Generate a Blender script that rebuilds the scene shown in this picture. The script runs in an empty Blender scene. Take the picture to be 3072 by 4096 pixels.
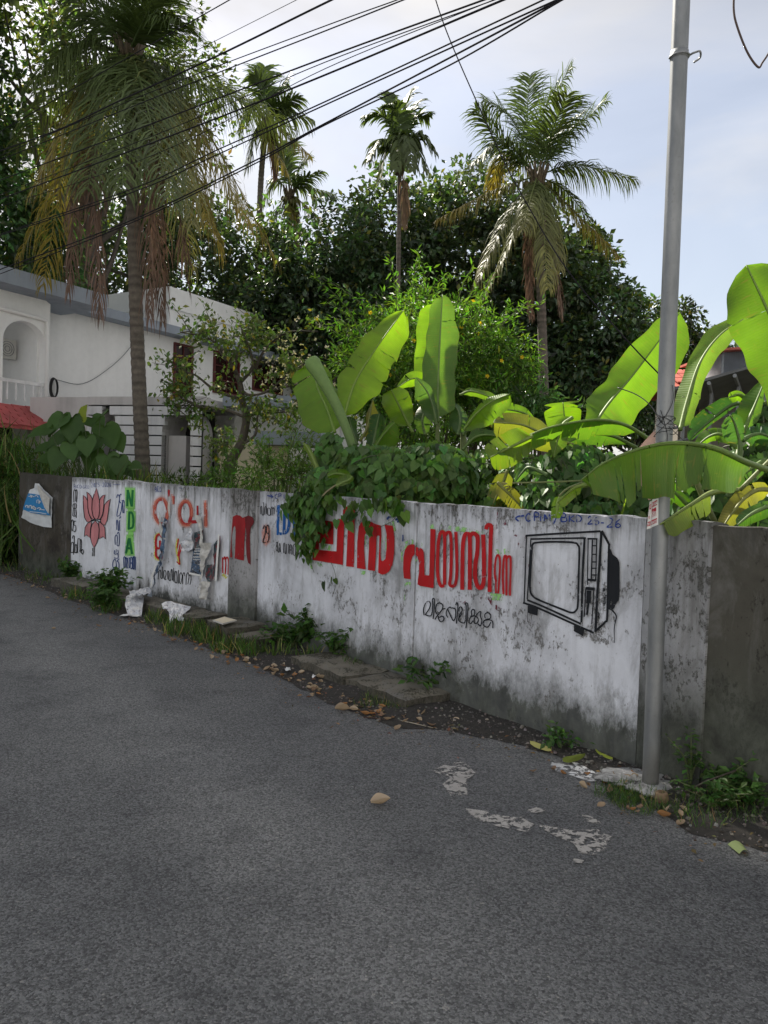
import bpy, bmesh, math, random
import numpy as np
from mathutils import Vector, Matrix, noise as mnoise
random.seed(7); RNG = np.random.default_rng(11)
R = math.radians
scene = bpy.context.scene
col = scene.collection

# ---------------------------------------------------------------- camera
FPX, CX, CY = 3076.0, 1536.0, 2048.0          # focal length and centre, in photo pixels
PITCH, ROLL, EYE = R(-2.0), R(1.9), 1.6
F_ = np.array([0, math.cos(PITCH), math.sin(PITCH)]); R_ = np.array([1.0, 0, 0]); U_ = np.cross(R_, F_)
RR = R_*math.cos(ROLL)+U_*math.sin(ROLL); UU = -R_*math.sin(ROLL)+U_*math.cos(ROLL)
cd = bpy.data.cameras.new('camera'); cam = bpy.data.objects.new('camera', cd); col.objects.link(cam)
cd.sensor_fit = 'HORIZONTAL'; cd.sensor_width = 36.0; cd.lens = FPX/3072*36.0
cd.clip_start = 0.05; cd.clip_end = 3000
cam.matrix_world = Matrix(((RR[0], UU[0], -F_[0], 0), (RR[1], UU[1], -F_[1], 0), (RR[2], UU[2], -F_[2], EYE), (0, 0, 0, 1)))
scene.camera = cam
scene.render.resolution_x, scene.render.resolution_y = 768, 1024

# ---------------------------------------------------------------- light and sky
SUN_AZ, SUN_EL = R(-33), R(46)
scene.view_settings.view_transform = 'Standard'; scene.view_settings.look = 'None'
scene.view_settings.gamma = 1.0; scene.view_settings.use_curve_mapping = False
scene.view_settings.exposure = 1.25
world = bpy.data.worlds.new('World'); scene.world = world; world.use_nodes = True
wn, wl = world.node_tree.nodes, world.node_tree.links
wn.clear()
w_out = wn.new('ShaderNodeOutputWorld'); w_bg = wn.new('ShaderNodeBackground')
sky = wn.new('ShaderNodeTexSky'); sky.sky_type = 'NISHITA'; sky.sun_disc = False
sky.sun_elevation = SUN_EL; sky.sun_rotation = SUN_AZ
sky.air_density = 1.0; sky.dust_density = 1.6; sky.ozone_density = 1.0
tc = wn.new('ShaderNodeTexCoord')
mp = wn.new('ShaderNodeMapping'); mp.inputs['Scale'].default_value = (1.0, 1.0, 2.6); mp.inputs['Location'].default_value = (0.3, 5.2, 1.1)
nz = wn.new('ShaderNodeTexNoise'); nz.inputs['Scale'].default_value = 1.5; nz.inputs['Detail'].default_value = 9; nz.inputs['Roughness'].default_value = 0.52
nz.inputs['Distortion'].default_value = 0.35
cr = wn.new('ShaderNodeMapRange'); cr.inputs['From Min'].default_value = 0.40; cr.inputs['From Max'].default_value = 0.60
cr.inputs['To Min'].default_value = 0.42; cr.inputs['To Max'].default_value = 0.98
mixc = wn.new('ShaderNodeMixRGB'); mixc.inputs['Color2'].default_value = (5.25, 5.12, 5.02, 1)   # thin bright cloud, same units as the sky
nz2 = wn.new('ShaderNodeTexNoise'); nz2.inputs['Scale'].default_value = 2.3; nz2.inputs['Detail'].default_value = 7; nz2.inputs['Distortion'].default_value = 0.6
cr2 = wn.new('ShaderNodeMapRange'); cr2.inputs['From Min'].default_value = 0.3; cr2.inputs['From Max'].default_value = 0.7; cr2.inputs['To Min'].default_value = 0.78; cr2.inputs['To Max'].default_value = 1.16
cmul = wn.new('ShaderNodeVectorMath'); cmul.operation = 'SCALE'; cmul.inputs[0].default_value = (5.25, 5.12, 5.02)      # light and grey folds in the cloud
wl.new(mp.outputs['Vector'], nz2.inputs['Vector']); wl.new(nz2.outputs['Fac'], cr2.inputs['Value']); wl.new(cr2.outputs['Result'], cmul.inputs['Scale']); wl.new(cmul.outputs['Vector'], mixc.inputs['Color2'])
wl.new(tc.outputs['Generated'], mp.inputs['Vector']); wl.new(mp.outputs['Vector'], nz.inputs['Vector'])
wl.new(nz.outputs['Fac'], cr.inputs['Value']); wl.new(cr.outputs['Result'], mixc.inputs['Fac'])
wl.new(sky.outputs['Color'], mixc.inputs['Color1']); wl.new(mixc.outputs['Color'], w_bg.inputs['Color'])
w_bg.inputs['Strength'].default_value = 0.07
wl.new(w_bg.outputs['Background'], w_out.inputs['Surface'])
SUN_DIR = np.array([math.sin(SUN_AZ)*math.cos(SUN_EL), math.cos(SUN_AZ)*math.cos(SUN_EL), math.sin(SUN_EL)])
sl = bpy.data.lights.new('sun', 'SUN'); sl.energy = 5.0; sl.angle = R(2.0); sl.color = (1.0, 0.93, 0.82)
so = bpy.data.objects.new('sun', sl); col.objects.link(so); so.location = (-20, 20, 25)
so.rotation_euler = Vector(-SUN_DIR).to_track_quat('-Z', 'Y').to_euler()

# ---------------------------------------------------------------- helpers
E0 = np.array([0, 0, EYE])
def ray(x, y): return F_ + RR*(x-CX)/FPX - UU*(y-CY)/FPX
def G(x, y, z=0.0):
    d = ray(x, y); return E0 + d*((z-EYE)/d[2])          # photo pixel -> point on level ground
def P(x, y, D):
    d = ray(x, y); return E0 + d*(D/d[1])                # photo pixel -> point at a depth
def PL(x, y, p0, n):
    d = ray(x, y); p0 = np.asarray(p0, float); n = np.asarray(n, float)
    return E0 + d*(np.dot(p0-E0, n)/np.dot(d, n))        # photo pixel -> point on a plane
def unit(v):
    v = np.asarray(v, float); return v/(np.linalg.norm(v)+1e-12)
ORG = {}
def tag(o, label=None, cat=None, group=None, kind=None):
    if label: o['label'] = label
    if cat: o['category'] = cat
    if group: o['group'] = group
    if kind: o['kind'] = kind
    return o
def thing(name, label, cat, loc=(0, 0, 0), group=None):
    o = bpy.data.objects.new(name, None); col.objects.link(o); o.location = [float(c) for c in loc]
    o.empty_display_size = 0.1
    ORG[o.name] = np.array(loc, float)
    return tag(o, label, cat, group)
class MB:
    def __init__(s): s.v = []; s.f = []; s.n = 0; s.c = []; s.uv = []
    def add(s, verts, faces, c=None, uv=None):
        verts = np.asarray(verts, float).reshape(-1, 3); k = len(verts)
        s.v.append(verts)
        for f in faces: s.f.append([i+s.n for i in f])
        s.c.append(np.tile(np.array([1, 1, 1.0]), (k, 1)) if c is None else (np.tile(np.asarray(c, float), (k, 1)) if np.ndim(c) == 1 else np.asarray(c, float)))
        s.uv.append(np.zeros((k, 2)) if uv is None else np.asarray(uv, float))
        s.n += k
    def box(s, c, sx, sy, sz, ax=(1, 0, 0), ay=(0, 1, 0), az=(0, 0, 1), col=None):
        c = np.asarray(c, float); ax, ay, az = (np.asarray(a, float) for a in (ax, ay, az))
        v = [c+ax*sx*i/2+ay*sy*j/2+az*sz*k/2 for i in (-1, 1) for j in (-1, 1) for k in (-1, 1)]
        s.add(v, [(0, 1, 3, 2), (4, 6, 7, 5), (0, 4, 5, 1), (2, 3, 7, 6), (0, 2, 6, 4), (1, 5, 7, 3)], col)
    def tube(s, pts, rad, sides=8, col=None, caps=True):
        pts = np.asarray(pts, float); n = len(pts); rad = np.broadcast_to(np.asarray(rad, float), (n,))
        t = np.gradient(pts, axis=0); up = np.array([0, 0, 1.0])
        if abs(unit(t[0])[2]) > .9: up = np.array([1.0, 0, 0])
        vs = []; cs = []
        a = unit(np.cross(t[0], up))
        for i in range(n):
            ti = unit(t[i]); a = unit(a - ti*np.dot(a, ti)); b = np.cross(ti, a)
            for k in range(sides):
                th = 2*math.pi*k/sides; vs.append(pts[i]+rad[i]*(a*math.cos(th)+b*math.sin(th)))
        fs = [(i*sides+k, i*sides+(k+1) % sides, (i+1)*sides+(k+1) % sides, (i+1)*sides+k) for i in range(n-1) for k in range(sides)]
        if caps: fs += [tuple(range(sides))[::-1], tuple((n-1)*sides+k for k in range(sides))]
        if col is not None and np.ndim(col) == 2: col = np.repeat(np.asarray(col), sides, axis=0)
        s.add(vs, fs, col)
    def grid(s, pts, c=None, uv=None):
        pts = np.asarray(pts, float); n, m = pts.shape[:2]
        fs = [(i*m+j, i*m+j+1, (i+1)*m+j+1, (i+1)*m+j) for i in range(n-1) for j in range(m-1)]
        s.add(pts.reshape(-1, 3), fs, None if c is None else (np.asarray(c).reshape(-1, 3) if np.ndim(c) == 3 else c), None if uv is None else np.asarray(uv).reshape(-1, 2))
    def obj(s, name, mat, parent=None, smooth=False, label=None, kind=None):
        v = np.concatenate(s.v) if s.v else np.zeros((0, 3))
        return mesh_obj(name, v, s.f, mat, parent, np.concatenate(s.c), np.concatenate(s.uv), smooth, label, kind)
def mesh_obj(name, v, faces, mat, parent=None, colr=None, uv=None, smooth=False, label=None, kind=None, origin=None):
    me = bpy.data.meshes.new(name)
    org = ORG[parent.name] if parent is not None else (np.zeros(3) if origin is None else np.asarray(origin, float))
    v = np.asarray(v, float)-org
    if isinstance(faces, np.ndarray):
        k = faces.shape[1]; nf = len(faces); tot = faces.ravel(); starts = np.arange(nf)*k; totals = np.full(nf, k)
    else:
        tot = np.array([i for f in faces for i in f], dtype=np.int32); totals = np.array([len(f) for f in faces], dtype=np.int32)
        starts = np.concatenate([[0], np.cumsum(totals)[:-1]]) if len(totals) else totals; nf = len(faces)
    me.vertices.add(len(v)); me.vertices.foreach_set('co', v.ravel().astype(np.float32))
    me.loops.add(len(tot)); me.loops.foreach_set('vertex_index', tot.astype(np.int32))
    me.polygons.add(nf); me.polygons.foreach_set('loop_start', starts.astype(np.int32)); me.polygons.foreach_set('loop_total', totals.astype(np.int32))
    me.polygons.foreach_set('use_smooth', np.full(nf, bool(smooth)))
    me.update(calc_edges=True)
    if colr is not None and len(colr):
        a = me.attributes.new('Col', 'FLOAT_COLOR', 'POINT'); a.data.foreach_set('color', np.concatenate([colr, np.ones((len(colr), 1))], axis=1).ravel().astype(np.float32))
    if uv is not None and len(uv):
        l = me.uv_layers.new(name='UVMap'); l.data.foreach_set('uv', np.asarray(uv)[tot].ravel().astype(np.float32))
    me.validate()
    if mat is not None: me.materials.append(mat)
    o = bpy.data.objects.new(name, me); col.objects.link(o)
    if parent is not None:
        o.parent = parent; ORG[o.name] = org
    else:
        o.location = [float(c) for c in org]; ORG[o.name] = org
    if label: o['label'] = label
    if kind: o['kind'] = kind
    return o
def catmull(pts, n=8, closed=False):
    p = [np.asarray(q, float) for q in pts]
    if len(p) < 3 and not closed: 
        return np.array([p[0]+(p[-1]-p[0])*t for t in np.linspace(0, 1, n)])
    if closed: q = [p[-1]]+p+[p[0], p[1]]
    else: q = [2*p[0]-p[1]]+p+[2*p[-1]-p[-2]]
    out = []
    for i in range(1, len(q)-2):
        for t in np.linspace(0, 1, n, endpoint=False):
            a, b, c, d = q[i-1:i+3]
            out.append(.5*((2*b)+(c-a)*t+(2*a-5*b+4*c-d)*t*t+(3*b-a-3*c+d)*t**3))
    if not closed: out.append(p[-1])
    return np.array(out)

# ---- many small leaves in one mesh
L_BROAD = (np.array([[0, 0, 0], [.5, 0, -.02], [1, 0, -.06], [.45, .27, .07], [.45, -.27, .07]]), [(0, 1, 3), (1, 2, 3), (0, 4, 1), (1, 4, 2)])
L_LANCE = (np.array([[0, 0, 0], [.45, .13, .03], [1, 0, -.08], [.45, -.13, .03]]), [(0, 3, 2), (0, 2, 1)])
L_HEART = (np.array([[0, 0, 0], [.45, 0, -.03], [1, 0, -.1], [-.14, .2, .05], [.12, .42, .08], [.55, .3, .04], [-.14, -.2, .05], [.12, -.42, .08], [.55, -.3, .04]]),
           [(0, 1, 4), (0, 4, 3), (1, 5, 4), (1, 2, 5), (0, 7, 1), (0, 6, 7), (1, 7, 8), (1, 8, 2)])
L_BLADE = (np.array([[0, .02, 0], [0, -.02, 0], [.4, .022, .06], [.4, -.022, .06], [.75, .014, .02], [.75, -.014, .02], [1, 0, -.12]]), [(0, 1, 3), (0, 3, 2), (2, 3, 5), (2, 5, 4), (4, 5, 6)])
def leaf_arrays(tpl, pos, ax, nrm, size, colr):
    tv, tf = tpl; tv = np.asarray(tv); n = len(pos)
    ax = ax/np.linalg.norm(ax, axis=1, keepdims=True)
    nrm = nrm-ax*np.sum(nrm*ax, axis=1, keepdims=True); nrm = nrm/(np.linalg.norm(nrm, axis=1, keepdims=True)+1e-9)
    sd = np.cross(nrm, ax)
    v = pos[:, None, :]+size[:, None, None]*(tv[None, :, 0:1]*ax[:, None, :]+tv[None, :, 1:2]*sd[:, None, :]+tv[None, :, 2:3]*nrm[:, None, :])
    k = len(tv); f = (np.asarray(tf)[None, :, :]+(np.arange(n)*k)[:, None, None]).reshape(-1, 3)
    return v.reshape(-1, 3), f, np.repeat(colr, k, axis=0)
def leaf_obj(name, parts, mat, parent=None, label=None, kind=None, origin=None):
    vs, fs, cs, n = [], [], [], 0
    for v, f, c in parts:
        vs.append(v); fs.append(f+n); cs.append(c); n += len(v)
    return mesh_obj(name, np.concatenate(vs), np.concatenate(fs), mat, parent, np.concatenate(cs), None, False, label, kind, origin)
def rdir(n): 
    v = RNG.normal(size=(n, 3)); return v/np.linalg.norm(v, axis=1, keepdims=True)
def vary(c, n, amt=.25, hue=.12):
    c = np.asarray(c, float); b = 1+amt*RNG.normal(size=(n, 1)); h = 1+hue*RNG.normal(size=(n, 3))
    return np.clip(c*np.clip(b, .35, 2)*np.clip(h, .6, 1.5), 0.002, .95)

# ---------------------------------------------------------------- materials
def new_mat(name):
    m = bpy.data.materials.new(name); m.use_nodes = True; nt = m.node_tree; nt.nodes.clear()
    out = nt.nodes.new('ShaderNodeOutputMaterial'); return m, nt, out
class NT:
    def __init__(s, nt): s.t = nt
    def n(s, typ, **kw):
        nd = s.t.nodes.new(typ)
        for k, v in kw.items():
            if k.startswith('_'): setattr(nd, k[1:], v)
            else: s.set(nd, k, v)
        return nd
    def set(s, nd, k, v):
        k = k.replace('__', ' ')
        key = int(k[1:]) if (k[0] == 'i' and k[1:].isdigit()) else k
        if hasattr(v, 'node') or hasattr(v, 'links'): s.t.links.new(v, nd.inputs[key])
        else: nd.inputs[key].default_value = v
    def noise(s, vec, scale, detail=5, rough=.55, dist=0.0):
        return s.n('ShaderNodeTexNoise', Vector=vec, Scale=scale, Detail=detail, Roughness=rough, Distortion=dist).outputs['Fac']
    def mapv(s, vec, scale=(1, 1, 1), loc=(0, 0, 0), rot=(0, 0, 0)):
        return s.n('ShaderNodeMapping', Vector=vec, Scale=scale, Location=loc, Rotation=rot).outputs['Vector']
    def ramp(s, val, a, b, lo=0.0, hi=1.0):
        nd = s.n('ShaderNodeMapRange', Value=val); nd.inputs[1].default_value = a; nd.inputs[2].default_value = b; nd.inputs[3].default_value = lo; nd.inputs[4].default_value = hi
        return nd.outputs[0]
    def math(s, op, a, b=0.0, clamp=False):
        nd = s.t.nodes.new('ShaderNodeMath'); nd.operation = op; nd.use_clamp = clamp
        s.set(nd, 'i0', a); s.set(nd, 'i1', b); return nd.outputs[0]
    def mix(s, fac, a, b, mode='MIX'):
        nd = s.t.nodes.new('ShaderNodeMixRGB'); nd.blend_type = mode
        s.set(nd, 'Fac', fac); s.set(nd, 'Color1', a if not isinstance(a, tuple) else (*a[:3], 1)); s.set(nd, 'Color2', b if not isinstance(b, tuple) else (*b[:3], 1)); return nd.outputs[0]
    def bump(s, h, strength=.3, dist=.01):
        return s.n('ShaderNodeBump', Height=h, Strength=strength, Distance=dist).outputs['Normal']
    def pos(s): return s.n('ShaderNodeNewGeometry').outputs['Position']
    def obj(s): return s.n('ShaderNodeTexCoord').outputs['Object']
    def uv(s): return s.n('ShaderNodeTexCoord').outputs['UV']
    def col(s): 
        a = s.n('ShaderNodeAttribute'); a.attribute_name = 'Col'; return a.outputs['Color']
    def sep(s, v): return s.n('ShaderNodeSeparateXYZ', Vector=v).outputs
def simple(name, c, rough=.6, metal=0.0, var=.12, scale=6.0, bump=0.0, bscale=60.0, spec=.4):
    m, nt, out = new_mat(name); t = NT(nt); p = t.pos()
    f = t.noise(p, scale, 6); cc = t.mix(t.ramp(f, .3, .7), tuple(x*(1-var) for x in c), tuple(min(1, x*(1+var)) for x in c))
    b = t.n('ShaderNodeBsdfPrincipled', Roughness=rough, Metallic=metal); t.set(b, 'Base Color', cc); t.set(b, 'Specular IOR Level', spec)
    if bump: t.set(b, 'Normal', t.bump(t.noise(p, bscale, 4), bump, .01))
    nt.links.new(b.outputs[0], out.inputs['Surface']); return m
def foliage(name, trans=.4, rough=.5, tcol=(1.25, 1.35, .45), spec=.35, veins=False):
    """leaf: reflects its own colour, lets light through in a yellower tone"""
    m, nt, out = new_mat(name); t = NT(nt); c = t.col(); p = t.pos()
    c = t.mix(t.ramp(t.noise(p, 9.0, 3), .3, .7, 0, .35), c, t.mix(1.0, c, (.55, .62, .5), 'MULTIPLY'))
    nrm = None
    if veins:
        u = t.sep(t.uv())
        w = t.math('SINE', t.math('MULTIPLY', u[0], 330.0)); w2 = t.math('SINE', t.math('MULTIPLY', u[0], 61.0))
        c = t.mix(t.ramp(w, -.2, 1, 0, .16), c, t.mix(1.0, c, (.6, .72, .5), 'MULTIPLY'))
        c = t.mix(t.ramp(w2, .0, 1, 0, .13), c, t.mix(1.0, c, (1.35, 1.3, 1.1), 'MULTIPLY'))
        blot = t.noise(t.mapv(t.uv(), (3, 2, 1)), 4.0, 5); c = t.mix(t.ramp(blot, .6, .78, 0, .45), c, (.26, .24, .05))
        va = t.math('ABSOLUTE', u[1]); en = t.noise(t.mapv(t.uv(), (9, 1, 1)), 3.0, 4)
        c = t.mix(t.ramp(t.math('ADD', va, t.math('MULTIPLY', t.math('SUBTRACT', en, .5), .5)), 1.0, 1.12), c, (.20, .12, .05))
        c = t.mix(t.math('MULTIPLY', t.ramp(t.noise(t.mapv(t.uv(), (40, 1.5, 1)), 1.0, 3), .60, .70), .55), c, (.23, .19, .05))
        nrm = t.bump(t.math('ADD', w, t.math('MULTIPLY', w2, .8)), .16, .004)
    b = t.n('ShaderNodeBsdfPrincipled', Roughness=rough); t.set(b, 'Base Color', c); t.set(b, 'Specular IOR Level', spec)
    if nrm is not None: t.set(b, 'Normal', nrm)
    tl = t.n('ShaderNodeBsdfTranslucent'); t.set(tl, 'Color', t.mix(1.0, c, tcol, 'MULTIPLY'))
    mx = t.n('ShaderNodeMixShader', Fac=trans); nt.links.new(b.outputs[0], mx.inputs[1]); nt.links.new(tl.outputs[0], mx.inputs[2])
    nt.links.new(mx.outputs[0], out.inputs['Surface']); return m
def colmat(name, rough=.7, scale=12.0, var=.3, bump=.3, bscale=40.0, metal=0.0):
    """takes the part's own colour from the mesh, with grain and wear"""
    m, nt, out = new_mat(name); t = NT(nt); c = t.col(); p = t.pos()
    f = t.ramp(t.noise(p, scale, 7, .6), .3, .72)
    c = t.mix(f, t.mix(1.0, c, (1-var,)*3, 'MULTIPLY'), c)
    b = t.n('ShaderNodeBsdfPrincipled', Roughness=rough, Metallic=metal); t.set(b, 'Base Color', c)
    t.set(b, 'Normal', t.bump(t.noise(p, bscale, 5), bump, .01)); nt.links.new(b.outputs[0], out.inputs['Surface']); return m
M = {}
M['leaf'] = foliage('leaf', .42)
M['leaf_dark'] = foliage('leaf_dark', .36, .42, spec=.6)
M['palm'] = foliage('palm_leaf', .30, .45, (1.2, 1.2, .5))
M['dry_frond'] = foliage('dry_frond', .15, .8, (1.1, 1.0, .8), .1)
M['banana'] = foliage('banana_leaf', .55, .38, (1.1, 1.22, .32), .45, True)
M['grass'] = foliage('grass_blade', .4, .6)
M['dry_leaf'] = foliage('dry_leaf', .2, .75, (1.1, .9, .6), .2)
M['bark'] = colmat('bark', .85, 14, .45, .6, 30)
M['stem'] = colmat('stem', .55, 20, .25, .15, 60)
M['flat'] = colmat('coloured', .65, 5, .12, .08, 80)
# ---------------------------------------------------------------- road and ground
def road_mat():
    m, nt, out = new_mat('asphalt'); t = NT(nt); p = t.pos()
    vor = t.n('ShaderNodeTexVoronoi', Vector=p, Scale=120.0); vor.feature = 'F1'
    cell = t.n('ShaderNodeSeparateColor', Color=vor.outputs['Color']).outputs[0]
    fine = t.noise(p, 210, 3, .7); mid = t.noise(p, 70, 5, .7); big = t.noise(p, .55, 5, .6, .4); patch = t.noise(p, 2.4, 5, .6)
    v = t.ramp(cell, 0, 1, .065, .24)
    c = t.n('ShaderNodeCombineColor', Red=v, Green=t.math('MULTIPLY', v, 1.035), Blue=t.math('MULTIPLY', v, 1.06)).outputs[0]
    c = t.mix(t.ramp(fine, .38, .7, 0, .75), c, (.045, .046, .05))
    c = t.mix(t.ramp(cell, .988, .998), c, (.24, .235, .225))              # pale chips
    c = t.mix(t.ramp(big, .35, .65, 0, .5), c, t.mix(1.0, c, (1.6, 1.57, 1.5), 'MULTIPLY'))
    c = t.mix(t.ramp(patch, .50, .70, 0, .65), c, t.mix(1.0, c, (.62, .62, .64), 'MULTIPLY'))
    c = t.mix(t.ramp(mid, .53, .70, 0, .5), c, (.022, .022, .025))
    xy = t.sep(p); tr_ = t.math('ADD', t.math('MULTIPLY', xy[0], .82), t.math('MULTIPLY', xy[1], .57)); tr_ = t.math('ADD', tr_, t.math('MULTIPLY', big, 1.2)); wv_ = t.math('SINE', t.math('MULTIPLY', tr_, 3.6)); c = t.mix(t.ramp(wv_, -.2, 1.0, 0, .5), c, t.mix(1.0, c, (1.5, 1.49, 1.46), 'MULTIPLY'))
    oil = t.noise(t.mapv(p, (1, 1, 1), loc=(7, 3, 0)), 1.1, 6, .62, .8); c = t.mix(t.ramp(oil, .60, .72, 0, .5), c, t.mix(1.0, c, (.5, .5, .52), 'MULTIPLY'))
    b = t.n('ShaderNodeBsdfPrincipled', Roughness=.82); t.set(b, 'Base Color', c); t.set(b, 'Specular IOR Level', .35)
    h = t.math('ADD', t.math('MULTIPLY', t.math('SUBTRACT', 1.0, vor.outputs['Distance']), .8), t.math('ADD', mid, t.math('MULTIPLY', fine, .5)))
    t.set(b, 'Normal', t.bump(h, .85, .012)); nt.links.new(b.outputs[0], out.inputs['Surface']); return m
def soil_mat(name, c1, c2, scale=9.0):
    m, nt, out = new_mat(name); t = NT(nt); p = t.pos()
    f = t.noise(p, scale, 8, .65); g = t.noise(p, scale*9, 4, .7)
    c = t.mix(t.ramp(f, .35, .65), c1, c2); c = t.mix(t.ramp(g, .5, .7, 0, .6), c, tuple(x*2.2 for x in c1))
    b = t.n('ShaderNodeBsdfPrincipled', Roughness=.95); t.set(b, 'Base Color', c); t.set(b, 'Normal', t.bump(t.math('ADD', f, g), .8, .03))
    nt.links.new(b.outputs[0], out.inputs['Surface']); return m
M['road'] = road_mat()
M['soil'] = soil_mat('soil', (.055, .045, .032), (.03, .045, .018))
M['grit'] = soil_mat('roadside_grit', (.032, .03, .028), (.062, .056, .048), 30)
# ---- plan of the wall (x, y on the ground)
WA, WB, WC, WD = (P(x, y, d)[:2] for x, y, d in [(100, 2268, 12.35), (282, 2300, 11.35), (925, 2450, 8.32), (1020, 2490, 8.0)])
WE, WF = np.array([1.50, 4.40]), np.array([1.735, 4.075])
SEG = [(WA, WB, 'L'), (WB, WC, 'AB'), (WC, WD, 'P'), (WD, WE, 'CD'), (WE, WF, 'E')]
def seg_n(a, b):
    d = unit(b-a); return np.array([d[1], -d[0]])     # towards the road
def ztop(u):                                                                   # top edge, metres, along the wall
    return np.interp(u, [0, 1.45, 5.75, 6.2, 10.8, 11.2], [1.60, 1.567, 1.497, 1.49, 1.46, 1.455])
U0 = {}; acc = 0.0
for a, b, k in SEG: U0[k] = acc; acc += np.linalg.norm(b-a)
def seg_hit(px, py, k):
    a, b = next((a, b) for a, b, kk in SEG if kk == k); n = seg_n(a, b)
    p = PL(px, py, (a[0], a[1], 0), (n[0], n[1], 0)); u = np.dot(p[:2]-a, unit(b-a)); return p, u, np.linalg.norm(b-a), n
pu0, pu1 = seg_hit(492, 2150, 'AB')[1], seg_hit(559, 2150, 'AB')[1]
PIL = [('AB', pu0, pu1, .035), ('P', 0.0, 9.0, .03), ('E', .0, 9.0, .0)]      # strips standing proud of the face
def W(px, py, off=.004):
    """photo pixel -> point on the road face of the wall"""
    best = None
    for k in ('L', 'AB', 'P', 'CD', 'E'):
        p, u, ln, n = seg_hit(px, py, k)
        if (u >= -1e-6 and u <= ln+1e-6) or (k == 'L' and u < 0) or (k == 'E' and u > ln):
            best = (p, u, n, k); break
    if best is None: best = (*[seg_hit(px, py, 'CD')[i] for i in (0, 1, 3)], 'CD')
    p, u, n, k = best; o = off
    for kk, a, b, d in PIL:
        if kk == k and a-.012 <= u <= b+.012: o += d
    return p+np.array([n[0], n[1], 0])*o
# verge between road edge and wall, then road and plot
EDGE = [G(x, y) for x, y in [(-700, 2215), (-250, 2255), (0, 2296), (200, 2368), (330, 2418), (600, 2508), (820, 2590), (1000, 2655), (1300, 2800), (1560, 2905), (1800, 2925), (2150, 3005), (2400, 3100), (2600, 3235), (2900, 3370), (3300, 3430), (4200, 3560)]]
mb = MB(); mb.add([(-400, -400, 0), (400, -400, 0), (400, 600, 0), (-400, 600, 0)], [(0, 1, 2, 3)])
road = mb.obj('road', M['road']); tag(road, kind='structure')
def resample(pts, step):
    pts = np.asarray(pts, float); d = np.concatenate([[0], np.cumsum(np.linalg.norm(np.diff(pts, axis=0), axis=1))])
    s = np.arange(0, d[-1], step); return np.stack([np.interp(s, d, pts[:, i]) for i in range(pts.shape[1])], axis=1)
ed = resample(catmull(EDGE, 10), .06)
BASE = [np.array([*q, 0]) for q in [(-30, 24), (-12, 16.2), WA, WB, WC, WD, WE, WF, (3.2, 2.6), (7.0, -.4)]]
bs = resample(BASE, .05); rows = []
for i, e in enumerate(ed):
    j = int(np.clip(np.argmin(np.linalg.norm(bs-e, axis=1)), 0, len(bs)-1)); q = bs[j]
    e2 = e + unit(e-q)*(.05*mnoise.noise((e[0]*4, e[1]*4, 1.0))+.03*mnoise.noise((e[0]*14, e[1]*14, 3.0)))
    r = []
    for k, s in enumerate(np.linspace(0, 1, 7)):
        pt = e2*(1-s)+(q+unit(q-e)*.06)*s; h = .004+.045*min(1, s*2.5)*(.6+.6*mnoise.noise((pt[0]*3, pt[1]*3, 7.0)))*(1 if k else 0)
        r.append((pt[0], pt[1], max(.004, h)))
    rows.append(r)
rows_v = rows; mb = MB(); mb.grid(rows); tag(mb.obj('verge', M['grit'], smooth=True), kind='structure')
# raised plot behind the wall
back = [(-120, 60), (-30, 24.3), (-12, 16.5), (WA[0]+.05, WA[1]+.12), (WB[0]+.1, WB[1]+.12), (WC[0]+.12, WC[1]+.1), (WD[0]+.14, WD[1]+.08), (WE[0]+.16, WE[1]+.08), (WF[0]+.15, WF[1]+.1), (3.4, 2.8), (7.2, -.2), (60, -40)]
mb = MB()
g = []
for x, y in back:
    d = unit(np.array([.45, 1.0])); r = []
    for s in (0, .5, 1.2, 2.5, 5, 10, 20, 40, 90, 300):
        q = np.array([x, y])+d*s; z = .70+.35*min(1, s/8)+.08*mnoise.noise((q[0]*.6, q[1]*.6, 2)); r.append((q[0], q[1], z if s < 45 else .9))
    g.append(r)
mb.grid(g); tag(mb.obj('ground', M['soil'], smooth=True), kind='structure')
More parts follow.
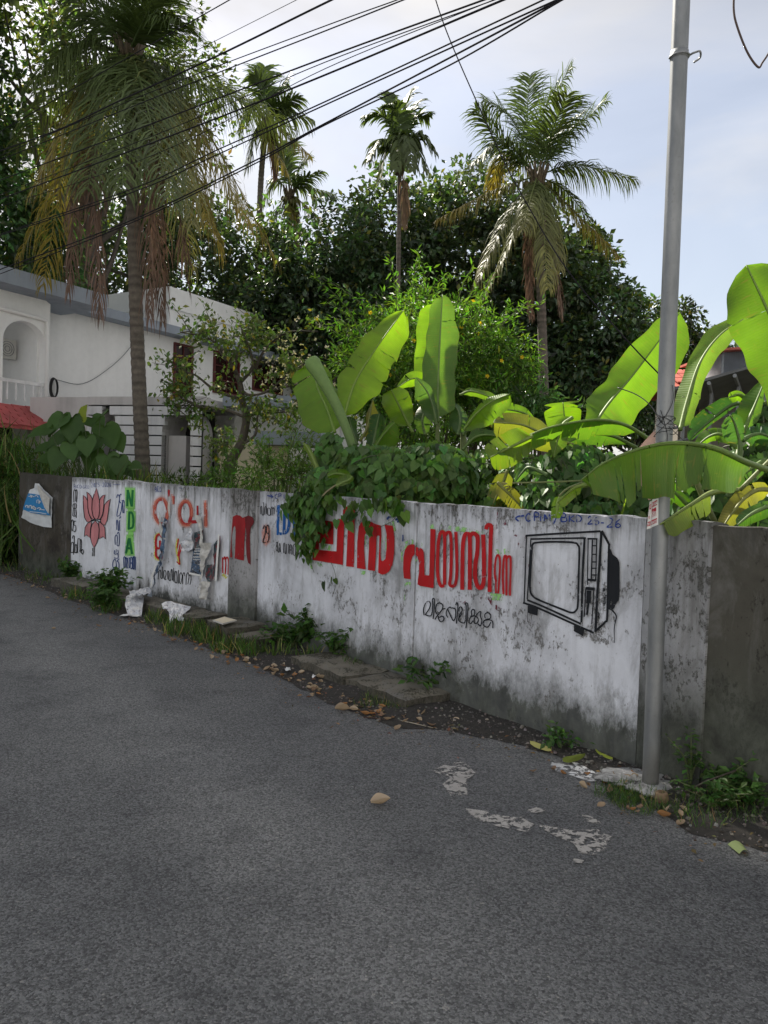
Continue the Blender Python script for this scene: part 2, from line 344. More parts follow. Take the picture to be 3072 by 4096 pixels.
# ---------------------------------------------------------------- wall materials
def wall_mat(name, white, under, dirt=.5, peel=.5, moss=.30, top=.2, seed=0.0, streak=.5, tint=(.10, .11, .09)):
    m, nt, out = new_mat(name); t = NT(nt); uv = t.mapv(t.uv(), loc=(seed, seed*.37, seed)); u = t.sep(t.uv())
    v = u[1]
    n_big = t.noise(uv, 1.3, 6, .6, .3); n_mid = t.noise(t.mapv(uv, (1, .6, 1)), 7, 8, .68, .2); n_fl = t.noise(t.mapv(uv, (1.15, .62, 1)), 34, 9, .74, .25); n_pt = t.noise(uv, 2.6, 6, .66, .6); n_f2 = t.noise(uv, 90, 5, .7)
    n_st = t.noise(t.mapv(uv, (1, .07, 1)), 13, 6, .65)
    c = t.mix(t.ramp(n_mid, .3, .7), tuple(x*.86 for x in white), tuple(min(1, x*1.08) for x in white))
    # grey washes where the lime coat is thin
    f1 = t.math('MULTIPLY', t.ramp(t.math('ADD', t.math('MULTIPLY', n_big, .6), t.math('MULTIPLY', n_mid, .4)), .56-.16*dirt, .70-.12*dirt), .75)
    c = t.mix(f1, c, tuple(x*.46 for x in white)); sm = t.noise(t.mapv(uv, (1, .35, 1)), 4.2, 7, .7, .5); c = t.mix(t.ramp(sm, .5, .66, 0, .62*min(1, dirt+.2)), c, (.17, .17, .165))
    # flaked-off spots with hard edges
    pk = t.math('ADD', t.math('MULTIPLY', n_fl, .42), t.math('ADD', t.math('MULTIPLY', n_pt, .40), t.math('MULTIPLY', n_mid, .18)))
    f2 = t.math('MULTIPLY', t.ramp(pk, .605-.09*peel, .635-.09*peel), t.ramp(n_f2, .3, .6, .45, 1.0)); c = t.mix(f2, c, t.mix(t.ramp(n_f2, .35, .65), under, tuple(x*.45 for x in under)))
    # rain streaks, stronger towards the top
    f3 = t.math('MULTIPLY', t.ramp(n_st, .5, .68), t.ramp(v, 1.5-.9, 1.5, .15*streak, .85*streak)); c = t.mix(f3, c, (.075, .075, .07))
    ftop = t.ramp(t.math('ADD', v, t.math('MULTIPLY', t.math('SUBTRACT', n_st, .5), 1.1*top+.12)), 1.5-top*.35, 1.5+.03); c = t.mix(t.math('MULTIPLY', ftop, t.ramp(n_fl, .3, .62, .25, .9)), c, (.05, .048, .04))
    # algae and splash at the foot
    hh = t.math('ADD', v, t.math('ADD', t.math('MULTIPLY', t.math('SUBTRACT', n_mid, .5), .55), t.math('MULTIPLY', t.math('SUBTRACT', n_fl, .5), .35)))
    f4 = t.ramp(hh, moss*.42, moss, 1.0, 0.0); c = t.mix(t.math('MULTIPLY', f4, .93), c, t.mix(t.ramp(n_mid, .35, .65), (.030, .033, .028), tint))
    b = t.n('ShaderNodeBsdfPrincipled', Roughness=.9); t.set(b, 'Base Color', c); t.set(b, 'Specular IOR Level', .2)
    h = t.math('ADD', t.math('MULTIPLY', n_mid, .8), t.math('ADD', t.math('MULTIPLY', n_f2, .25), t.math('MULTIPLY', f2, -.35))); t.set(b, 'Normal', t.bump(h, .55, .012))
    nt.links.new(b.outputs[0], out.inputs['Surface']); return m
WHT = (.72, .745, .81)
M['w_lotus'] = wall_mat('whitewash_fresh', (.76, .785, .84), (.24, .235, .22), .30, .12, .26, .16, 3.0, .4)
M['w_torn'] = wall_mat('whitewash_worn', (.72, .74, .79), (.20, .195, .18), .62, .55, .30, .45, 9.0, .6)
M['w_main'] = wall_mat('whitewash_peeling', WHT, (.20, .195, .185), .85, .68, .42, .48, 17.0, .8)
M['w_main2'] = wall_mat('whitewash_peeling_right', WHT, (.19, .185, .175), .78, .72, .42, .48, 41.0, .7)
M['w_pil'] = wall_mat('stained_pilaster', (.40, .40, .41), (.12, .12, .11), 1.0, .9, .55, .9, 23.0, 1.0)
M['w_pil2'] = wall_mat('stained_end_pilaster', (.40, .41, .43), (.10, .10, .09), 1.0, .95, .75, .6, 29.0, 1.1)
M['w_dark'] = wall_mat('algae_wall', (.085, .075, .06), (.045, .04, .035), .8, .9, .5, .8, 5.0, 1.1)
M['w_right'] = wall_mat('mossy_wall', (.085, .082, .068), (.035, .034, .028), 1.0, .8, .9, .6, 31.0, .8)
M['concrete'] = wall_mat('kerb_concrete', (.20, .185, .15), (.055, .055, .035), 1.0, 1.0, .0, -2.0, 2.0, .0)
def slab(mb, a, b, off, thick, u0, z0=-.08, nu=40, nv=22, jag=.015, zoff=0.0, back=True):
    """one length of wall: road face, top and back"""
    d = unit(b-a); n = seg_n(a, b); ln = np.linalg.norm(b-a); nu = max(3, int(ln/.07)); fr, uvs = [], []
    for i in range(nu+1):
        s = ln*i/nu; q = a+d*s+n*off; zt = float(ztop(u0+s))+zoff+jag*mnoise.noise(((u0+s)*9, 0, 1))+.6*jag*mnoise.noise(((u0+s)*31, 0, 4))+.7*jag*mnoise.noise(((u0+s)*2.2, 0, 8))
        col_ = [(q[0], q[1], z0+(zt-z0)*j/nv) for j in range(nv+1)]
        w = [(u0+s, p[2]) for p in col_]
        if back:
            for o2, z2 in ((-.03, zt+.004), (-thick*.6, zt), (-thick, zt-.012), (-thick, z0)):
                q2 = q+n*(o2); col_.append((q2[0], q2[1], z2)); w.append((u0+s, z2-o2*0))
        fr.append(col_); uvs.append(w)
    mb.grid(fr, None, uvs)
    m = len(fr[0])
    for r, uvr in ((fr[0], uvs[0]), (fr[-1], uvs[-1])): mb.add(r, [tuple(range(m))], None, uvr)
wall = thing('compound_wall', 'long whitewashed boundary wall with painted Malayalam election graffiti beside the road', 'wall', (*WA, 0))
def wseg(name, k, s0, s1, off, mat, label=None, thick=.17, **kw):
    a, b = next((a, b) for a, b, kk in SEG if kk == k); d = unit(b-a); mb = MB()
    slab(mb, a+d*s0, a+d*s1, off, thick, U0[k]+s0, **kw); return mb.obj(name, M[mat], wall, label=label)
lenL, lenAB, lenP, lenCD, lenE = (np.linalg.norm(b-a) for a, b, _ in SEG)
wseg('wall_panel', 'L', -.25, lenL-.004, 0, 'w_dark', 'dark algae-blackened end of the wall')
wseg('wall_panel', 'AB', 0, pu0, 0, 'w_lotus', 'clean white panel with the painted lotus')
wseg('pilaster', 'AB', pu0+.003, pu1, .035, 'w_lotus', 'white pilaster lettered NDA', zoff=.012)
wseg('wall_panel', 'AB', pu1+.003, lenAB-.002, 0, 'w_torn', 'white panel with torn posters and red letters')
wseg('pilaster', 'P', -.03, lenP+.03, .03, 'w_pil', 'black-stained pilaster with one big dark red letter', zoff=.008)
kJ = seg_hit(1655, 2400, 'CD')[1]
wseg('wall_panel', 'CD', .002, kJ, 0, 'w_main', 'peeling white panel under the creeper')
wseg('wall_panel', 'CD', kJ+.012, lenCD-.002, -.006, 'w_main2', 'peeling white panel with the painted television')
wseg('joint', 'CD', kJ-.01, kJ+.03, -.02, 'w_dark', 'dark vertical joint between two panels', zoff=-.01)
wseg('pilaster', 'E', .002, .40, -.006, 'w_pil2', 'stained end pilaster behind the steel pole')
# the darker wall that carries on to the right
dk = thing('dark_wall', 'dark brown mossy wall continuing to the right behind the steel pole', 'wall', (2.2, 3.6, 0))
mb = MB(); a = WF+np.array([-.02, .055])+unit(WF-WE)*-.0; b = np.array([3.25, 2.62]); slab(mb, a, b, 0, .18, 30.0, nu=30, zoff=-.01); 
mb.obj('wall_panel', M['w_right'], dk)
mb = MB(); slab(mb, b+unit(b-a)*.004, b+unit(b-a)*5.5, 0, .18, 33.0, zoff=-.01); mb.obj('wall_panel', M['w_right'], dk)

# ---------------------------------------------------------------- paint on the wall
def paint(name, c, wear=.3, rough=.75, seed=0.0, soft=False, op=1.0, grain=.5):
    m, nt, out = new_mat(name); t = NT(nt); p = t.mapv(t.pos(), (1, 1, .55), loc=(seed, 0, seed))
    n1 = t.noise(p, 22, 8, .68, .2); n2 = t.noise(p, 5, 5); n3 = t.noise(p, 90, 4, .7)
    n4 = t.noise(t.mapv(t.pos(), (1, 1, .10), loc=(seed, 2, 0)), 55, 4, .6)
    c2 = t.mix(t.ramp(n2, .3, .7), tuple(x*.74 for x in c), tuple(min(1, x*1.15) for x in c)); c2 = t.mix(t.ramp(n4, .45, .7, 0, .4), c2, tuple(x*.55+.02 for x in c))
    b = t.n('ShaderNodeBsdfPrincipled', Roughness=rough); t.set(b, 'Base Color', c2); t.set(b, 'Specular IOR Level', .25)
    tr = t.n('ShaderNodeBsdfTransparent')
    f = t.ramp(t.math('ADD', t.math('MULTIPLY', n1, .62), t.math('ADD', t.math('MULTIPLY', n2, .24), t.math('MULTIPLY', n4, .14))), .66-.34*wear, .69-.34*wear, op, 0.0)
    if soft:
        a = t.n('ShaderNodeSeparateColor', Color=t.col()).outputs[0]
        f = t.math('MULTIPLY', t.math('MULTIPLY', t.ramp(t.math('ADD', a, t.math('MULTIPLY', t.math('SUBTRACT', t.math('ADD', t.math('MULTIPLY', n3, .5), t.math('MULTIPLY', n1, .5)), .5), grain)), .08 if grain < 1 else .5, .85 if grain < 1 else .6), op), f)
    mx = t.n('ShaderNodeMixShader', Fac=f); nt.links.new(tr.outputs[0], mx.inputs[1]); nt.links.new(b.outputs[0], mx.inputs[2])
    nt.links.new(mx.outputs[0], out.inputs['Surface']); return m
M['p_red'] = paint('paint_red', (.46, .010, .014), .2)
M['p_redw'] = paint('paint_red_worn', (.42, .013, .018), .34, seed=4)
M['p_dred'] = paint('paint_dark_red', (.30, .012, .016), .22, seed=33)
M['p_maroon'] = paint('paint_maroon_dark', (.16, .012, .016), .26, seed=8)
M['p_faded'] = paint('paint_faded_maroon', (.15, .028, .045), .66, seed=2)
M['p_black'] = paint('paint_black', (.012, .014, .018), .22, seed=6)
M['p_blackw'] = paint('paint_black_worn', (.014, .017, .02), .72, seed=12)
M['p_blue'] = paint('paint_blue', (.010, .045, .20), .25, seed=5)
M['p_ldf'] = paint('paint_bright_blue', (.008, .10, .34), .38, seed=15)
M['p_blueb'] = paint('brush_blue', (.025, .06, .27), .36, seed=25)
M['p_green'] = paint('paint_green', (.006, .16, .04), .12, seed=7)
M['p_pink'] = paint('paint_pink', (.60, .235, .25), .10, seed=18)
M['p_neon'] = paint('neon_green_halo', (.30, .74, .17), .25, seed=14, soft=True, op=.95)
M['p_neonw'] = paint('neon_green_worn', (.34, .72, .20), .60, seed=44, soft=True, op=.9)
M['p_peach'] = paint('peach_halo', (.80, .28, .18), .28, seed=19, soft=True, op=.7)
M['p_yellow'] = paint('yellow_halo', (.75, .72, .06), .35, seed=27, soft=True, op=.8)
ZT = {'a': (0, 1850, 2.765), 'b': (550, 1900, 2.37), 'c': (1200, 2000, 3.318), 'd': (1600, 2000, 3.318), 'e': (2000, 2000, 2.765), 's': (0, 0, 1.0)}
def zp(t, p): x0, y0, s = ZT[t]; return (x0+p[0]/s, y0+p[1]/s)
LAY = [.0035]
def lay():
    LAY[0] += .00018
    if LAY[0] > .0075: LAY[0] = .0035
    return LAY[0]
def stroke(mb, t, pts, w, smooth=True, taper=False, soft=False, surf=W, off=None, closed=False, n=6):
    s = ZT[t][2]; q = np.array([zp(t, p) for p in pts]); q = catmull(q, n, closed) if (smooth and len(q) > 2) else (q if not closed else np.vstack([q, q[:1]]))
    if closed and smooth: q = np.vstack([q, q[:1]])
    if len(q) == 2: q = np.array([q[0]+(q[1]-q[0])*k for k in np.linspace(0, 1, 6)])
    g = np.gradient(q, axis=0); 
    if closed: g[0] = g[-1] = q[1]-q[-2]
    nn = np.stack([-g[:, 1], g[:, 0]], axis=1); nn /= np.linalg.norm(nn, axis=1, keepdims=True)+1e-9
    h = np.full(len(q), w/s/2)
    if not soft: h = h*(1+.10*np.array([mnoise.noise((x*.11, y*.11, w)) for x, y in q]))
    if taper: h = h*np.linspace(1, .35, len(q))
    o = lay() if off is None else off
    if soft: rows = [[surf(*(a+b*k*hh), o) for k in (-1, 0, 1)] for a, b, hh in zip(q, nn, h)]; c = [[(0,)*3, (1,)*3, (0,)*3]]*len(q)
    else: rows = [[surf(*(a+b*k*hh), o) for k in (-1, 1)] for a, b, hh in zip(q, nn, h)]; c = None
    mb.grid(rows, None if c is None else np.array(c, float))
def poly(mb, t, pts, smooth=False, surf=W, soft=False, off=None):
    q = np.array([zp(t, p) for p in pts]); 
    if smooth: q = catmull(q, 5, True)
    o = lay() if off is None else off
    if soft:
        c = q.mean(axis=0); rows = []; cs = []
        for k, a in ((0, 1), (.55, 1), (.8, .75), (1.05, 0)):
            rows.append([surf(*(c+(p-c)*k), o) for p in np.vstack([q, q[:1]])]); cs.append([(a,)*3]*(len(q)+1))
        mb.grid(rows, np.array(cs, float))
    else: mb.add([surf(*p, o) for p in q], [tuple(range(len(q)))])
FONT = {'A': [[(0, 0), (.5, 1), (1, 0)], [(.2, .38), (.8, .38)]], 'B': [[(0, 0), (0, 1), (.7, .95), (.7, .58), (0, .52), (.9, .45), (.85, .05), (0, 0)]], 'C': [[(.95, .85), (.5, 1), (.05, .6), (.1, .2), (.5, 0), (.95, .12)]],
        'D': [[(0, 0), (0, 1), (.6, .9), (.95, .5), (.6, .08), (0, 0)]], 'E': [[(.9, 0), (0, 0), (0, 1), (.9, 1)], [(0, .5), (.7, .5)]], 'F': [[(0, 0), (0, 1), (.9, 1)], [(0, .5), (.7, .5)]], 'G': [[(.95, .85), (.5, 1), (.05, .6), (.1, .2), (.5, 0), (.95, .15), (.95, .45), (.6, .45)]],
        'H': [[(0, 0), (0, 1)], [(1, 0), (1, 1)], [(0, .5), (1, .5)]], 'I': [[(.5, 0), (.5, 1)]], 'K': [[(0, 0), (0, 1)], [(.9, 1), (0, .45), (.95, 0)]], 'L': [[(0, 1), (0, 0), (.9, 0)]], 'M': [[(0, 0), (.08, 1), (.5, .35), (.92, 1), (1, 0)]], 'N': [[(0, 0), (0, 1), (1, 0), (1, 1)]],
        'O': [[(.5, 1), (.05, .6), (.1, .15), (.5, 0), (.9, .15), (.95, .6), (.5, 1)]], 'P': [[(0, 0), (0, 1), (.8, .95), (.85, .58), (0, .48)]], 'R': [[(0, 0), (0, 1), (.8, .95), (.85, .58), (0, .48), (.95, 0)]], 'S': [[(.9, .88), (.4, 1), (.08, .75), (.85, .3), (.5, 0), (.05, .12)]], 'T': [[(0, 1), (1, 1)], [(.5, 1), (.5, 0)]], 'U': [[(0, 1), (.05, .15), (.5, 0), (.95, .15), (1, 1)]],
        '0': [[(.5, 1), (.08, .6), (.1, .2), (.5, 0), (.9, .2), (.92, .6), (.5, 1)]], '2': [[(.05, .75), (.4, 1), (.85, .8), (.6, .4), (0, 0), (1, .04)]], '3': [[(.05, .9), (.6, 1), (.85, .75), (.4, .52), (.9, .3), (.5, 0), (.05, .1)]], '4': [[(.7, 0), (.7, 1), (0, .3), (1, .3)]], '5': [[(.9, 1), (.15, 1), (.1, .55), (.6, .62), (.92, .3), (.5, 0), (.05, .1)]],
        '6': [[(.8, 1), (.2, .6), (.08, .2), (.5, 0), (.9, .2), (.6, .48), (.1, .3)]], '7': [[(0, 1), (.95, 1), (.4, 0)]], '8': [[(.5, .52), (.1, .75), (.5, 1), (.9, .75), (.5, .52), (.05, .25), (.5, 0), (.95, .25), (.5, .52)]], '9': [[(.9, .6), (.5, .45), (.1, .72), (.5, 1), (.9, .8), (.85, .3), (.5, 0)]],
        '-': [[(.1, .45), (.9, .45)]], '/': [[(.1, 0), (.9, 1)]], '.': [[(.4, 0), (.5, .06)]], ' ': []}
def text(mb, t, s, x0, y0, x1, y1, h, w, surf=W, off=None, jit=0.0, ratio=.62):
    """brush lettering along the line (x0,y0)-(x1,y1), baseline, height h (zoom pixels)"""
    n = len(s); dx, dy = (x1-x0)/n, (y1-y0)/n
    for i, ch in enumerate(s):
        for st in FONT.get(ch, []):
            hh = h*(1+jit*random.uniform(-1, 1))
            stroke(mb, t, [(x0+dx*(i+ratio*a*1.0+.1), y0+dy*(i+ratio*a)-hh*b) for a, b in st], w, smooth=len(st) > 4, surf=surf, off=off, n=4)
def painted(name, mat, fn, label):
    mb = MB(); fn(mb); return mb.obj(name, M[mat], wall, label=label)
S = lambda t, w, L, **k: (lambda mb: [stroke(mb, t, p, w, **k) for p in L])
# -- lotus panel
petals = [[(1072, 285), (1045, 350), (1025, 420), (1020, 520), (1035, 590), (1060, 630), (1085, 625), (1100, 590), (1108, 520), (1105, 420), (1090, 350)],
          [(965, 325), (985, 340), (1010, 370), (1025, 400), (1020, 520), (1033, 590), (1050, 628), (1010, 620), (985, 560), (975, 480), (972, 400)],
          [(925, 362), (950, 380), (972, 420), (976, 500), (990, 570), (1020, 625), (1010, 650), (970, 660), (940, 610), (928, 520), (925, 440)],
          [(1168, 358), (1140, 365), (1115, 395), (1106, 420), (1108, 520), (1098, 595), (1085, 630), (1115, 625), (1140, 570), (1152, 480), (1155, 410)],
          [(1228, 403), (1190, 430), (1160, 470), (1155, 520), (1140, 590), (1112, 635), (1130, 680), (1165, 695), (1190, 640), (1205, 540), (1215, 460)],
          [(1020, 660), (975, 670), (945, 720), (938, 820), (960, 800), (1000, 835), (1005, 740)],
          [(1095, 655), (1140, 680), (1165, 720), (1172, 845), (1145, 820), (1098, 845), (1105, 740)],
          [(1060, 645), (1025, 680), (1008, 740), (1005, 830), (1020, 890), (1045, 945), (1075, 890), (1095, 830), (1102, 740), (1092, 680)]]
painted('painted_lotus', 'p_pink', lambda mb: [poly(mb, 'a', p) for p in petals], 'pink lotus flower painted on the wall')
def lotus_out(mb):
    for p in petals: stroke(mb, 'a', p, 7, closed=True, smooth=False, off=.008)
    for p in ([(1030, 945), (1028, 1035)], [(1047, 945), (1047, 1035)], [(1015, 640), (1060, 628), (1125, 632)], [(975, 662), (1060, 640), (1120, 660)]): stroke(mb, 'a', p, 9, off=.0083)
painted('lotus_outline', 'p_black', lotus_out, 'black outline of the painted lotus')
painted('painted_lettering', 'p_black', S('a', 8, [[(820, 440), (818, 330), (830, 300), (840, 330), (838, 430)], [(838, 330), (848, 300), (856, 330), (850, 440)],
    [(848, 455), (815, 460), (812, 500), (845, 505), (848, 460)], [(815, 500), (810, 560), (812, 590), (845, 585), (845, 520)], [(845, 585), (848, 612)], [(830, 455), (828, 585)],
    [(795, 750), (790, 690), (800, 640), (812, 640), (814, 690), (808, 750), (798, 755)], [(845, 650), (825, 650), (822, 690), (840, 700), (843, 740), (830, 768), (818, 755)],
    [(785, 990), (790, 900), (815, 890), (812, 990), (785, 992)], [(818, 1020), (825, 830), (812, 812), (806, 840)], [(832, 1000), (835, 920), (850, 910), (852, 990), (832, 998), (862, 995)], [(862, 1000), (865, 860), (880, 842), (890, 870), (888, 990)], [(890, 870), (900, 850), (906, 900), (900, 1000)], [(917, 958), (905, 985), (917, 1014), (930, 985), (917, 958)]]), 'black Malayalam letters running down beside the lotus')
painted('painted_lettering', 'p_blue', S('a', 9, [[(1292, 390), (1305, 355), (1322, 380), (1318, 450), (1295, 585), (1318, 588)], [(1345, 450), (1325, 430), (1325, 370), (1340, 350), (1352, 380), (1350, 500), (1325, 590)], [(1362, 455), (1362, 465)], [(1362, 535), (1362, 545)], [(1375, 420), (1387, 425), (1378, 480), (1370, 540)], [(1390, 560), (1388, 440), (1400, 420), (1406, 460), (1402, 560)],
    [(1295, 745), (1292, 650), (1302, 640), (1310, 700), (1312, 745), (1322, 745), (1325, 650), (1332, 640)], [(1340, 760), (1345, 630), (1335, 600), (1325, 620)], [(1278, 910), (1275, 830), (1290, 800), (1302, 830), (1298, 910), (1320, 912), (1322, 800), (1312, 770), (1300, 790)],
    [(1290, 960), (1285, 1000)], [(1270, 970), (1270, 1010), (1308, 1005), (1308, 965)], [(1265, 1055), (1308, 1055), (1308, 1005)], [(1262, 1195), (1250, 1130), (1262, 1080), (1282, 1075), (1290, 1130), (1285, 1195)], [(1290, 1130), (1300, 1195), (1318, 1190), (1318, 1110), (1300, 1090), (1322, 1065)],
    [(1403, 1165), (1400, 1060), (1412, 1040), (1418, 1070), (1415, 1160)], [(1418, 1070), (1428, 1050), (1436, 1090), (1430, 1150), (1440, 1165), (1448, 1140), (1446, 1050)], [(1455, 1050), (1466, 1060), (1466, 1150), (1455, 1165)], [(1472, 1165), (1475, 1060), (1490, 1050), (1495, 1100), (1480, 1110)], [(1480, 1110), (1495, 1120), (1492, 1170), (1478, 1170)], [(1502, 1170), (1502, 1060), (1515, 1050), (1515, 1170), (1502, 1170)], [(1528, 1190), (1530, 1060), (1520, 1038)]]), 'dark blue Malayalam letters down the wall beside NDA')
painted('paint_halo', 'p_neon', lambda mb: [poly(mb, 'a', [(1408, 262), (1535, 268), (1532, 530), (1415, 520)], soft=True), poly(mb, 'a', [(1425, 525), (1540, 525), (1535, 775), (1425, 775)], soft=True), poly(mb, 'a', [(1425, 785), (1515, 785), (1525, 1045), (1405, 1040)], soft=True), poly(mb, 'a', [(1440, 480), (1515, 480), (1510, 830), (1445, 830)], soft=True)], 'neon green patch behind the letters NDA')
painted('painted_lettering', 'p_green', lambda mb: [stroke(mb, 'a', p, 25, smooth=len(p) > 3, off=.0085+.0002*i) for i, p in enumerate([[(1442, 485), (1447, 302)], [(1449, 305), (1491, 485)], [(1494, 488), (1503, 305)], [(1458, 742), (1466, 543)], [(1462, 552), (1497, 562), (1510, 640), (1500, 715), (1455, 732)], [(1425, 1005), (1462, 835)], [(1466, 835), (1496, 1012)], [(1440, 945), (1488, 950)]])], 'green letters NDA')
painted('brush_lettering', 'p_blueb', lambda mb: (text(mb, 'a', 'BKD', 818, 285, 915, 285, 42, 4, jit=.2), text(mb, 'a', 'GRD', 918, 290, 1000, 285, 40, 3, jit=.3), text(mb, 'a', '2025-2026', 1010, 272, 1240, 268, 50, 4, jit=.15), stroke(mb, 'a', [(1255, 245), (1335, 245)], 4)), 'faint blue brush writing along the top of the lotus panel')
# -- torn panel
painted('paint_halo', 'p_peach', lambda mb: [stroke(mb, 'b', [(265, 475), (205, 460), (160, 380), (162, 280), (205, 225), (255, 225), (290, 290), (292, 360), (265, 470)], 62, soft=True), stroke(mb, 'b', [(520, 455), (480, 480), (425, 470), (398, 400), (398, 310), (435, 250), (485, 250), (515, 310), (520, 400)], 60, soft=True), stroke(mb, 'b', [(648, 240), (652, 500)], 60, soft=True), stroke(mb, 'b', [(330, 180), (345, 280)], 44, soft=True), poly(mb, 'b', [(1190, 470), (1240, 455), (1268, 520), (1265, 640), (1220, 690), (1178, 640), (1175, 540)], soft=True)], 'peach spray halo round the red letters')
painted('painted_lettering', 'p_redw', S('b', 31, [[(258, 470), (205, 450), (168, 380), (170, 290), (205, 235), (250, 235), (280, 290), (285, 360), (268, 455)], [(500, 470), (440, 462), (405, 400), (405, 320), (435, 260), (480, 258), (508, 310), (512, 380), (500, 430), (500, 445), (565, 442)], [(648, 262), (650, 375), (650, 485)]]), 'two big worn red letters above the torn posters')
painted('painted_lettering', 'p_redw', S('b', 18, [[(300, 205), (300, 140)], [(345, 200), (345, 275)], [(572, 290), (572, 430)]]), 'scraps of red paint between the torn posters')
painted('paint_halo', 'p_yellow', lambda mb: [stroke(mb, 'b', [(240, 590), (210, 555), (172, 590), (172, 690), (175, 790), (235, 800)], 42, soft=True), stroke(mb, 'b', [(385, 600), (372, 700), (400, 850)], 40, soft=True), stroke(mb, 'b', [(808, 940), (850, 975)], 50, soft=True)], 'yellow-green halo round the small red letters')
painted('painted_lettering', 'p_red', lambda mb: (S('b', 20, [[(235, 590), (210, 562), (182, 590), (180, 680), (215, 690), (215, 620)], [(180, 690), (182, 770), (230, 790), (235, 700)]])(mb), S('b', 11, [[(392, 605), (378, 690)], [(405, 850), (398, 760), (420, 700), (426, 660), (412, 648), (400, 700), (385, 770)], [(375, 820), (405, 850)], [(812, 930), (810, 780)], [(820, 800), (832, 775), (840, 830), (835, 940)], [(840, 800), (855, 778), (866, 820), (862, 945)]])(mb)), 'small red letters with a yellow halo beside the posters')
painted('painted_lettering', 'p_black', S('b', 7, [[(200, 990), (205, 920), (218, 900), (228, 930), (225, 970), (240, 975), (242, 880), (232, 872)], [(255, 985), (252, 920), (268, 905), (275, 940), (262, 990), (280, 985)], [(290, 990), (292, 910), (304, 930), (302, 990), (318, 995), (322, 910), (332, 900), (335, 1000)], [(345, 1010), (348, 880)], [(360, 1020), (358, 930), (375, 920), (378, 1015), (360, 1020)], [(388, 1030), (390, 900)], [(400, 1025), (402, 950), (415, 925), (425, 960), (415, 1020), (405, 1030)], [(430, 1035), (432, 950), (445, 925), (452, 960)], [(462, 1040), (465, 960), (480, 925), (490, 960), (480, 1035)], [(490, 960), (505, 940), (510, 990), (500, 1040)]]), 'black handwritten Malayalam line below the posters')
painted('brush_lettering', 'p_blueb', lambda mb: (text(mb, 'b', 'BRD', 168, 160, 235, 160, 40, 4, jit=.3), stroke(mb, 'b', [(395, 122), (430, 128)], 5)), 'faint blue initials at the top of the torn panel')
# -- stained pilaster letter
painted('painted_lettering', 'p_dred', lambda mb: (poly(mb, 'b', [(925, 782), (905, 780), (893, 700), (892, 560), (905, 450), (930, 395), (965, 378), (1000, 385), (1025, 408), (1042, 395), (1050, 470), (1040, 640), (1035, 810), (985, 800), (948, 790), (955, 640), (958, 520), (950, 480), (932, 500), (920, 580), (918, 700)], off=.006),), 'big dark red letter across the stained pilaster')
painted('painted_lettering', 'p_maroon', lambda mb: (poly(mb, 'b', [(1044, 396), (1080, 385), (1118, 400), (1132, 440), (1120, 470), (1098, 500), (1092, 580), (1095, 700), (1100, 850), (1075, 830), (1060, 760), (1054, 640), (1060, 560), (1052, 500)], off=.006),), 'maroon right leg of the big letter')
# -- main panel
painted('painted_lettering', 'p_black', S('b', 6, [[(1172, 370), (1170, 310), (1180, 300), (1185, 370), (1198, 372), (1200, 270), (1190, 265)], [(1210, 375), (1212, 310), (1225, 300), (1228, 370), (1222, 270)], [(1238, 378), (1238, 320), (1260, 320), (1262, 378), (1238, 378)], [(1270, 385), (1272, 320), (1282, 305), (1288, 385)], [(1288, 320), (1298, 310), (1300, 370)],
    [(1322, 720), (1320, 650), (1332, 640), (1336, 720), (1348, 725), (1352, 645), (1360, 730)], [(1372, 738), (1373, 742)], [(1390, 740), (1388, 660), (1400, 650), (1404, 735), (1414, 740), (1418, 655)], [(1430, 655), (1438, 665), (1436, 745)], [(1450, 750), (1450, 670), (1464, 665), (1466, 705), (1452, 710), (1468, 720), (1466, 755)], [(1480, 755), (1482, 670), (1500, 668), (1500, 755), (1480, 757)], [(1522, 770), (1528, 640), (1516, 620), (1508, 640)]]), 'small black Malayalam words above and below LDF')
painted('painted_lettering', 'p_black', S('b', 9, [[(1195, 510), (1207, 482), (1220, 500), (1215, 560), (1195, 635), (1222, 638)], [(1248, 560), (1228, 540), (1230, 490), (1242, 475), (1250, 500), (1250, 600), (1235, 640)]]), 'black number 29 with a peach halo')
painted('painted_lettering', 'p_ldf', lambda mb: (S('b', 27, [[(1338, 285), (1330, 565)], [(1322, 556), (1370, 558)], [(1397, 290), (1391, 565)], [(1392, 300), (1430, 340), (1441, 430), (1427, 525), (1388, 556)], [(1491, 335), (1488, 578)], [(1490, 355), (1545, 360)], [(1490, 450), (1535, 455)]], smooth=True)(mb)), 'bright blue letters LDF half hidden by the creeper')
painted('brush_lettering', 'p_blueb', lambda mb: (stroke(mb, 'b', [(1232, 195), (1290, 206)], 11), stroke(mb, 'b', [(1265, 185), (1290, 206), (1268, 220)], 8, smooth=False), text(mb, 'b', 'CPIM', 1305, 222, 1450, 222, 42, 6, jit=.1)), 'blue arrow and brush letters CPIM beside the creeper')
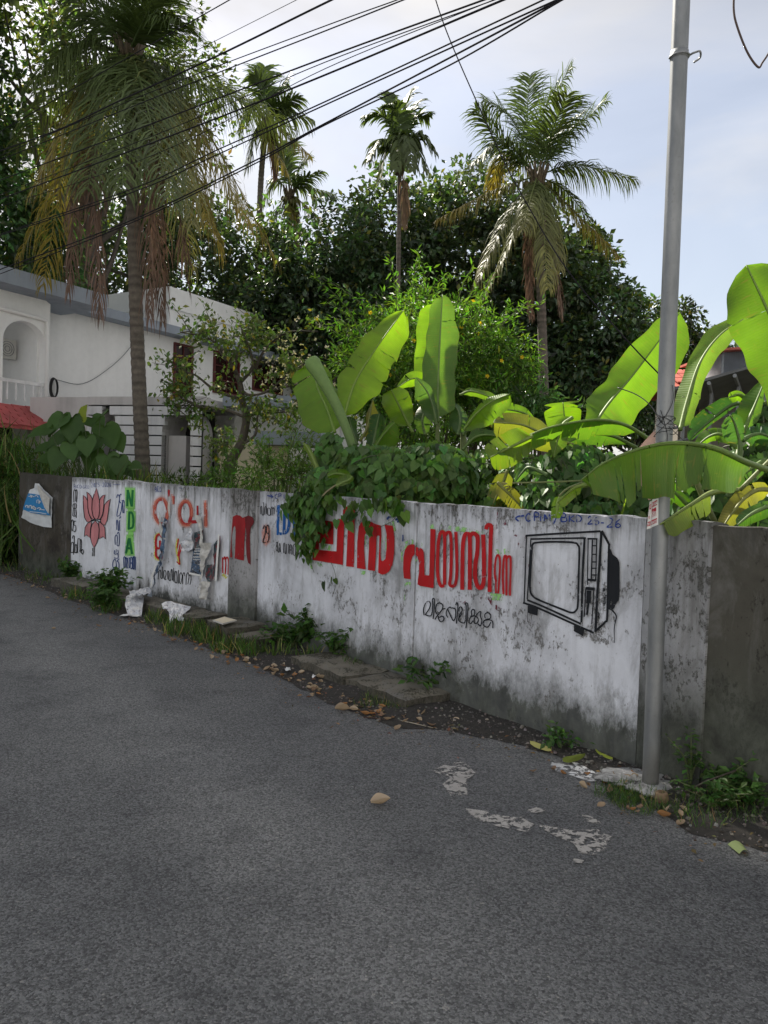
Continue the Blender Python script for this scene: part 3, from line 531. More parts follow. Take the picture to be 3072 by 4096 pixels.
def neon(mb):
    for p in [[(375, 310), (490, 320), (850, 350), (1135, 420), (1135, 480), (900, 425), (500, 405), (380, 520)], [(40, 700), (60, 560), (140, 515), (205, 520), (205, 600), (100, 620)], [(215, 540), (300, 555), (325, 625), (215, 615)], [(60, 1090), (168, 1080), (168, 1155), (65, 1155)], [(220, 1150), (295, 1160), (295, 1230), (230, 1215)], [(423, 1205), (458, 1212), (448, 1270), (425, 1255)], [(195, 780), (245, 780), (240, 850), (200, 850)], [(1265, 650), (1460, 640), (1470, 720), (1270, 720)], [(1190, 1230), (1440, 1250), (1420, 1340), (1200, 1330)], [(20, 680), (60, 650), (60, 1030), (25, 1000)]]: poly(mb, 'd', p, soft=True)
    stroke(mb, 'd', [(65, 1150), (64, 1340)], 14, soft=True)
    for p in [[(1090, 290), (1260, 270), (1300, 460), (1270, 520), (1100, 340)], [(740, 100), (790, 105), (780, 210), (745, 200)], [(590, 200), (650, 200), (640, 400), (600, 380)], [(865, 430), (925, 430), (920, 640), (865, 640)], [(1090, 480), (1160, 470), (1150, 800), (1095, 800)], [(250, 580), (490, 610), (490, 690), (255, 650)], [(130, 780), (175, 790), (170, 920), (140, 920)], [(800, 930), (880, 940), (870, 1000), (810, 990)], [(210, 820), (600, 870), (560, 900), (230, 880)]]: poly(mb, 'c', p, soft=True)
    for x in (1000, 1060, 1120): stroke(mb, 'd', [(x-640, 330), (x-640, 480)], 30, soft=True)
painted('paint_halo', 'p_neonw', neon, 'patchy neon green paint round the big red words')
painted('faded_emblem', 'p_faded', lambda mb: (poly(mb, 'd', [(1300, 150), (1340, 270), (1510, 285), (1385, 340), (1390, 400), (1330, 430), (1300, 390), (1250, 410), (1260, 310), (1105, 260), (1265, 250)]), [stroke(mb, 'd', p, w) for p, w in [([(1080, 1250), (1130, 1420), (1165, 1500)], 46), ([(1180, 1280), (1260, 1400), (1350, 1460), (1440, 1480)], 52), ([(1490, 1100), (1560, 1250), (1590, 1400), (1605, 1520)], 34), ([(1470, 700), (1520, 830), (1565, 890)], 40), ([(800, 1290), (830, 1380), (970, 1270)], 26), ([(1580, 560), (1640, 640), (1660, 760)], 50), ([(1430, 1740), (1450, 1820)], 26), ([(1480, 430), (1560, 480)], 24), ([(1370, 1620), (1420, 1680)], 22)]], [stroke(mb, 'e', p, w) for p, w in [([(330, 710), (340, 1080)], 26), ([(430, 850), (445, 1100)], 18), ([(60, 1360), (70, 1410)], 14), ([(210, 1000), (225, 1260)], 26), ([(290, 390), (270, 480), (215, 480), (260, 640)], 30), ([(0, 1220), (90, 1235)], 30)]]), 'faded maroon star and sickle under newer paint')
c_polys = [[(175, 795), (578, 862), (583, 690), (180, 655)], [(492, 700), (583, 700), (598, 262), (508, 248)], [(180, 660), (258, 660), (260, 570), (450, 590), (455, 320), (440, 285), (330, 268), (280, 225), (225, 300), (195, 380), (182, 500)],
           [(622, 880), (725, 890), (738, 150), (725, 105), (690, 85), (640, 82), (598, 100), (580, 140), (580, 190), (592, 225), (615, 200), (640, 205), (650, 240)],
           [(765, 905), (880, 920), (860, 640), (866, 470), (890, 425), (915, 425), (930, 460), (925, 640), (910, 928), (1005, 942), (1022, 640), (1026, 490), (1045, 465), (1066, 480), (1085, 340), (990, 310), (960, 290), (850, 283), (820, 300), (790, 350), (770, 560)],
           [(1048, 965), (1095, 988), (1140, 985), (1190, 950), (1235, 870), (1262, 700), (1265, 520), (1250, 370), (1238, 340), (1132, 328), (1160, 450), (1162, 620), (1145, 780), (1110, 812), (1085, 800), (1078, 720), (1090, 480), (1085, 330), (1065, 470)]]
painted('painted_lettering', 'p_red', lambda mb: [poly(mb, 'c', p, off=.0072+.0003*i) for i, p in enumerate(c_polys)], 'first big red Malayalam word')
def word2(mb):
    poly(mb, 'd', [(60, 1040), (150, 1050), (145, 950), (152, 830), (175, 750), (203, 722), (203, 590), (160, 585), (110, 605), (75, 660), (55, 760), (50, 920)], off=.0072)
    poly(mb, 'd', [(218, 728), (240, 750), (262, 850), (262, 960), (245, 1060), (242, 1120), (280, 1140), (445, 1168), (455, 1160), (482, 390), (412, 384), (408, 620), (397, 1000), (335, 998), (330, 760), (325, 690), (300, 645), (218, 622)], off=.0072)
    for i, (p, w) in enumerate([([(600, 1135), (545, 1130), (510, 980), (512, 650), (535, 470), (570, 420), (600, 470), (602, 700), (600, 1000), (600, 1125)], 44), ([(600, 480), (640, 430), (680, 460), (690, 700), (682, 1000), (670, 1120), (720, 1140), (752, 1080), (765, 900), (758, 600), (750, 422)], 42),
        ([(835, 1192), (838, 900), (845, 600), (870, 470), (905, 450), (935, 490), (938, 800), (935, 1192)], 54), ([(935, 480), (975, 445), (1020, 460), (1042, 520), (1035, 700), (1012, 850), (1010, 1030), (1040, 1140), (1085, 1165), (1120, 1080), (1125, 800), (1115, 458)], 56), ([(1200, 1220), (1205, 900), (1215, 500), (1222, 360), (1195, 330), (1165, 345), (1152, 390)], 52),
        ([(1290, 1085), (1270, 1000), (1275, 850), (1290, 760), (1315, 732), (1338, 800), (1332, 1000), (1315, 1240)], 28), ([(1282, 1000), (1285, 1235)], 22), ([(1385, 1250), (1378, 1000), (1388, 800), (1405, 740), (1425, 800), (1425, 1265)], 29), ([(1425, 780), (1465, 745), (1482, 830), (1470, 1270)], 29)]): stroke(mb, 'd', p, w, off=.0072+.0003*i)
painted('painted_lettering', 'p_red', word2, 'second big red Malayalam word crossing the wall joint')
painted('painted_lettering', 'p_black', S('d', 15, [[(325, 1530), (318, 1450), (345, 1370), (385, 1345), (410, 1380), (395, 1440), (355, 1500), (350, 1525), (420, 1530), (440, 1400), (435, 1330), (445, 1305), (462, 1330), (455, 1500), (445, 1580)], [(500, 1520), (478, 1470), (490, 1390), (530, 1365), (570, 1390), (570, 1440), (530, 1500), (490, 1550), (470, 1585)], [(500, 1480), (530, 1500), (570, 1450), (610, 1440)], [(530, 1560), (560, 1540), (590, 1560), (580, 1600), (545, 1615), (520, 1580), (515, 1540)],
    [(640, 1560), (620, 1510), (635, 1450), (670, 1420), (690, 1440)], [(640, 1450), (690, 1560), (720, 1600), (745, 1540), (740, 1450), (700, 1430)], [(755, 1640), (770, 1500), (775, 1390), (760, 1360), (745, 1395)], [(790, 1480), (795, 1430), (820, 1420), (835, 1460), (800, 1520), (790, 1600), (870, 1620), (885, 1420), (870, 1380), (890, 1365), (910, 1400), (900, 1550), (882, 1700)], [(830, 1500), (800, 1560)],
    [(960, 1530), (955, 1480), (975, 1450), (1000, 1470), (990, 1530), (940, 1560), (925, 1620), (950, 1640), (975, 1600)], [(940, 1540), (1010, 1540), (1050, 1590), (1020, 1640), (990, 1620), (1000, 1560)], [(1000, 1560), (1045, 1500), (1080, 1480), (1075, 1540), (1095, 1600), (1075, 1670), (1040, 1640)], [(1140, 1570), (1135, 1520), (1170, 1495), (1210, 1520), (1205, 1570), (1140, 1590), (1110, 1640), (1140, 1680), (1180, 1680), (1215, 1620)], [(1120, 1600), (1200, 1590), (1240, 1620), (1240, 1700)]]), 'black handwritten Malayalam word under the second red word')
# -- television
tvl = [([(300, 400), (275, 1130)], 15), ([(290, 395), (600, 375), (1120, 345)], 23), ([(262, 1135), (420, 1190), (800, 1360), (1045, 1468)], 22), ([(1125, 345), (1105, 700), (1080, 1050), (1060, 1460)], 28), ([(1130, 340), (1215, 500)], 26), ([(1210, 490), (1200, 850), (1190, 1290), (1165, 1350), (1055, 1455)], 24), ([(345, 435), (325, 800), (305, 1100)], 14), ([(340, 432), (650, 425), (955, 420)], 20), ([(940, 420), (920, 800), (905, 1372)], 25), ([(305, 1105), (500, 1185), (905, 1372)], 22),
       ([(980, 430), (972, 940)], 12), ([(972, 428), (1084, 430)], 19), ([(1075, 430), (1065, 890)], 14), ([(1028, 440), (1015, 880)], 16), ([(968, 880), (1068, 888)], 26), ([(950, 975), (1055, 985)], 34), ([(955, 980), (938, 1290)], 13), ([(1045, 990), (1022, 1372)], 13), ([(992, 1000), (985, 1140)], 52), ([(985, 1140), (970, 1270)], 24)] + [([(1022, y), (1080, y)], 13) for y in (505, 600, 685, 755, 828)]
def tv(mb):
    for p, w in tvl: stroke(mb, 'e', p, w, smooth=len(p) > 2)
    stroke(mb, 'e', [(360, 560), (370, 490), (420, 470), (600, 462), (820, 470), (870, 500), (885, 560), (878, 850), (870, 1150), (850, 1220), (800, 1245), (700, 1210), (450, 1110), (370, 1060), (340, 980), (345, 800)], 22, closed=True)
    poly(mb, 'e', [(310, 1165), (425, 1195), (418, 1280), (308, 1245)]); poly(mb, 'e', [(825, 1380), (938, 1435), (922, 1505), (820, 1450)])
    poly(mb, 'e', [(1205, 540), (1230, 545), (1250, 600), (1300, 640), (1325, 690), (1328, 1000), (1318, 1100), (1285, 1150), (1270, 1190), (1245, 1220), (1205, 1210)])
    stroke(mb, 'e', [(1240, 1215), (1280, 1260), (1290, 1300), (1270, 1400), (1268, 1500), (1272, 1580)], 18, taper=True); stroke(mb, 'e', [(310, 1245), (308, 1350)], 5)
painted('painted_television', 'p_black', tv, 'black line painting of an old box television set')
painted('painted_television', 'p_blackw', lambda mb: (poly(mb, 'e', [(1130, 400), (1200, 520), (1195, 1280), (1080, 1420), (1110, 900)]), poly(mb, 'e', [(950, 1140), (1035, 1140), (1020, 1370), (935, 1300)]), [stroke(mb, 'd', p, 16) for p in ([(1290, 1360), (1330, 1410)], [(1400, 1400), (1440, 1400)], [(540, 260), (630, 290)])]), 'scuffed dark shading on the television side')
painted('brush_lettering', 'p_blueb', lambda mb: (stroke(mb, 'e', [(272, 172), (205, 182), (180, 205), (212, 235)], 17), stroke(mb, 'e', [(225, 185), (272, 176)], 13), [text(mb, 'e', ch, x, y, x+w*1.6, y, h, 14) for ch, x, y, w, h in [('C', 282, 235, 55, 85), ('P', 378, 232, 55, 90), ('I', 430, 232, 40, 75), ('M', 485, 232, 65, 72), ('/', 585, 262, 60, 110), ('B', 675, 240, 62, 90), ('K', 765, 242, 60, 72), ('D', 848, 243, 56, 72), ('2', 972, 266, 52, 85), ('5', 1048, 272, 50, 75), ('-', 1110, 280, 40, 60), ('2', 1175, 300, 75, 100), ('6', 1262, 305, 70, 92)]]), 'blue brush letters CPIM/BKD 25-26 above the television')
painted('brush_lettering', 'p_blue', lambda mb: [stroke(mb, 'c', p, w) for p, w in [([(1160, 260), (1185, 225), (1215, 230)], 26), ([(1270, 265), (1330, 240), (1355, 260)], 30), ([(1310, 270), (1300, 300)], 22), ([(1372, 460), (1370, 550)], 14)]], 'blue paint smudges above the first red word')
# ---------------------------------------------------------------- house behind the wall

def stained(name, c, amt, seed=0.0):
    m, nt, out = new_mat(name); t = NT(nt); p = t.mapv(t.pos(), (1, 1, .12), loc=(seed, 0, 0)); st = t.noise(p, 3.0, 7, .65); big = t.noise(t.pos(), .8, 5, .6); f = t.noise(t.pos(), 9, 5)
    cc = t.mix(t.ramp(t.math('ADD', t.math('MULTIPLY', st, .6), t.math('MULTIPLY', big, .4)), .47, .72, 0, amt), c, tuple(x*.42 for x in c)); cc = t.mix(t.ramp(f, .4, .75, 0, .12), cc, tuple(x*.6 for x in c))
    b = t.n('ShaderNodeBsdfPrincipled', Roughness=.85); t.set(b, 'Base Color', cc); t.set(b, 'Normal', t.bump(f, .08, .01)); nt.links.new(b.outputs[0], out.inputs['Surface']); return m
M['h_cream'] = simple('house_cream', (.70, .62, .46), .8, 0, .08, 2)
M['h_white'] = stained('house_white', (.89, .89, .88), .16, 1.0)
M['h_blue'] = stained('fascia_blue_grey', (.32, .36, .42), .5, 5.0)
M['h_grey'] = stained('porch_plaster', (.56, .54, .54), .7, 2.0)
M['h_band'] = stained('cladding_white', (.76, .76, .78), .8, 8.0)
M['h_groove'] = simple('groove_black', (.012, .012, .014), .7)
M['h_dark'] = simple('shade_black', (.018, .016, .014), .9)  # near-black stands in for shade inside openings and under the awning
M['h_glass'] = simple('window_glass', (.03, .012, .012), .15, 0, .2, 3)
M['h_maroon'] = simple('window_frame_maroon', (.10, .018, .018), .5)
M['h_tile'] = simple('awning_tile_red', (.42, .085, .085), .6, 0, .22, 4)
M['h_rail'] = simple('rail_white', (.72, .72, .72), .5)
M['h_plastic'] = simple('unit_plastic', (.58, .57, .54), .5)
M['steel'] = simple('dull_metal', (.22, .23, .24), .5, .6)
M['black_rubber'] = simple('black_rubber', (.012, .012, .014), .45)
D1 = np.array([.5, .866, 0]); D2 = np.array([-.866, .5, 0]); Z = np.array([0, 0, 1.0]); NF = -D2      # facade runs along D1, faces NF
HA = P(196, 1560, 17.0); HA[2] = 0
house = thing('house', 'two-storey white house with an arched balcony and blue-grey roof edge behind the wall', 'house', (HA[0], HA[1], .9))
def hq(px, py, back=0.0): return PL(px, py, HA+D2*back, NF)          # photo pixel -> point on the facade (or a plane set back from it)
def hx(p): return float(np.dot(p-HA, D1))
def hbox(name, mat, x0, x1, z0, z1, b0, b1, parent=house, label=None):
    mb = MB(); c = HA+D1*(x0+x1)/2+D2*(b0+b1)/2+Z*(z0+z1)/2; mb.box(c, abs(x1-x0), abs(b1-b0), z1-z0, D1, D2, Z); return mb.obj(name, M[mat], parent, label=label)
def arch_wall(mb, x0, x1, z0, z1, ax0, ax1, az, spring, b0, b1, to3):
    """wall slab with an arched opening; to3(x, z, depth) -> world"""
    cx, r = (ax0+ax1)/2, (ax1-ax0)/2; arc = [(cx-r*math.cos(t), spring+(az-spring)*math.sin(t)) for t in np.linspace(0, math.pi, 17)]
    inner = [(ax0, z0)]+arc+[(ax1, z0)]; n = len(inner); outer = []
    for x, z in inner:
        if z <= z0+1e-6: outer.append((x0 if x < cx else x1, z0))
        else:
            t = math.atan2(z-spring, x-cx)
            outer.append((x0 if t > 2.35 else (x1 if t < .79 else x0+(x1-x0)*(2.35-t)/1.56), z1 if .79 <= t <= 2.35 else (spring+(z1-spring)*(t/.79 if t < .79 else (math.pi-t)/.79))))
    for b in (b0, b1): mb.grid([[to3(x, z, b) for x, z in inner], [to3(x, z, b) for x, z in outer]])
    mb.grid([[to3(x, z, b0) for x, z in inner], [to3(x, z, b1) for x, z in inner]]); mb.grid([[to3(x, z, b0) for x, z in outer], [to3(x, z, b1) for x, z in outer]])
h3 = lambda x, z, b: HA+D1*x+D2*b+Z*z
# balcony front with its arch
zf = hq(100, 1622)[2]; zr = hq(196, 1240)[2]; ztopf = hq(357, 1190, 0)[2]; zbotf = hq(357, 1247, 0)[2]
xl = hx(hq(-420, 1500)); a0, a1 = hx(hq(10, 1500)), hx(hq(182, 1500)); aspring, atop = hq(100, 1370)[2], hq(95, 1283)[2]
mb = MB(); arch_wall(mb, a0-.55, 0, zf, zbotf+.02, a0, a1, atop, aspring, 0, .22, h3); mb.obj('wall', M['h_white'], house, label='balcony front with an arch')
hbox('wall', 'h_white', xl, a0-.553, zf, zbotf+.02, 0, .22)
hbox('wall', 'h_white', xl, -.002, zf, zbotf, 2.2, 2.4); hbox('balcony_floor', 'h_white', xl, 0, zf-.22, zf, .02, 2.3)
hbox('wall', 'h_white', -.16, -.003, zf, zbotf-.002, .222, 2.196, label='side wall inside the balcony')
# second arch seen through the first
mb = MB(); arch_wall(mb, a0-.1, a0+1.9, zf, zbotf, a0+.25, a0+1.3, atop-.15, aspring-.1, 1.5, 1.6, h3); mb.obj('wall', M['h_white'], house, label='inner arch of the balcony')
xr = hx(hq(357, 1220)); hbox('roof_edge', 'h_blue', xl-1, xr, zbotf, ztopf, -.62, 3.2)
# upper white wall set back
BK = 1.0; zF2t, zF2b = hq(357, 1231, BK)[2], hq(357, 1268, BK)[2]; xe = hx(hq(1240, 1500, BK))
hbox('wall', 'h_white', .0, xe, .8, zF2b+.05, BK, BK+.25); hbox('roof_edge', 'h_blue', xr-.4, xe+.3, zF2b, zF2t, BK-.45, BK+4, label='blue-grey roof edge of the set-back wing')
xc = hx(hq(677, 1200, BK+.1)); zpt = hq(677, 1147, BK+.1)[2]; xpe = hx(hq(1018, 1250, BK+.1)); zst = hq(677, 1232, BK+.1)[2]
hbox('parapet', 'h_white', xc, xpe, zF2t, zst, BK+.1, BK+4.6); hbox('parapet', 'h_white', xc-.06, xpe+.06, zst, zpt, BK+.04, BK+4.66, label='white roof block above the roof edge')
hbox('parapet', 'h_white', xr+.3, xc-.07, zF2t+.001, zpt-.3, BK+3.0, BK+3.2)
# windows on the set-back wing
def hwin(px0, px1, py0, py1, bars=2):
    x0, x1 = hx(hq(px0, 1450, BK)), hx(hq(px1, 1450, BK)); z1, z0 = hq(px0, py0, BK)[2], hq(px0, py1, BK)[2]
    f = MB(); w = .06
    for (p, q, r, s) in ((x0, x1, z1-w, z1), (x0, x1, z0, z0+w), (x0, x0+w, z0+w, z1-w), (x1-w, x1, z0+w, z1-w)): f.box(h3((p+q)/2, (r+s)/2, BK-.02), q-p, .08, s-r, D1, D2, Z)
    o = f.obj('window', M['h_maroon'], house)
    g = MB(); g.box(h3((x0+x1)/2, (z0+z1)/2, BK-.006), x1-x0-2*w, .01, z1-z0-2*w, D1, D2, Z); g.obj('pane', M['h_glass'], o)
    for k in range(1, bars+1):
        g = MB(); g.box(h3((x0+x1)/2, z0+(z1-z0)*k/(bars+1), BK-.02), x1-x0-2*w, .025, .025, D1, D2, Z); g.obj('bar', M['h_maroon'], o)
    g = MB(); g.box(h3((x0+x1)/2, (z0+z1)/2, BK-.03), .025, .025, z1-z0-2*w, D1, D2, Z); g.obj('bar', M['h_maroon'], o)
hwin(692, 768, 1368, 1590, 3); hwin(852, 955, 1400, 1570, 2); hwin(1010, 1130, 1440, 1560, 1)
# railing
rt, rb = hq(100, 1530)[2], zf+.06
rail = MB(); rail.box(h3((xl+a1)/2, rt, .02), a1-xl, .06, .07, D1, D2, Z); rl = rail.obj('railing', M['h_rail'], house)
for k in range(24):
    x = a1-.09-k*.20
    b = MB(); b.box(h3(x, (rt+rb)/2, .02), .03, .03, rt-rb-.07, D1, D2, Z); b.obj('baluster', M['h_rail'], rl)
# drain pipe, cable and cooling unit
mb = MB(); zp1, zp2 = hq(0, 1232)[2], hq(200, 1284)[2]
mb.tube([h3(xl, zp2+.05, -.05), h3(-.25, zp2, -.05), h3(-.12, zp2-.03, -.05), h3(-.10, zp2-.2, -.05), h3(-.10, zf-.1, -.05)], .045, 8); mb.obj('drain_pipe', M['h_white'], house, True)
ac0 = h3(-.47, aspring-.05, 1.0); ac = thing('cooling_unit', 'white cooling unit under the balcony arch', 'air conditioner', ac0)
mb = MB(); mb.box(ac0, .52, .28, .42, D1, D2, Z); mb.obj('case', M['h_plastic'], ac)
mb = MB()
for rr in (.06, .11, .16): mb.tube([ac0+NF*.145+D1*.04+(D1*math.cos(t)+Z*math.sin(t))*rr for t in np.linspace(0, 2*math.pi, 17)], .007, 4)
mb.obj('fan_grille', M['steel'], ac)
mb = MB(); mb.tube(catmull([ac0-D1*.27-Z*.1, ac0-D1*.30-Z*.6, ac0-D1*.28-Z*1.1, ac0-D1*.34-Z*1.4], 6), .018, 6); mb.obj('hose', M['black_rubber'], ac)
cc = hq(213, 1552, BK-.05); mb = MB()
for k in range(3): mb.tube([cc+NF*.03*k+(D1*math.cos(t)*.10+Z*math.sin(t)*.24)*(1-.06*k) for t in np.linspace(0, 2*math.pi, 20)], .012, 5)
tag(mb.obj('cable_coil', M['black_rubber']), 'coil of black cable hanging on the white house wall', 'cable')
mb = MB(); mb.tube(catmull([cc+Z*.2+NF*.04, hq(330, 1535, BK-.07), hq(440, 1470, BK-.07), hq(520, 1390, BK-.07), hq(560, 1310, BK-.07)], 6), .009, 5)
tag(mb.obj('wall_cable', M['steel']), 'thin grey cable sagging across the white house wall', 'cable')
# red tiled awning under the balcony
aw0, aw1 = hq(60, 1626, -.02)[2], None
awn = MB(); zt_, zb_ = zf-.05, PL(60, 1702, HA+NF*.95, NF)[2]
tl_, tr_, bl_, br_ = h3(xl, zt_, -.05), h3(hx(hq(150, 1640)), zt_, -.05), h3(xl, zb_, -.95), h3(hx(PL(213, 1716, HA+NF*.95, NF)), zb_, -.95)
awn.add([tl_, tr_, br_, bl_, tl_-Z*.06, tr_-Z*.06, br_-Z*.06, bl_-Z*.06], [(0, 3, 2, 1), (4, 5, 6, 7), (3, 7, 6, 2), (1, 2, 6, 5)]); ao = awn.obj('awning', M['h_tile'], house, label='red tiled awning under the balcony')
sl_ = unit(bl_-tl_); nn_ = unit(np.cross(D1, sl_)); nn_ = nn_ if nn_[2] > 0 else -nn_
tm = None; rowsN = 8; stepv = np.linalg.norm(bl_-tl_)/rowsN
for r in range(rowsN):
    f = (r+.5)/rowsN; xmax = hx(tr_)+(hx(br_)-hx(tr_))*f
    for k in range(17):
        x = xmax-.17-k*.33-(r % 2)*.16
        if x < xl: break
        c = tl_+D1*(x-xl)+sl_*stepv*(r+.5)+nn_*.022
        if tm is None:
            mb = MB(); mb.box(c, .30, stepv*1.05, .03, unit(D1+sl_*.10), unit(sl_-nn_*.06), nn_); o = mb.obj('tile', M['h_tile'], ao); tm = o; c0 = c
        else:
            o = tm.copy(); col.objects.link(o); o.parent = ao; o.location = Vector(c-c0)
# low porch wall with black grooves, facing the road
E1 = unit((.955, -.29, 0)); EN = np.array([-.29, -.955, 0]); PA = P(500, 1590, 15.6); PA[2] = 0
eq = lambda px, py: PL(px, py, PA, EN); ex = lambda p: float(np.dot(p-PA, E1)); e3 = lambda x, z, b: PA+E1*x-EN*b+Z*z
ptop = eq(400, 1588)[2]; gx0, gx1 = ex(eq(352, 1700)), ex(eq(795, 1800)); px0 = ex(eq(120, 1650)); pz0 = .85
porch = thing('porch', 'grey and white porch wall with black grooves in front of the house', 'porch', (PA[0], PA[1], pz0))
def ebox(name, mat, x0, x1, z0, z1, b0, b1, parent=porch, label=None):
    mb = MB(); mb.box(e3((x0+x1)/2, (z0+z1)/2, (b0+b1)/2), x1-x0, b1-b0, z1-z0, E1, -EN, Z); return mb.obj(name, M[mat], parent, label=label)
ebox('wall', 'h_grey', px0, gx0-.002, pz0, ptop, 0, .2); ebox('ledge', 'h_grey', gx0, gx1+.1, ptop-.16, ptop+.004, -.03, .24)
ar = [(ex(eq(380, 1700)), ex(eq(470, 1700)), eq(430, 1636)[2], eq(430, 1735)[2], eq(430, 1850)[2]), (ex(eq(650, 1700)), ex(eq(765, 1700)), eq(700, 1640)[2], eq(700, 1740)[2], pz0)]
bh = .198; nb = int((ptop-.16-pz0)/bh)+1
for i in range(nb):
    z1 = ptop-.16-i*bh-.028; z0 = max(pz0, z1-bh+.028)
    if z1 <= pz0: break
    cuts = []
    for a, b, t_, s_, bt in ar:
        zm = (z0+z1)/2
        if zm < bt-.05 or zm > t_: continue
        c, r = (a+b)/2, (b-a)/2; h = r if zm < s_ else r*math.sqrt(max(0, 1-((zm-s_)/(t_-s_))**2)); cuts.append((c-h, c+h))
    x = gx0
    for a, b in cuts+[(gx1, gx1)]:
        if a-x > .03: ebox('cladding_band', 'h_band', x, a, z0, z1, -.02, .1)
        x = b
mbk = MB(); mbk.box(e3((gx0+ar[0][0])/2, (pz0+ptop-.16)/2, .12), ar[0][0]-gx0, .06, ptop-.16-pz0, E1, -EN, Z)
mbk.box(e3((ar[0][1]+ar[1][0])/2, (pz0+ptop-.16)/2, .12), ar[1][0]-ar[0][1], .06, ptop-.16-pz0, E1, -EN, Z); mbk.box(e3((ar[1][1]+gx1)/2, (pz0+ptop-.16)/2, .12), gx1-ar[1][1], .06, ptop-.16-pz0, E1, -EN, Z)
mbk.box(e3((ar[0][0]+ar[0][1])/2, (ar[0][2]+.05+ptop-.16)/2, .12), ar[0][1]-ar[0][0], .06, ptop-.16-ar[0][2]-.05, E1, -EN, Z); mbk.box(e3((ar[1][0]+ar[1][1])/2, (ar[1][2]+.05+ptop-.16)/2, .12), ar[1][1]-ar[1][0], .06, ptop-.16-ar[1][2]-.05, E1, -EN, Z)
mbk.obj('groove_backing', M['h_groove'], porch)
for a, b, t_, s_, bt in ar:
    mb = MB(); c = (a+b)/2; prof = [(a, bt)]+[(c-(b-a)/2*math.cos(t), s_+(t_-s_)*math.sin(t)) for t in np.linspace(0, math.pi, 15)]+[(b, bt)]
    mb.grid([[e3(x, z, -.02) for x, z in prof], [e3(x, z, .85) for x, z in prof]]); mb.obj('arch_lining', M['h_grey'], porch)
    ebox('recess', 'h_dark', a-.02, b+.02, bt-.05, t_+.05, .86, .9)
ebox('door_jamb', 'h_grey', ar[1][0]+.02, ar[1][0]+.42, pz0, ar[1][3], .2, .8); ebox('porch_roof', 'h_grey', px0, gx1+.05, ptop-.14, ptop-.01, .25, 4.5)
# lower wing to the right of the porch
qx = lambda px, py: ex(eq(px, py))
wing = thing('house_wing', 'low cream house wing with blue-grey sunshades right of the porch', 'house', e3(2.4, .9, 1.0))
wb = lambda n, m, a, b, c, d, e, f: ebox(n, m, a, b, c, d, e, f, wing)
wb('wall', 'h_cream', gx1+.05, qx(1025, 1850)+.25, pz0, eq(900, 1770)[2], .7, .9); wb('wall', 'h_white', gx1+.02, qx(1300, 1650), eq(900, 1765)[2], eq(900, 1590)[2], 1.4, 1.6)
wb('wall', 'h_white', gx1-2.4, qx(1300, 1650), pz0, eq(900, 1590)[2], 2.4, 2.6)
wb('sunshade', 'h_blue', qx(830, 1590), qx(1310, 1590), eq(900, 1612)[2], eq(900, 1568)[2], .6, 1.7); wb('sunshade', 'h_blue', qx(985, 1740), qx(1260, 1740), eq(1100, 1775)[2], eq(1100, 1720)[2], .3, 1.4)
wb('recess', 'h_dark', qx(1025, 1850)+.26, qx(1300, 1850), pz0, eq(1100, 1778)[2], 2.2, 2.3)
mb = MB(); mb.tube([e3(qx(830, 1800), pz0, .62), e3(qx(830, 1800), eq(900, 1775)[2], .62)], .05, 8); mb.obj('drain_pipe', M['h_cream'], wing, True)
u0 = e3(qx(1212, 1680), eq(1212, 1682)[2], 1.2); au = thing('outdoor_unit', 'white outdoor cooling unit with a barred grille on the house wing', 'air conditioner', u0)
mb = MB(); mb.box(u0, .5, .3, .75, E1, -EN, Z); mb.obj('case', M['h_plastic'], au)
mb = MB(); mb.box(u0+EN*.155-E1*.05, .34, .01, .66, E1, -EN, Z); mb.obj('grille_opening', M['h_dark'], au)
for k in range(9):
    mb = MB(); mb.box(u0+EN*.17-E1*.05+Z*(-.29+k*.0725), .34, .02, .018, E1, -EN, Z); mb.obj('grille_bar', M['h_plastic'], au)
for k in range(4):
    mb = MB(); mb.box(u0+EN*.172-E1*(.16-k*.073), .012, .02, .66, E1, -EN, Z); mb.obj('grille_bar', M['h_plastic'], au)
# ---------------------------------------------------------------- sheds at the right
M['sheet'] = simple('roof_sheet_grey', (.12, .125, .13), .6, .2, .2, 3); M['corr'] = simple('corrugated_sheet', (.40, .42, .45), .45, .5, .15, 4)
M['rtile'] = simple('roof_tile_red', (.40, .10, .07), .7, 0, .25, 6); M['shed_wall'] = simple('shed_wall', (.20, .18, .15), .85, 0, .2, 2)
sd = 13.5; shed = thing('open_shed', 'open shed with a dark sloping sheet roof behind the banana plants', 'shed', P(2900, 1800, sd)*np.array([1, 1, 0])+Z*.9)
r0, r1, r2, r3 = P(2700, 1548, sd), P(3300, 1375, sd-.6), P(3420, 1560, sd+4), P(2705, 1690, sd+4.5)
mb = MB(); mb.add([r0, r1, r2, r3, r0-Z*.05, r1-Z*.05, r2-Z*.05, r3-Z*.05], [(0, 1, 2, 3), (7, 6, 5, 4), (0, 4, 5, 1), (1, 5, 6, 2), (2, 6, 7, 3), (3, 7, 4, 0)]); mb.obj('roof', M['sheet'], shed)
for t in np.linspace(.06, .94, 6):
    a, b = r0*(1-t)+r1*t, r3*(1-t)+r2*t; mb = MB(); mb.tube([a-Z*.1, b-Z*.1], .035, 6); mb.obj('rafter', M['steel'], shed)
    q = a*.8+b*.2; mb = MB(); mb.tube([(q[0], q[1], .9), q-Z*.1], .035, 6); mb.obj('post', M['steel'], shed)
for z, m in ((.52, 'steel'), (.25, 'steel')):
    mb = MB(); a, b = r0*.8+r3*.2, r1*.8+r2*.2; mb.tube([a-Z*(.35+z), b-Z*(.35+z)], .03, 6); mb.obj('cross_rail', M[m], shed)
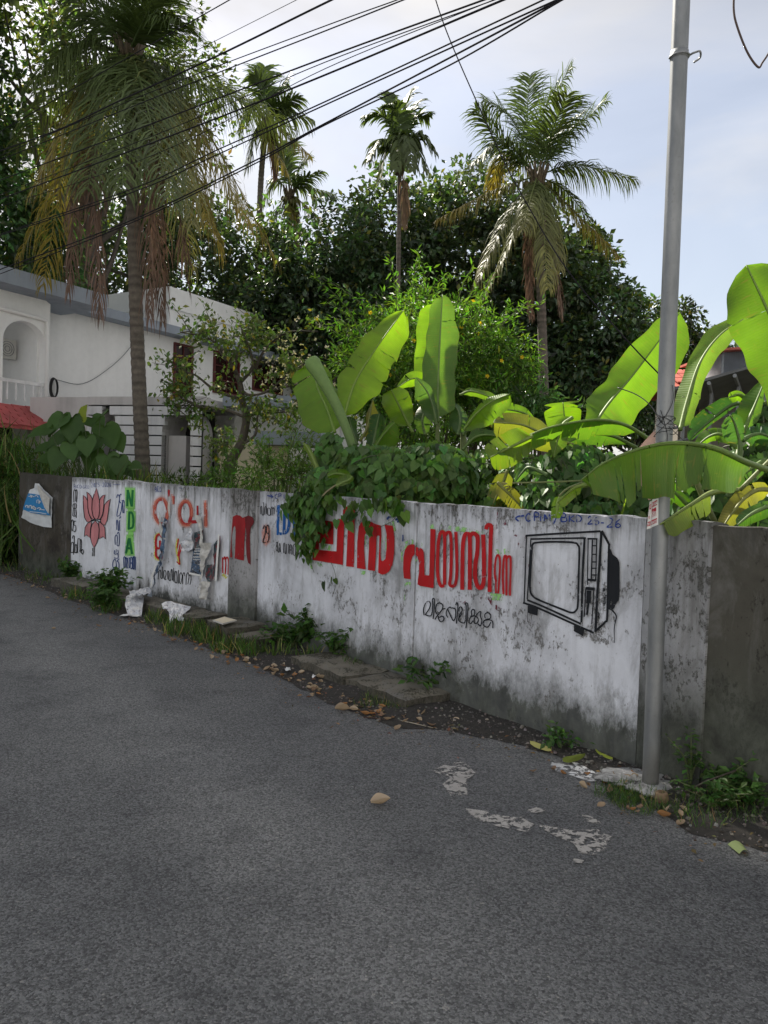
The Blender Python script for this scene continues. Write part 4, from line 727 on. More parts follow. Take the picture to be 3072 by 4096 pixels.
mb = MB(); a, b = P(2790, 1700, sd+3), P(3500, 1700, sd+3); mb.box((a+b)/2-Z*.35, np.linalg.norm(a-b), .15, 1.6, unit((b-a)*np.array([1, 1, 0])), (0, 1, 0), Z); mb.obj('back_wall', M['shed_wall'], shed)
bx0 = P(2890, 1440, 16.5); loft = thing('corrugated_loft', 'grey corrugated sheet loft above the open shed', 'shed', P(2990, 1480, 16.5))
mb = MB(); prof = []; w_ = P(3060, 1440, 16.5)[0]-bx0[0]; zb, zt2 = P(2890, 1482, 16.5)[2]-.6, P(2890, 1398, 16.5)[2]
for i in range(61): prof.append((bx0[0]+w_*1.6*i/60, bx0[1]+.03*math.cos(i*math.pi), 0))
mb.grid([[(x, y, zb) for x, y, _ in prof], [(x, y, zt2) for x, y, _ in prof]]); mb.box((bx0[0]+w_*.8, bx0[1]+1.0, (zb+zt2)/2), w_*1.6, 1.9, zt2-zb-.02); mb.obj('sheet_wall', M['corr'], loft)
mb = MB(); mb.box((bx0[0]+w_*.75, bx0[1]+.9, zt2+.03), w_*1.75, 2.4, .05, unit((1, 0, .1))); mb.obj('roof', M['rtile'], loft)
rh = P(2735, 1520, 19); rhs = thing('tiled_house', 'small house with a red tiled roof behind the steel pole', 'house', (rh[0], rh[1], .9))
mb = MB(); c = P(2708, 1488, 19); 
for s in (-1, 1): mb.add([c+np.array([-.45, 0, 0]), c+np.array([.05, 0, 0]), c+np.array([.5, s*1.4, -.55]), c+np.array([-.6, s*1.4, -.55])], [(0, 1, 2, 3)])
mb.add([c+np.array([.05, 0, 0]), c+np.array([.5, 1.4, -.55]), c+np.array([.5, -1.4, -.55])], [(0, 1, 2)]); ro = mb.obj('roof', M['rtile'], rhs)
for k in range(3):
    for j in range(3):
        mb = MB(); o = c+np.array([-.32+k*.28, -.25-j*.42, -.06-j*.165+.03]); mb.box(o, .24, .40, .03, (1, 0, 0), unit((0, 1, .39)), unit((0, -.39, 1))); mb.obj('tile', M['rtile'], ro)
mb = MB(); mb.box(c+np.array([.15, .3, -1.9]), .5, 1.6, 2.7); mb.obj('wall', M['shed_wall'], rhs)

# ---------------------------------------------------------------- steel pole and what hangs on it
def pole_mat():
    m, nt, out = new_mat('galvanised_steel'); t = NT(nt); p = t.pos()
    n = t.noise(t.mapv(p, (1, 1, .35)), 9, 7, .65); f = t.noise(p, 60, 4)
    c = t.mix(t.ramp(n, .3, .7), (.15, .162, .17), (.25, .262, .27)); c = t.mix(t.ramp(f, .6, .75, 0, .4), c, (.13, .13, .125))
    z = t.sep(p)[2]; c = t.mix(t.ramp(t.math('ADD', z, t.math('MULTIPLY', n, .3)), .12, .42, .7, 0), c, (.20, .19, .165))
    b = t.n('ShaderNodeBsdfPrincipled', Metallic=.45, Roughness=.52); t.set(b, 'Base Color', c); t.set(b, 'Normal', t.bump(n, .06, .01)); nt.links.new(b.outputs[0], out.inputs['Surface']); return m
M['pole'] = pole_mat()
PB = G(2600, 3162); PT = P(2726, 0, PB[1]+.02); PT2 = PB+(PT-PB)*1.5; PR = .0435
pole = thing('steel_pole', 'tall grey galvanised steel pole standing in front of the wall end', 'pole', PB)
pz = lambda z: PB+(PT-PB)*((z-PB[2])/(PT[2]-PB[2]))
mb = MB(); mb.tube([pz(z) for z in np.linspace(-.1, PT2[2], 20)], PR, 28); mb.obj('shaft', M['pole'], pole, True)
def on_pole(px, py, off=.004):
    """photo pixel -> point on the front of the pole (cylinder)"""
    d = ray(px, py); ax = unit(PT-PB); w0 = E0-PB; dp = d-ax*np.dot(d, ax); wp = w0-ax*np.dot(w0, ax); r = PR+off
    A, B_, C = np.dot(dp, dp), 2*np.dot(dp, wp), np.dot(wp, wp)-r*r; ds = B_*B_-4*A*C
    if ds <= 0: 
        tt = -B_/(2*A); q = wp+dp*tt; return E0+d*tt+(-q+unit(q)*r)
    return E0+d*((-B_-math.sqrt(ds))/(2*A))
hk = P(2735, 215, PB[1]); mb = MB(); cz = pz(hk[2])
ang = np.linspace(math.pi*.95, math.pi*2.35, 14)
mb.tube([cz+np.array([math.cos(a), math.sin(a), 0])*(PR+.006)+Z*(-.012+.01*i/13) for i, a in enumerate(ang)]+list(catmull([cz+np.array([PR+.02, -.02, .004]), cz+np.array([PR+.05, -.035, .006]), cz+np.array([PR+.062, -.01, -.012]), cz+np.array([PR+.035, .005, -.03])], 5)), .0055, 7)
mb.obj('hook', M['steel'], pole, True)
mb = MB(); mb.tube([pz(hk[2]-.02)+Z*0, pz(hk[2]+.02)], PR+.003, 28); mb.obj('clamp_band', M['pole'], pole, True)
# knot of black wire
kz = P(2650, 1700, PB[1])[2]; wire = thing('wire_knot', 'tangle of thin black wire tied round the steel pole', 'wire', pz(kz))
for k, (dz, tilt) in enumerate([(0, .02), (.012, -.03), (-.012, .05), (.025, .02), (-.02, -.02)]):
    mb = MB(); mb.tube([pz(kz+dz+tilt*math.sin(a+k))+np.array([math.cos(a), math.sin(a), 0])*(PR+.004+.002*k) for a in np.linspace(0, 2*math.pi, 22)], .0018, 5); mb.obj('loop', M['black_rubber'], wire, True)
for pts in ([(2642, 1640), (2655, 1680), (2670, 1740), (2668, 1770), (2676, 1774)], [(2690, 1540), (2692, 1600), (2668, 1655), (2640, 1690), (2632, 1700)], [(2632, 1660), (2650, 1672), (2648, 1690), (2660, 1700)], [(2610, 1776), (2640, 1768), (2676, 1772)]):
    mb = MB(); mb.tube(catmull([on_pole(x, y, .006) for x, y in pts], 6), .0019, 5); mb.obj('strand', M['black_rubber'], wire, True)
for pts in ([(2670, 1695), (2705, 1700), (2712, 1718), (2695, 1738), (2680, 1735)], [(2675, 1705), (2705, 1735), (2742, 1770)]):
    mb = MB(); mb.tube(catmull([P(x, y, PB[1]-.04) for x, y in pts], 6), .0019, 5); mb.obj('strand', M['black_rubber'], wire, True)
# paper bill wrapped on the pole
M['paper'] = simple('white_paper', (.72, .72, .70), .6, 0, .06, 12); M['ink_red'] = simple('red_ink', (.42, .012, .03), .6)
bill = thing('paper_bill', 'white and red house-shifting bill pasted round the steel pole', 'sticker', on_pole(2605, 2050))
ZT['p'] = (2550, 1650, 4.424)
def pole_sheet(px, py, o):        # sheet wraps the pole, its left edge stands off the curve
    xa = zp('p', (225, 0))[0]
    if px >= xa: return on_pole(px, py, .003+o)
    return on_pole(xa, py, .003+o)+(P(px, py, PB[1]-.045)-P(xa, py, PB[1]-.045))*np.array([1, 1, 1])+np.array([0, .010*((xa-px)/15.0)**1.5, 0])
def bilin(t, c, n, m, surf, o):
    c = np.array(c, float); return [[surf(*zp(t, (c[0]*(1-u)+c[1]*u)*(1-v)+(c[3]*(1-u)+c[2]*u)*v), o) for u in np.linspace(0, 1, n)] for v in np.linspace(0, 1, m)]
mb = MB(); mb.grid(bilin('p', [(183, 1580), (372, 1465), (368, 1985), (155, 2070)], 14, 14, pole_sheet, 0)); mb.obj('sheet', M['paper'], bill)
mb = MB()
for q in ([(188, 1632), (350, 1545), (348, 1632), (186, 1715)], [(168, 1940), (345, 1865), (342, 1950), (165, 2020)], [(186, 1706), (345, 1625), (345, 1636), (186, 1718)]): mb.grid(bilin('p', q, 12, 3, pole_sheet, .0008))
mb.grid(bilin('p', [(215, 1745), (330, 1672), (332, 1740), (212, 1790)], 8, 3, pole_sheet, .0008))
poly(mb, 'p', [(222, 1750), (238, 1715), (270, 1690), (280, 1740)], surf=pole_sheet, off=.001); 
for x, y in ((232, 1800), (262, 1788), (292, 1775), (318, 1765)): poly(mb, 'p', [(x-9, y), (x, y-14), (x+9, y-4), (x, y+10)], surf=pole_sheet, off=.0012)
text(mb, 'p', 'NG MASTERS', 172, 1885, 336, 1822, 48, 4, surf=pole_sheet, off=.0008); mb.obj('red_print', M['ink_red'], bill)
mb = MB(); text(mb, 'p', 'ESHIFTING', 205, 1690, 350, 1618, 52, 7, surf=pole_sheet, off=.0016); text(mb, 'p', '9745464733', 170, 2005, 345, 1940, 50, 6, surf=pole_sheet, off=.0016)
text(mb, 'p', '-', 220, 1775, 330, 1725, 10, 5, surf=pole_sheet, off=.0016); mb.obj('white_print', M['paper'], bill)
# pink poster tied behind the pole
def pink_mat():
    m, nt, out = new_mat('pink_poster'); t = NT(nt); u = t.sep(t.uv()); w = t.math('SINE', t.math('MULTIPLY', t.math('SQRT', t.math('ADD', t.math('MULTIPLY', t.math('SUBTRACT', u[0], .35), t.math('SUBTRACT', u[0], .35)), t.math('MULTIPLY', u[1], u[1]))), 62.0))
    c = t.mix(t.math('MULTIPLY', t.ramp(w, -.1, .5), t.ramp(u[1], .45, .3)), (.66, .43, .36), (.56, .25, .20)); b = t.n('ShaderNodeBsdfPrincipled', Roughness=.55); t.set(b, 'Base Color', c); nt.links.new(b.outputs[0], out.inputs['Surface']); return m
M['pink'] = pink_mat(); pk = MB(); pd = PB[1]+.052
quad = [(300, 310), (690, 330), (700, 1100), (210, 1560)]; left = [(300, 315), (0, 660), (-40, 900), (25, 1190), (195, 1555)]; right = [(420, 330), (560, 600), (600, 900), (675, 1115), (330, 1500)]
lq, rq = catmull(left, 8), catmull(right, 8); rows = []; uvs = []
for k, (a, b) in enumerate(zip(lq, rq)):
    r = []; uu = []
    for s in np.linspace(0, 1, 8): q = a*(1-s)+b*s; r.append(P(*zp('p', q), pd+.015*math.sin(s*3+k*.1)+.02*(1-s)**2)); uu.append((s, 1-k/(len(lq)-1)))
    rows.append(r); uvs.append(uu)
pk.grid(rows, None, uvs); tag(pk.obj('pink_poster', M['pink'], smooth=True), 'pink paper poster tied behind the steel pole, half hidden by a banana leaf', 'poster')

# ---------------------------------------------------------------- overhead cables
M['cable'] = simple('black_cable', (.018, .017, .02), .85, spec=.1); M['cable_grey'] = simple('grey_wire', (.06, .06, .065), .5)
DL, DR = 12.8, 5.2
def cable_depth(x): return 1/(1/DL+(1/DR-1/DL)*np.clip((x+100)/2400.0, -.6, 1.3))
cb = [([(0, 527), (353, 321), (870, 27)], 5.5, 'highest', 'black cable, highest on the left, crossing the palm crown'), ([(0, 604), (250, 512), (470, 407), (862, 227), (1270, 27)], 9, 'thick', 'thick black cable second from the top, dipping over the palm'),
      ([(0, 622), (650, 350), (1300, 104), (1560, 10)], 4.5, '', 'thin cable just under the thick black cable'), ([(0, 640), (650, 378), (1300, 124), (1600, 5)], 5.5, '', 'cable paired closely below the thin one under the thick cable'),
      ([(0, 721), (588, 502), (1300, 231), (1920, 5)], 7, '', 'black cable heading the middle bundle'), ([(0, 780), (700, 508), (1300, 249), (1950, 10)], 4, '', 'thin wire twisting just below the head of the middle bundle'),
      ([(0, 797), (784, 505), (1300, 300), (1960, 22)], 8, '', 'thick lowest cable of the middle bundle'), ([(0, 826), (400, 700), (784, 545), (1300, 275), (1900, 30)], 3.5, '', 'slack thin wire crossing the middle bundle'),
      ([(0, 937), (549, 748), (862, 603), (1300, 407), (2130, 20)], 6, '', 'upper cable of the lower bundle'), ([(0, 942), (549, 762), (862, 622), (1300, 420), (2160, 30)], 6, '', 'second cable of the lower bundle, hugging the upper one'),
      ([(0, 1078), (533, 878), (1019, 643), (1300, 494), (2190, 25)], 7, '', 'lowest cable but one, running the full width'), ([(0, 1096), (533, 888), (1019, 655), (1300, 500), (1800, 260), (2200, 28)], 6, '', 'lowest cable of all over the house roof'),
      ([(700, 248), (752, 219), (1132, 27)], 2.8, '', 'short hair-thin wire at the top between thick cables')]
for pts, wpx, _, lab in cb:
    p = [np.array(q, float) for q in pts]; p = [p[0]-(p[1]-p[0])*.6]+p+[p[-1]+(p[-1]-p[-2])*(.7 if p[-1][0] < 1500 else .35)] if pts[0][0] == 0 else p+[p[-1]+(p[-1]-p[-2])*.5]
    q = catmull(p, 10); pts3 = [P(x, y, cable_depth(x)) for x, y in q]; r = wpx/2/FPX*6.2
    mb = MB(); mb.tube(pts3, r, 6); tag(mb.obj('overhead_cable', M['cable'], smooth=True), lab, 'cable', 'overhead cables')
q = catmull([(1735, -60), (1743, 0), (1813, 192), (1984, 577), (2070, 748), (2263, 1071), (2480, 1330), (2640, 1500), (2692, 1545)], 8)
mb = MB(); dd = np.linspace(5.4, PB[1]+.0, len(q)); mb.tube([P(x, y, d) for (x, y), d in zip(q, dd)], .0042, 6); tag(mb.obj('stay_wire', M['cable'], smooth=True), 'single black wire slanting down across the right palm to the steel pole', 'wire')
q = catmull([(2470, 1550), (2545, 1578), (2600, 1620), (2645, 1690)], 8); mb = MB(); mb.tube([P(x, y, PB[1]+.25-.3*i/len(q)) for i, (x, y) in enumerate(q)], .003, 5); tag(mb.obj('loose_wire', M['black_rubber'], smooth=True), 'short black wire end curling from the pole knot over a banana leaf', 'wire')
q = catmull([(2938, -60), (2935, 40), (2950, 110), (2990, 210), (3032, 268), (3050, 250), (3085, 190), (3130, 60)], 8); mb = MB(); mb.tube([P(x, y, 3.4) for x, y in q], .0045, 6); tag(mb.obj('hanging_cable', simple('brown_cable', (.055, .035, .03), .7), smooth=True), 'brown cable loop hanging in the top right corner', 'cable')

# ---------------------------------------------------------------- kerb stones along the wall
def wall_pt(k, s, out, z=0.0):
    a, b = next((a, b) for a, b, kk in SEG if kk == k); n = seg_n(a, b); q = a+unit(b-a)*s+n*out; return np.array([q[0], q[1], z])
kerb = bpy.data.objects.new('kerb', None); col.objects.link(kerb); kerb.location = (-2, 9, 0); ORG['kerb'] = np.array([-2, 9, 0.0]); tag(kerb, kind='structure')
def kstone(k, s0, s1, i0, i1, h, seed):
    mb = MB(); rnd = random.Random(seed); nx, ny = 9, 5; top = []
    for i in range(nx):
        r = []
        for j in range(ny):
            s = s0+(s1-s0)*i/(nx-1); o = i0+(i1-i0)*j/(ny-1); edge = (i in (0, nx-1)) or (j in (0, ny-1))
            q = wall_pt(k, s+rnd.uniform(-.015, .015), o+rnd.uniform(-.012, .012)*(2.0 if edge else 1)); r.append((q[0], q[1], h+rnd.uniform(-.008, .006)-(.014 if edge else 0)))
        top.append(r)
    uv = [[(p[0]*1.3+seed, p[1]*1.3) for p in r] for r in top]; mb.grid(top, None, uv)
    ring = [top[i][0] for i in range(nx)]+[top[-1][j] for j in range(1, ny)]+[top[i][-1] for i in range(nx-2, -1, -1)]+[top[0][j] for j in range(ny-2, 0, -1)]
    ring.append(ring[0]); mb.grid([[(x, y, z) for x, y, z in ring], [(x+rnd.uniform(-.01, .01), y+rnd.uniform(-.01, .01), -.05) for x, y, z in ring]], None, [[(k_*.09+seed, z*1.3) for k_, (x, y, z) in enumerate(ring)], [(k_*.09+seed, -.05) for k_ in range(len(ring))]])
    return mb.obj('kerb_stone', M['concrete'], kerb)
s = .35; i = 0
while s < lenAB-.15:
    l = random.uniform(.75, 1.1); kstone('AB', s, min(s+l-.015, lenAB), .0+(.036 if pu0 < s+l and s < pu1+.05 else 0), .42+random.uniform(-.03, .03), .155+random.uniform(-.02, .012), i); s += l; i += 1
for a, b, w, h in ((-.2, .32, .46, .17), (.33, .66, .44, .11)): kstone('CD', a, b, .04, w, h, i); i += 1
for a, b, w, h in ((kJ-1.1, kJ-.28, .44, .11), (kJ-.27, kJ+.45, .42, .10)): kstone('CD', a, b, .0, w, h, i); i += 1

# ---------------------------------------------------------------- trees behind
def ell(px, py, D, rx, ry, rd=None):
    k = D/FPX; return (P(px, py, D), np.array([rx*k, (rd if rd else rx*k*.9), ry*k]))
def clumps(ells, n, shell=.55):
    vol = np.array([np.prod(e[1]) for e in ells])**.67; out = []
    for (c, r), k in zip(ells, np.maximum(3, (n*vol/vol.sum()).astype(int))):
        d = rdir(k); s = shell+(1-shell)*RNG.random((k, 1)); out.append(np.hstack([c+d*r*s, d]))
    return np.vstack(out)
def crown_leaves(ells, n_cl, per, size, rad, colr, tpl=L_BROAD, shell=.5, up=.35, amt=.25, light=None, droop=.25):
    cl = clumps(ells, n_cl, shell); N = len(cl)*per
    cc = np.repeat(cl[:, :3], per, axis=0); cn = np.repeat(cl[:, 3:], per, axis=0); rr = rad*(.6+.8*RNG.random((len(cl), 1))); rr = np.repeat(rr, per, axis=0)
    d = rdir(N); d = d+.35*cn; d /= np.linalg.norm(d, axis=1, keepdims=True)
    pos = cc+d*rr*np.cbrt(RNG.random((N, 1)))*np.array([1, 1, .72])
    ax = d+.8*rdir(N)+np.array([0, 0, -droop]); nr = d*.4+np.array([0, 0, up*2])+.6*rdir(N)
    tone = np.repeat(1+.34*RNG.normal(size=(len(cl), 1)), per, axis=0)
    c = vary(colr, N, amt)*np.clip(tone, .5, 1.7)
    if light is not None:
        k = RNG.random(N) < light[1]; c[k] = vary(light[0], k.sum(), .2)
    return leaf_arrays(tpl, pos, ax, nr, size*(.7+.6*RNG.random(N)), c), cl
BARK = (.12, .10, .082)
def tree(name, label, base, ells, n_cl, per, size, rad, colr, mat='leaf_dark', trunk_r=.22, group='dark trees behind the house', limbs=9, **kw):
    base = np.asarray(base, float); t = thing(name, label, 'tree', base, group)
    arr, cl = crown_leaves(ells, n_cl, per, size, rad, colr, **kw); c0 = np.mean([e[0] for e in ells], axis=0)
    mb = MB(); top = c0+np.array([0, 0, .2*ells[0][1][2]]); mid = base*.5+top*.5+np.array([random.uniform(-.3, .3), random.uniform(-.3, .3), 0])
    mb.tube(catmull([base-Z*.2, base*.75+mid*.25, mid, top], 6), np.linspace(trunk_r*1.2, trunk_r*.35, 19), 9, BARK)
    for k in range(limbs):
        q = cl[RNG.integers(len(cl)), :3]; s = mid+(top-mid)*random.uniform(-.4, .9); m = s*.45+q*.55+np.array([0, 0, -.12])*np.linalg.norm(q-s)
        mb.tube(catmull([s, m, q], 5), np.linspace(trunk_r*.4, .02, 11), 6, BARK)
    mb.obj('trunk', M['bark'], t, True); leaf_obj('crown', [arr], M[mat], t); return t
DG = (.066, .104, .050)
def gr(px, D, z=.9): q = P(px, 1900, D); return np.array([q[0], q[1], z])
YG = ((.20, .22, .05), .05)
tree('broadleaf_tree', 'tallest dark tree behind the left palm, reaching the top left corner', gr(330, 23.5), [ell(110, 300, 22.5, 300, 330), ell(430, 60, 24, 380, 330), ell(700, 430, 25, 250, 260), ell(250, 650, 24, 330, 260)], 300, 40, .20, .5, (.085, .12, .05), mat='leaf', trunk_r=.3, light=((.17, .17, .06), .08), limbs=16)
tree('broadleaf_tree', 'dark green tree at the left edge above the balcony roof', gr(-120, 21), [ell(-60, 850, 20, 260, 330), ell(120, 1030, 20.5, 220, 190), ell(-180, 500, 20, 260, 380)], 260, 40, .22, .55, (.06, .12, .042), light=YG)
tree('broadleaf_tree', 'dark tree showing between the dead palm fronds over the white house', gr(420, 27), [ell(420, 1010, 27, 360, 230), ell(800, 1020, 28, 250, 260), ell(450, 800, 27, 360, 260)], 300, 40, .24, .62, DG, light=YG)
tree('broadleaf_tree', 'dense dark tree right behind the white roof block', gr(1080, 27), [ell(1060, 1160, 27, 250, 300), ell(1000, 1400, 27, 260, 240), ell(1250, 1400, 27, 250, 260)], 330, 42, .24, .6, DG, light=YG)
tree('broadleaf_tree', 'rounded dark tree left of the areca palm', gr(1330, 26), [ell(1320, 1050, 26, 230, 220), ell(1200, 1250, 25.5, 240, 240), ell(1430, 1280, 26, 230, 250)], 330, 42, .22, .58, (.064, .11, .052), light=YG)
tree('broadleaf_tree', 'dark tree whose crown stands behind the areca trunk', gr(1580, 28), [ell(1570, 900, 28, 200, 190), ell(1620, 1130, 28, 270, 260), ell(1560, 1400, 28, 260, 200)], 330, 42, .25, .62, DG, light=YG)
tree('broadleaf_tree', 'high dark tree between the areca palm and the right palm', gr(1880, 29), [ell(1870, 820, 29, 190, 160), ell(1900, 1050, 29, 260, 260), ell(1860, 1350, 29, 260, 260)], 330, 42, .25, .62, (.07, .105, .05), light=((.16, .16, .03), .05))
tree('broadleaf_tree', 'broad dark tree directly behind the right coconut palm', gr(2150, 28), [ell(2170, 1080, 28, 250, 230), ell(2120, 1350, 28, 280, 260), ell(2330, 1080, 28.5, 130, 130)], 320, 42, .25, .6, DG, light=YG)
tree('broadleaf_tree', 'dark tree sloping down to the right of the right palm', gr(2370, 27), [ell(2370, 1280, 27, 190, 200), ell(2330, 1520, 26.5, 250, 230), ell(2480, 1520, 27, 170, 200)], 300, 42, .23, .55, (.068, .115, .055), light=YG)
tree('broadleaf_tree', 'lighter low tree left of the steel pole', gr(2560, 30), [ell(2540, 1330, 30, 130, 140), ell(2620, 1480, 30, 150, 190), ell(2580, 1640, 30, 200, 160)], 230, 40, .22, .5, (.05, .085, .03), light=((.18, .18, .05), .06))
tree('broadleaf_tree', 'far loose tree showing right of the steel pole', gr(2770, 34), [ell(2760, 1430, 34, 120, 150), ell(2870, 1480, 34, 110, 110), ell(2700, 1300, 34, 70, 90)], 170, 38, .24, .5, (.05, .075, .03), light=((.2, .2, .06), .05))
tree('broadleaf_tree', 'low far tree line filling in behind the bushes', gr(1700, 31), [ell(1250, 1600, 31, 420, 200), ell(1750, 1600, 31, 420, 220), ell(2250, 1650, 31, 420, 220)], 330, 40, .27, .7, DG)
# unseen tree added left of the view, canopy shaped to shade the road
tree('added_shade_tree', 'unseen spreading tree added left of the road, canopy shaped to shade the road', (-12.5, 8.5, 0), [((-7.7, 12.8, 12.8), np.array([3.0, 2.6, 1.3])), ((-9.6, 16.2, 13.8), np.array([3.2, 2.6, 1.2])), ((-12.0, 12.5, 12.4), np.array([3.0, 3.6, 1.8])), ((-6.4, 11.8, 12.9), np.array([1.8, 1.6, 1.1])), ((-12.6, 19.6, 14.6), np.array([2.2, 2.6, 1.3]))], 600, 34, .42, .7, DG, group='trees added to shade the road', trunk_r=.4)

# ---------------------------------------------------------------- palms
def frond(parent, base, mid, tip, n=46, ll=.75, colA=(.05, .085, .02), colB=(.07, .10, .025), droop=.7, w=.030, mat='palm', rr=.022, spread=1.0, start=.12, seed=0, side=None):
    """rachis through base-mid-tip with drooping leaflets both sides"""
    rnd = np.random.default_rng(seed+100); pts = catmull([base, mid, tip], 10); tt = np.linspace(0, 1, len(pts)); tan = np.gradient(pts, axis=0)
    mb = MB(); mb.tube(pts, rr*(1.15-.95*tt), 5, np.outer(1-tt, np.array(colA)*1.6)+np.outer(tt, np.array(colB)*1.3))
    V, Fc, C, k0 = [], [], [], 0
    for sgn in (-1, 1):
        for t in np.linspace(start, .99, n):
            t = min(.995, t+rnd.normal()*.004); p = np.array([np.interp(t, tt, pts[:, i]) for i in range(3)]); T = unit([np.interp(t, tt, tan[:, i]) for i in range(3)])
            h = np.cross(T, Z); h = unit(h) if np.linalg.norm(h) > .15 else unit(np.cross(T, side if side is not None else np.array([0, 1.0, 0])))
            upv = np.cross(h, T); upv = upv if upv[2] >= 0 else -upv
            L = ll*(.55+.45*math.sin(math.pi*min(1, .15+t*.8)))*(1 if t < .85 else 1-.5*(t-.85)/.15)*(1+.12*rnd.normal())
            d = unit(h*sgn*(.85*spread)+T*(.45+.4*t)+upv*.15+.10*rnd.normal(size=3)); q = [p]; dd = d.copy()
            for s in range(4):
                dd = unit(dd+np.array([0, 0, -droop*(.22+.16*rnd.random())*(s+.6)])+.07*rnd.normal(size=3)); q.append(q[-1]+dd*L/4)
            wv = unit(np.cross(d, upv)+.2*rnd.normal(size=3)); c = np.array(colA)*(1-t)+np.array(colB)*t; c = c*(1+.18*rnd.normal())
            ws = [.55, 1, .85, .5, .06]
            for a, ww in zip(q, ws): V += [a+wv*w*ww, a-wv*w*ww]; C += [np.clip(c, .004, .9)]*2
            Fc += [(k0+2*i, k0+2*i+1, k0+2*i+3, k0+2*i+2) for i in range(4)]; k0 += 10
    mb.add(V, Fc, np.array(C)); return mb.obj('frond', M[mat], parent)
def palm_trunk(parent, pts, r0, r1, colr=(.16, .135, .11), rings=True):
    p = resample(catmull(pts, 12), .05); t = np.linspace(0, 1, len(p)); r = r0+(r1-r0)*t; r[:10] *= np.linspace(1.35, 1, 10)
    if rings: r = r*(1+.035*np.sin(np.arange(len(p))*2.1)+.02*RNG.normal(size=len(p)))
    c = np.array(colr)*(1+.22*np.sin(np.arange(len(p))*2.1+.6)[:, None]+.10*RNG.normal(size=(len(p), 1))); mb = MB(); mb.tube(p, r, 12, np.clip(c, .02, .6)); return mb.obj('trunk', M['bark'], parent, True)
def palm_from(name, label, D, crown, base_px, fronds, ll, r0, r1, seed, group, zb=.85, w=.03, n=46, nut=True, trunk_mid=None):
    C0 = P(*crown, D); B0 = P(*base_px, D); B0 = np.array([B0[0], B0[1], zb])
    t = thing(name, label, 'palm', B0, group); mids = [B0*.6+C0*.4 if trunk_mid is None else P(*trunk_mid, D)]
    palm_trunk(t, [B0-Z*.3]+mids+[C0-Z*.15], r0, r1)
    for i, f in enumerate(fronds):
        (mx, my), (tx, ty), dep, kind = f[:4]; a = 1 if len(f) < 5 else f[4]
        mid, tip = P(mx, my, D+dep*.55), P(tx, ty, D+dep); b = C0+unit(mid-C0)*.10
        if kind == 'g': frond(t, b, mid, tip, n, ll*a, (.075, .11, .04), (.10, .13, .045), .95, w, seed=seed+i, side=unit(P(tx, ty, D)-E0))
        elif kind == 'u': frond(t, b, mid, tip, n, ll*a, (.07, .115, .035), (.095, .135, .045), .42, w, seed=seed+i, side=np.array([0, 1.0, 0]))
        elif kind == 'y': frond(t, b, mid, tip, n, ll*a, (.085, .11, .04), (.30, .23, .05), 1.15, w, seed=seed+i)
        elif kind == 'o': frond(t, b, mid, tip, n, ll*a, (.12, .16, .055), (.21, .20, .075), 1.1, w, seed=seed+i)
        else: frond(t, b, mid, tip, n, ll*a, (.15, .10, .075), (.20, .135, .11), 1.5, w*.8, 'dry_frond', seed=seed+i, spread=.42)
    if nut:
        for k in range(nut if nut > 1 else 6):
            a = k*1.05; q = C0+np.array([math.cos(a)*.28, math.sin(a)*.28, -.28-.1*(k % 3)]); mb = MB(); ring = []
            for th in np.linspace(0, math.pi, 7): ring.append([q+np.array([math.sin(th)*math.cos(f)*.10, math.sin(th)*math.sin(f)*.10, math.cos(th)*.13]) for f in np.linspace(0, 2*math.pi, 9)])
            mb.grid(ring, (.13, .12, .035)); mb.obj('coconut', M['stem'], t, True)
    mb = MB()
    for k in range(14):
        a = k*2.4; d = np.array([math.cos(a), math.sin(a), 0]); mb.tube([C0-Z*.55+d*r1, C0-Z*.1+d*.16, C0+Z*.25+d*.28], [.07, .055, .03], 5, (.13, .10, .06))
    mb.obj('leaf_bases', M['bark'], t, True)
    return t
lf = [((300, 180), (120, 330), -1.5, 'g', 1.0), ((330, 230), (60, 600), 1.0, 'g'), ((360, 330), (130, 760), -1.5, 'y'), ((390, 380), (70, 1040), -.6, 'y'), ((300, 500), (170, 1150), 1.2, 'y'), ((440, 330), (350, 760), -2.5, 'g', 1.1), ((500, 330), (490, 760), -3.2, 'g', 1.0), ((560, 320), (680, 800), -3.0, 'g', 1.1), ((640, 330), (770, 900), -2.0, 'o', 1.0),
      ((700, 380), (830, 900), -1.0, 'y'), ((760, 320), (1060, 430), -.6, 'g', 1.1), ((800, 290), (1170, 520), 1.4, 'g', 1.1), ((760, 470), (1000, 900), -1.0, 'y'), ((800, 480), (1105, 1040), .6, 'y'), ((720, 560), (890, 1010), .8, 'y'), ((640, 500), (770, 1080), 1.5, 'o'),
      ((480, 60), (400, -150), .5, 'u'), ((530, 20), (540, -260), .6, 'u'), ((580, 60), (690, -120), .3, 'u'), ((430, 100), (270, -20), -.5, 'u'), ((610, 100), (730, 90), -1.2, 'u', .9), ((560, 110), (620, -20), -1.5, 'u'),
      ((380, 600), (400, 1260), -.5, 'd', .9), ((590, 560), (600, 1280), -.4, 'd', .9), ((610, 560), (650, 1290), .3, 'd', .9), ((660, 500), (760, 1180), .2, 'd', .8), ((330, 560), (275, 1170), .2, 'd', .8), ]
palm_from('coconut_palm', 'big coconut palm with many brown hanging fronds in front of the white house', 14.4, (517, 205), (588, 1925), lf, 1.12, .145, .105, 10, 'coconut palms', w=.0155, n=76, trunk_mid=(545, 1250))
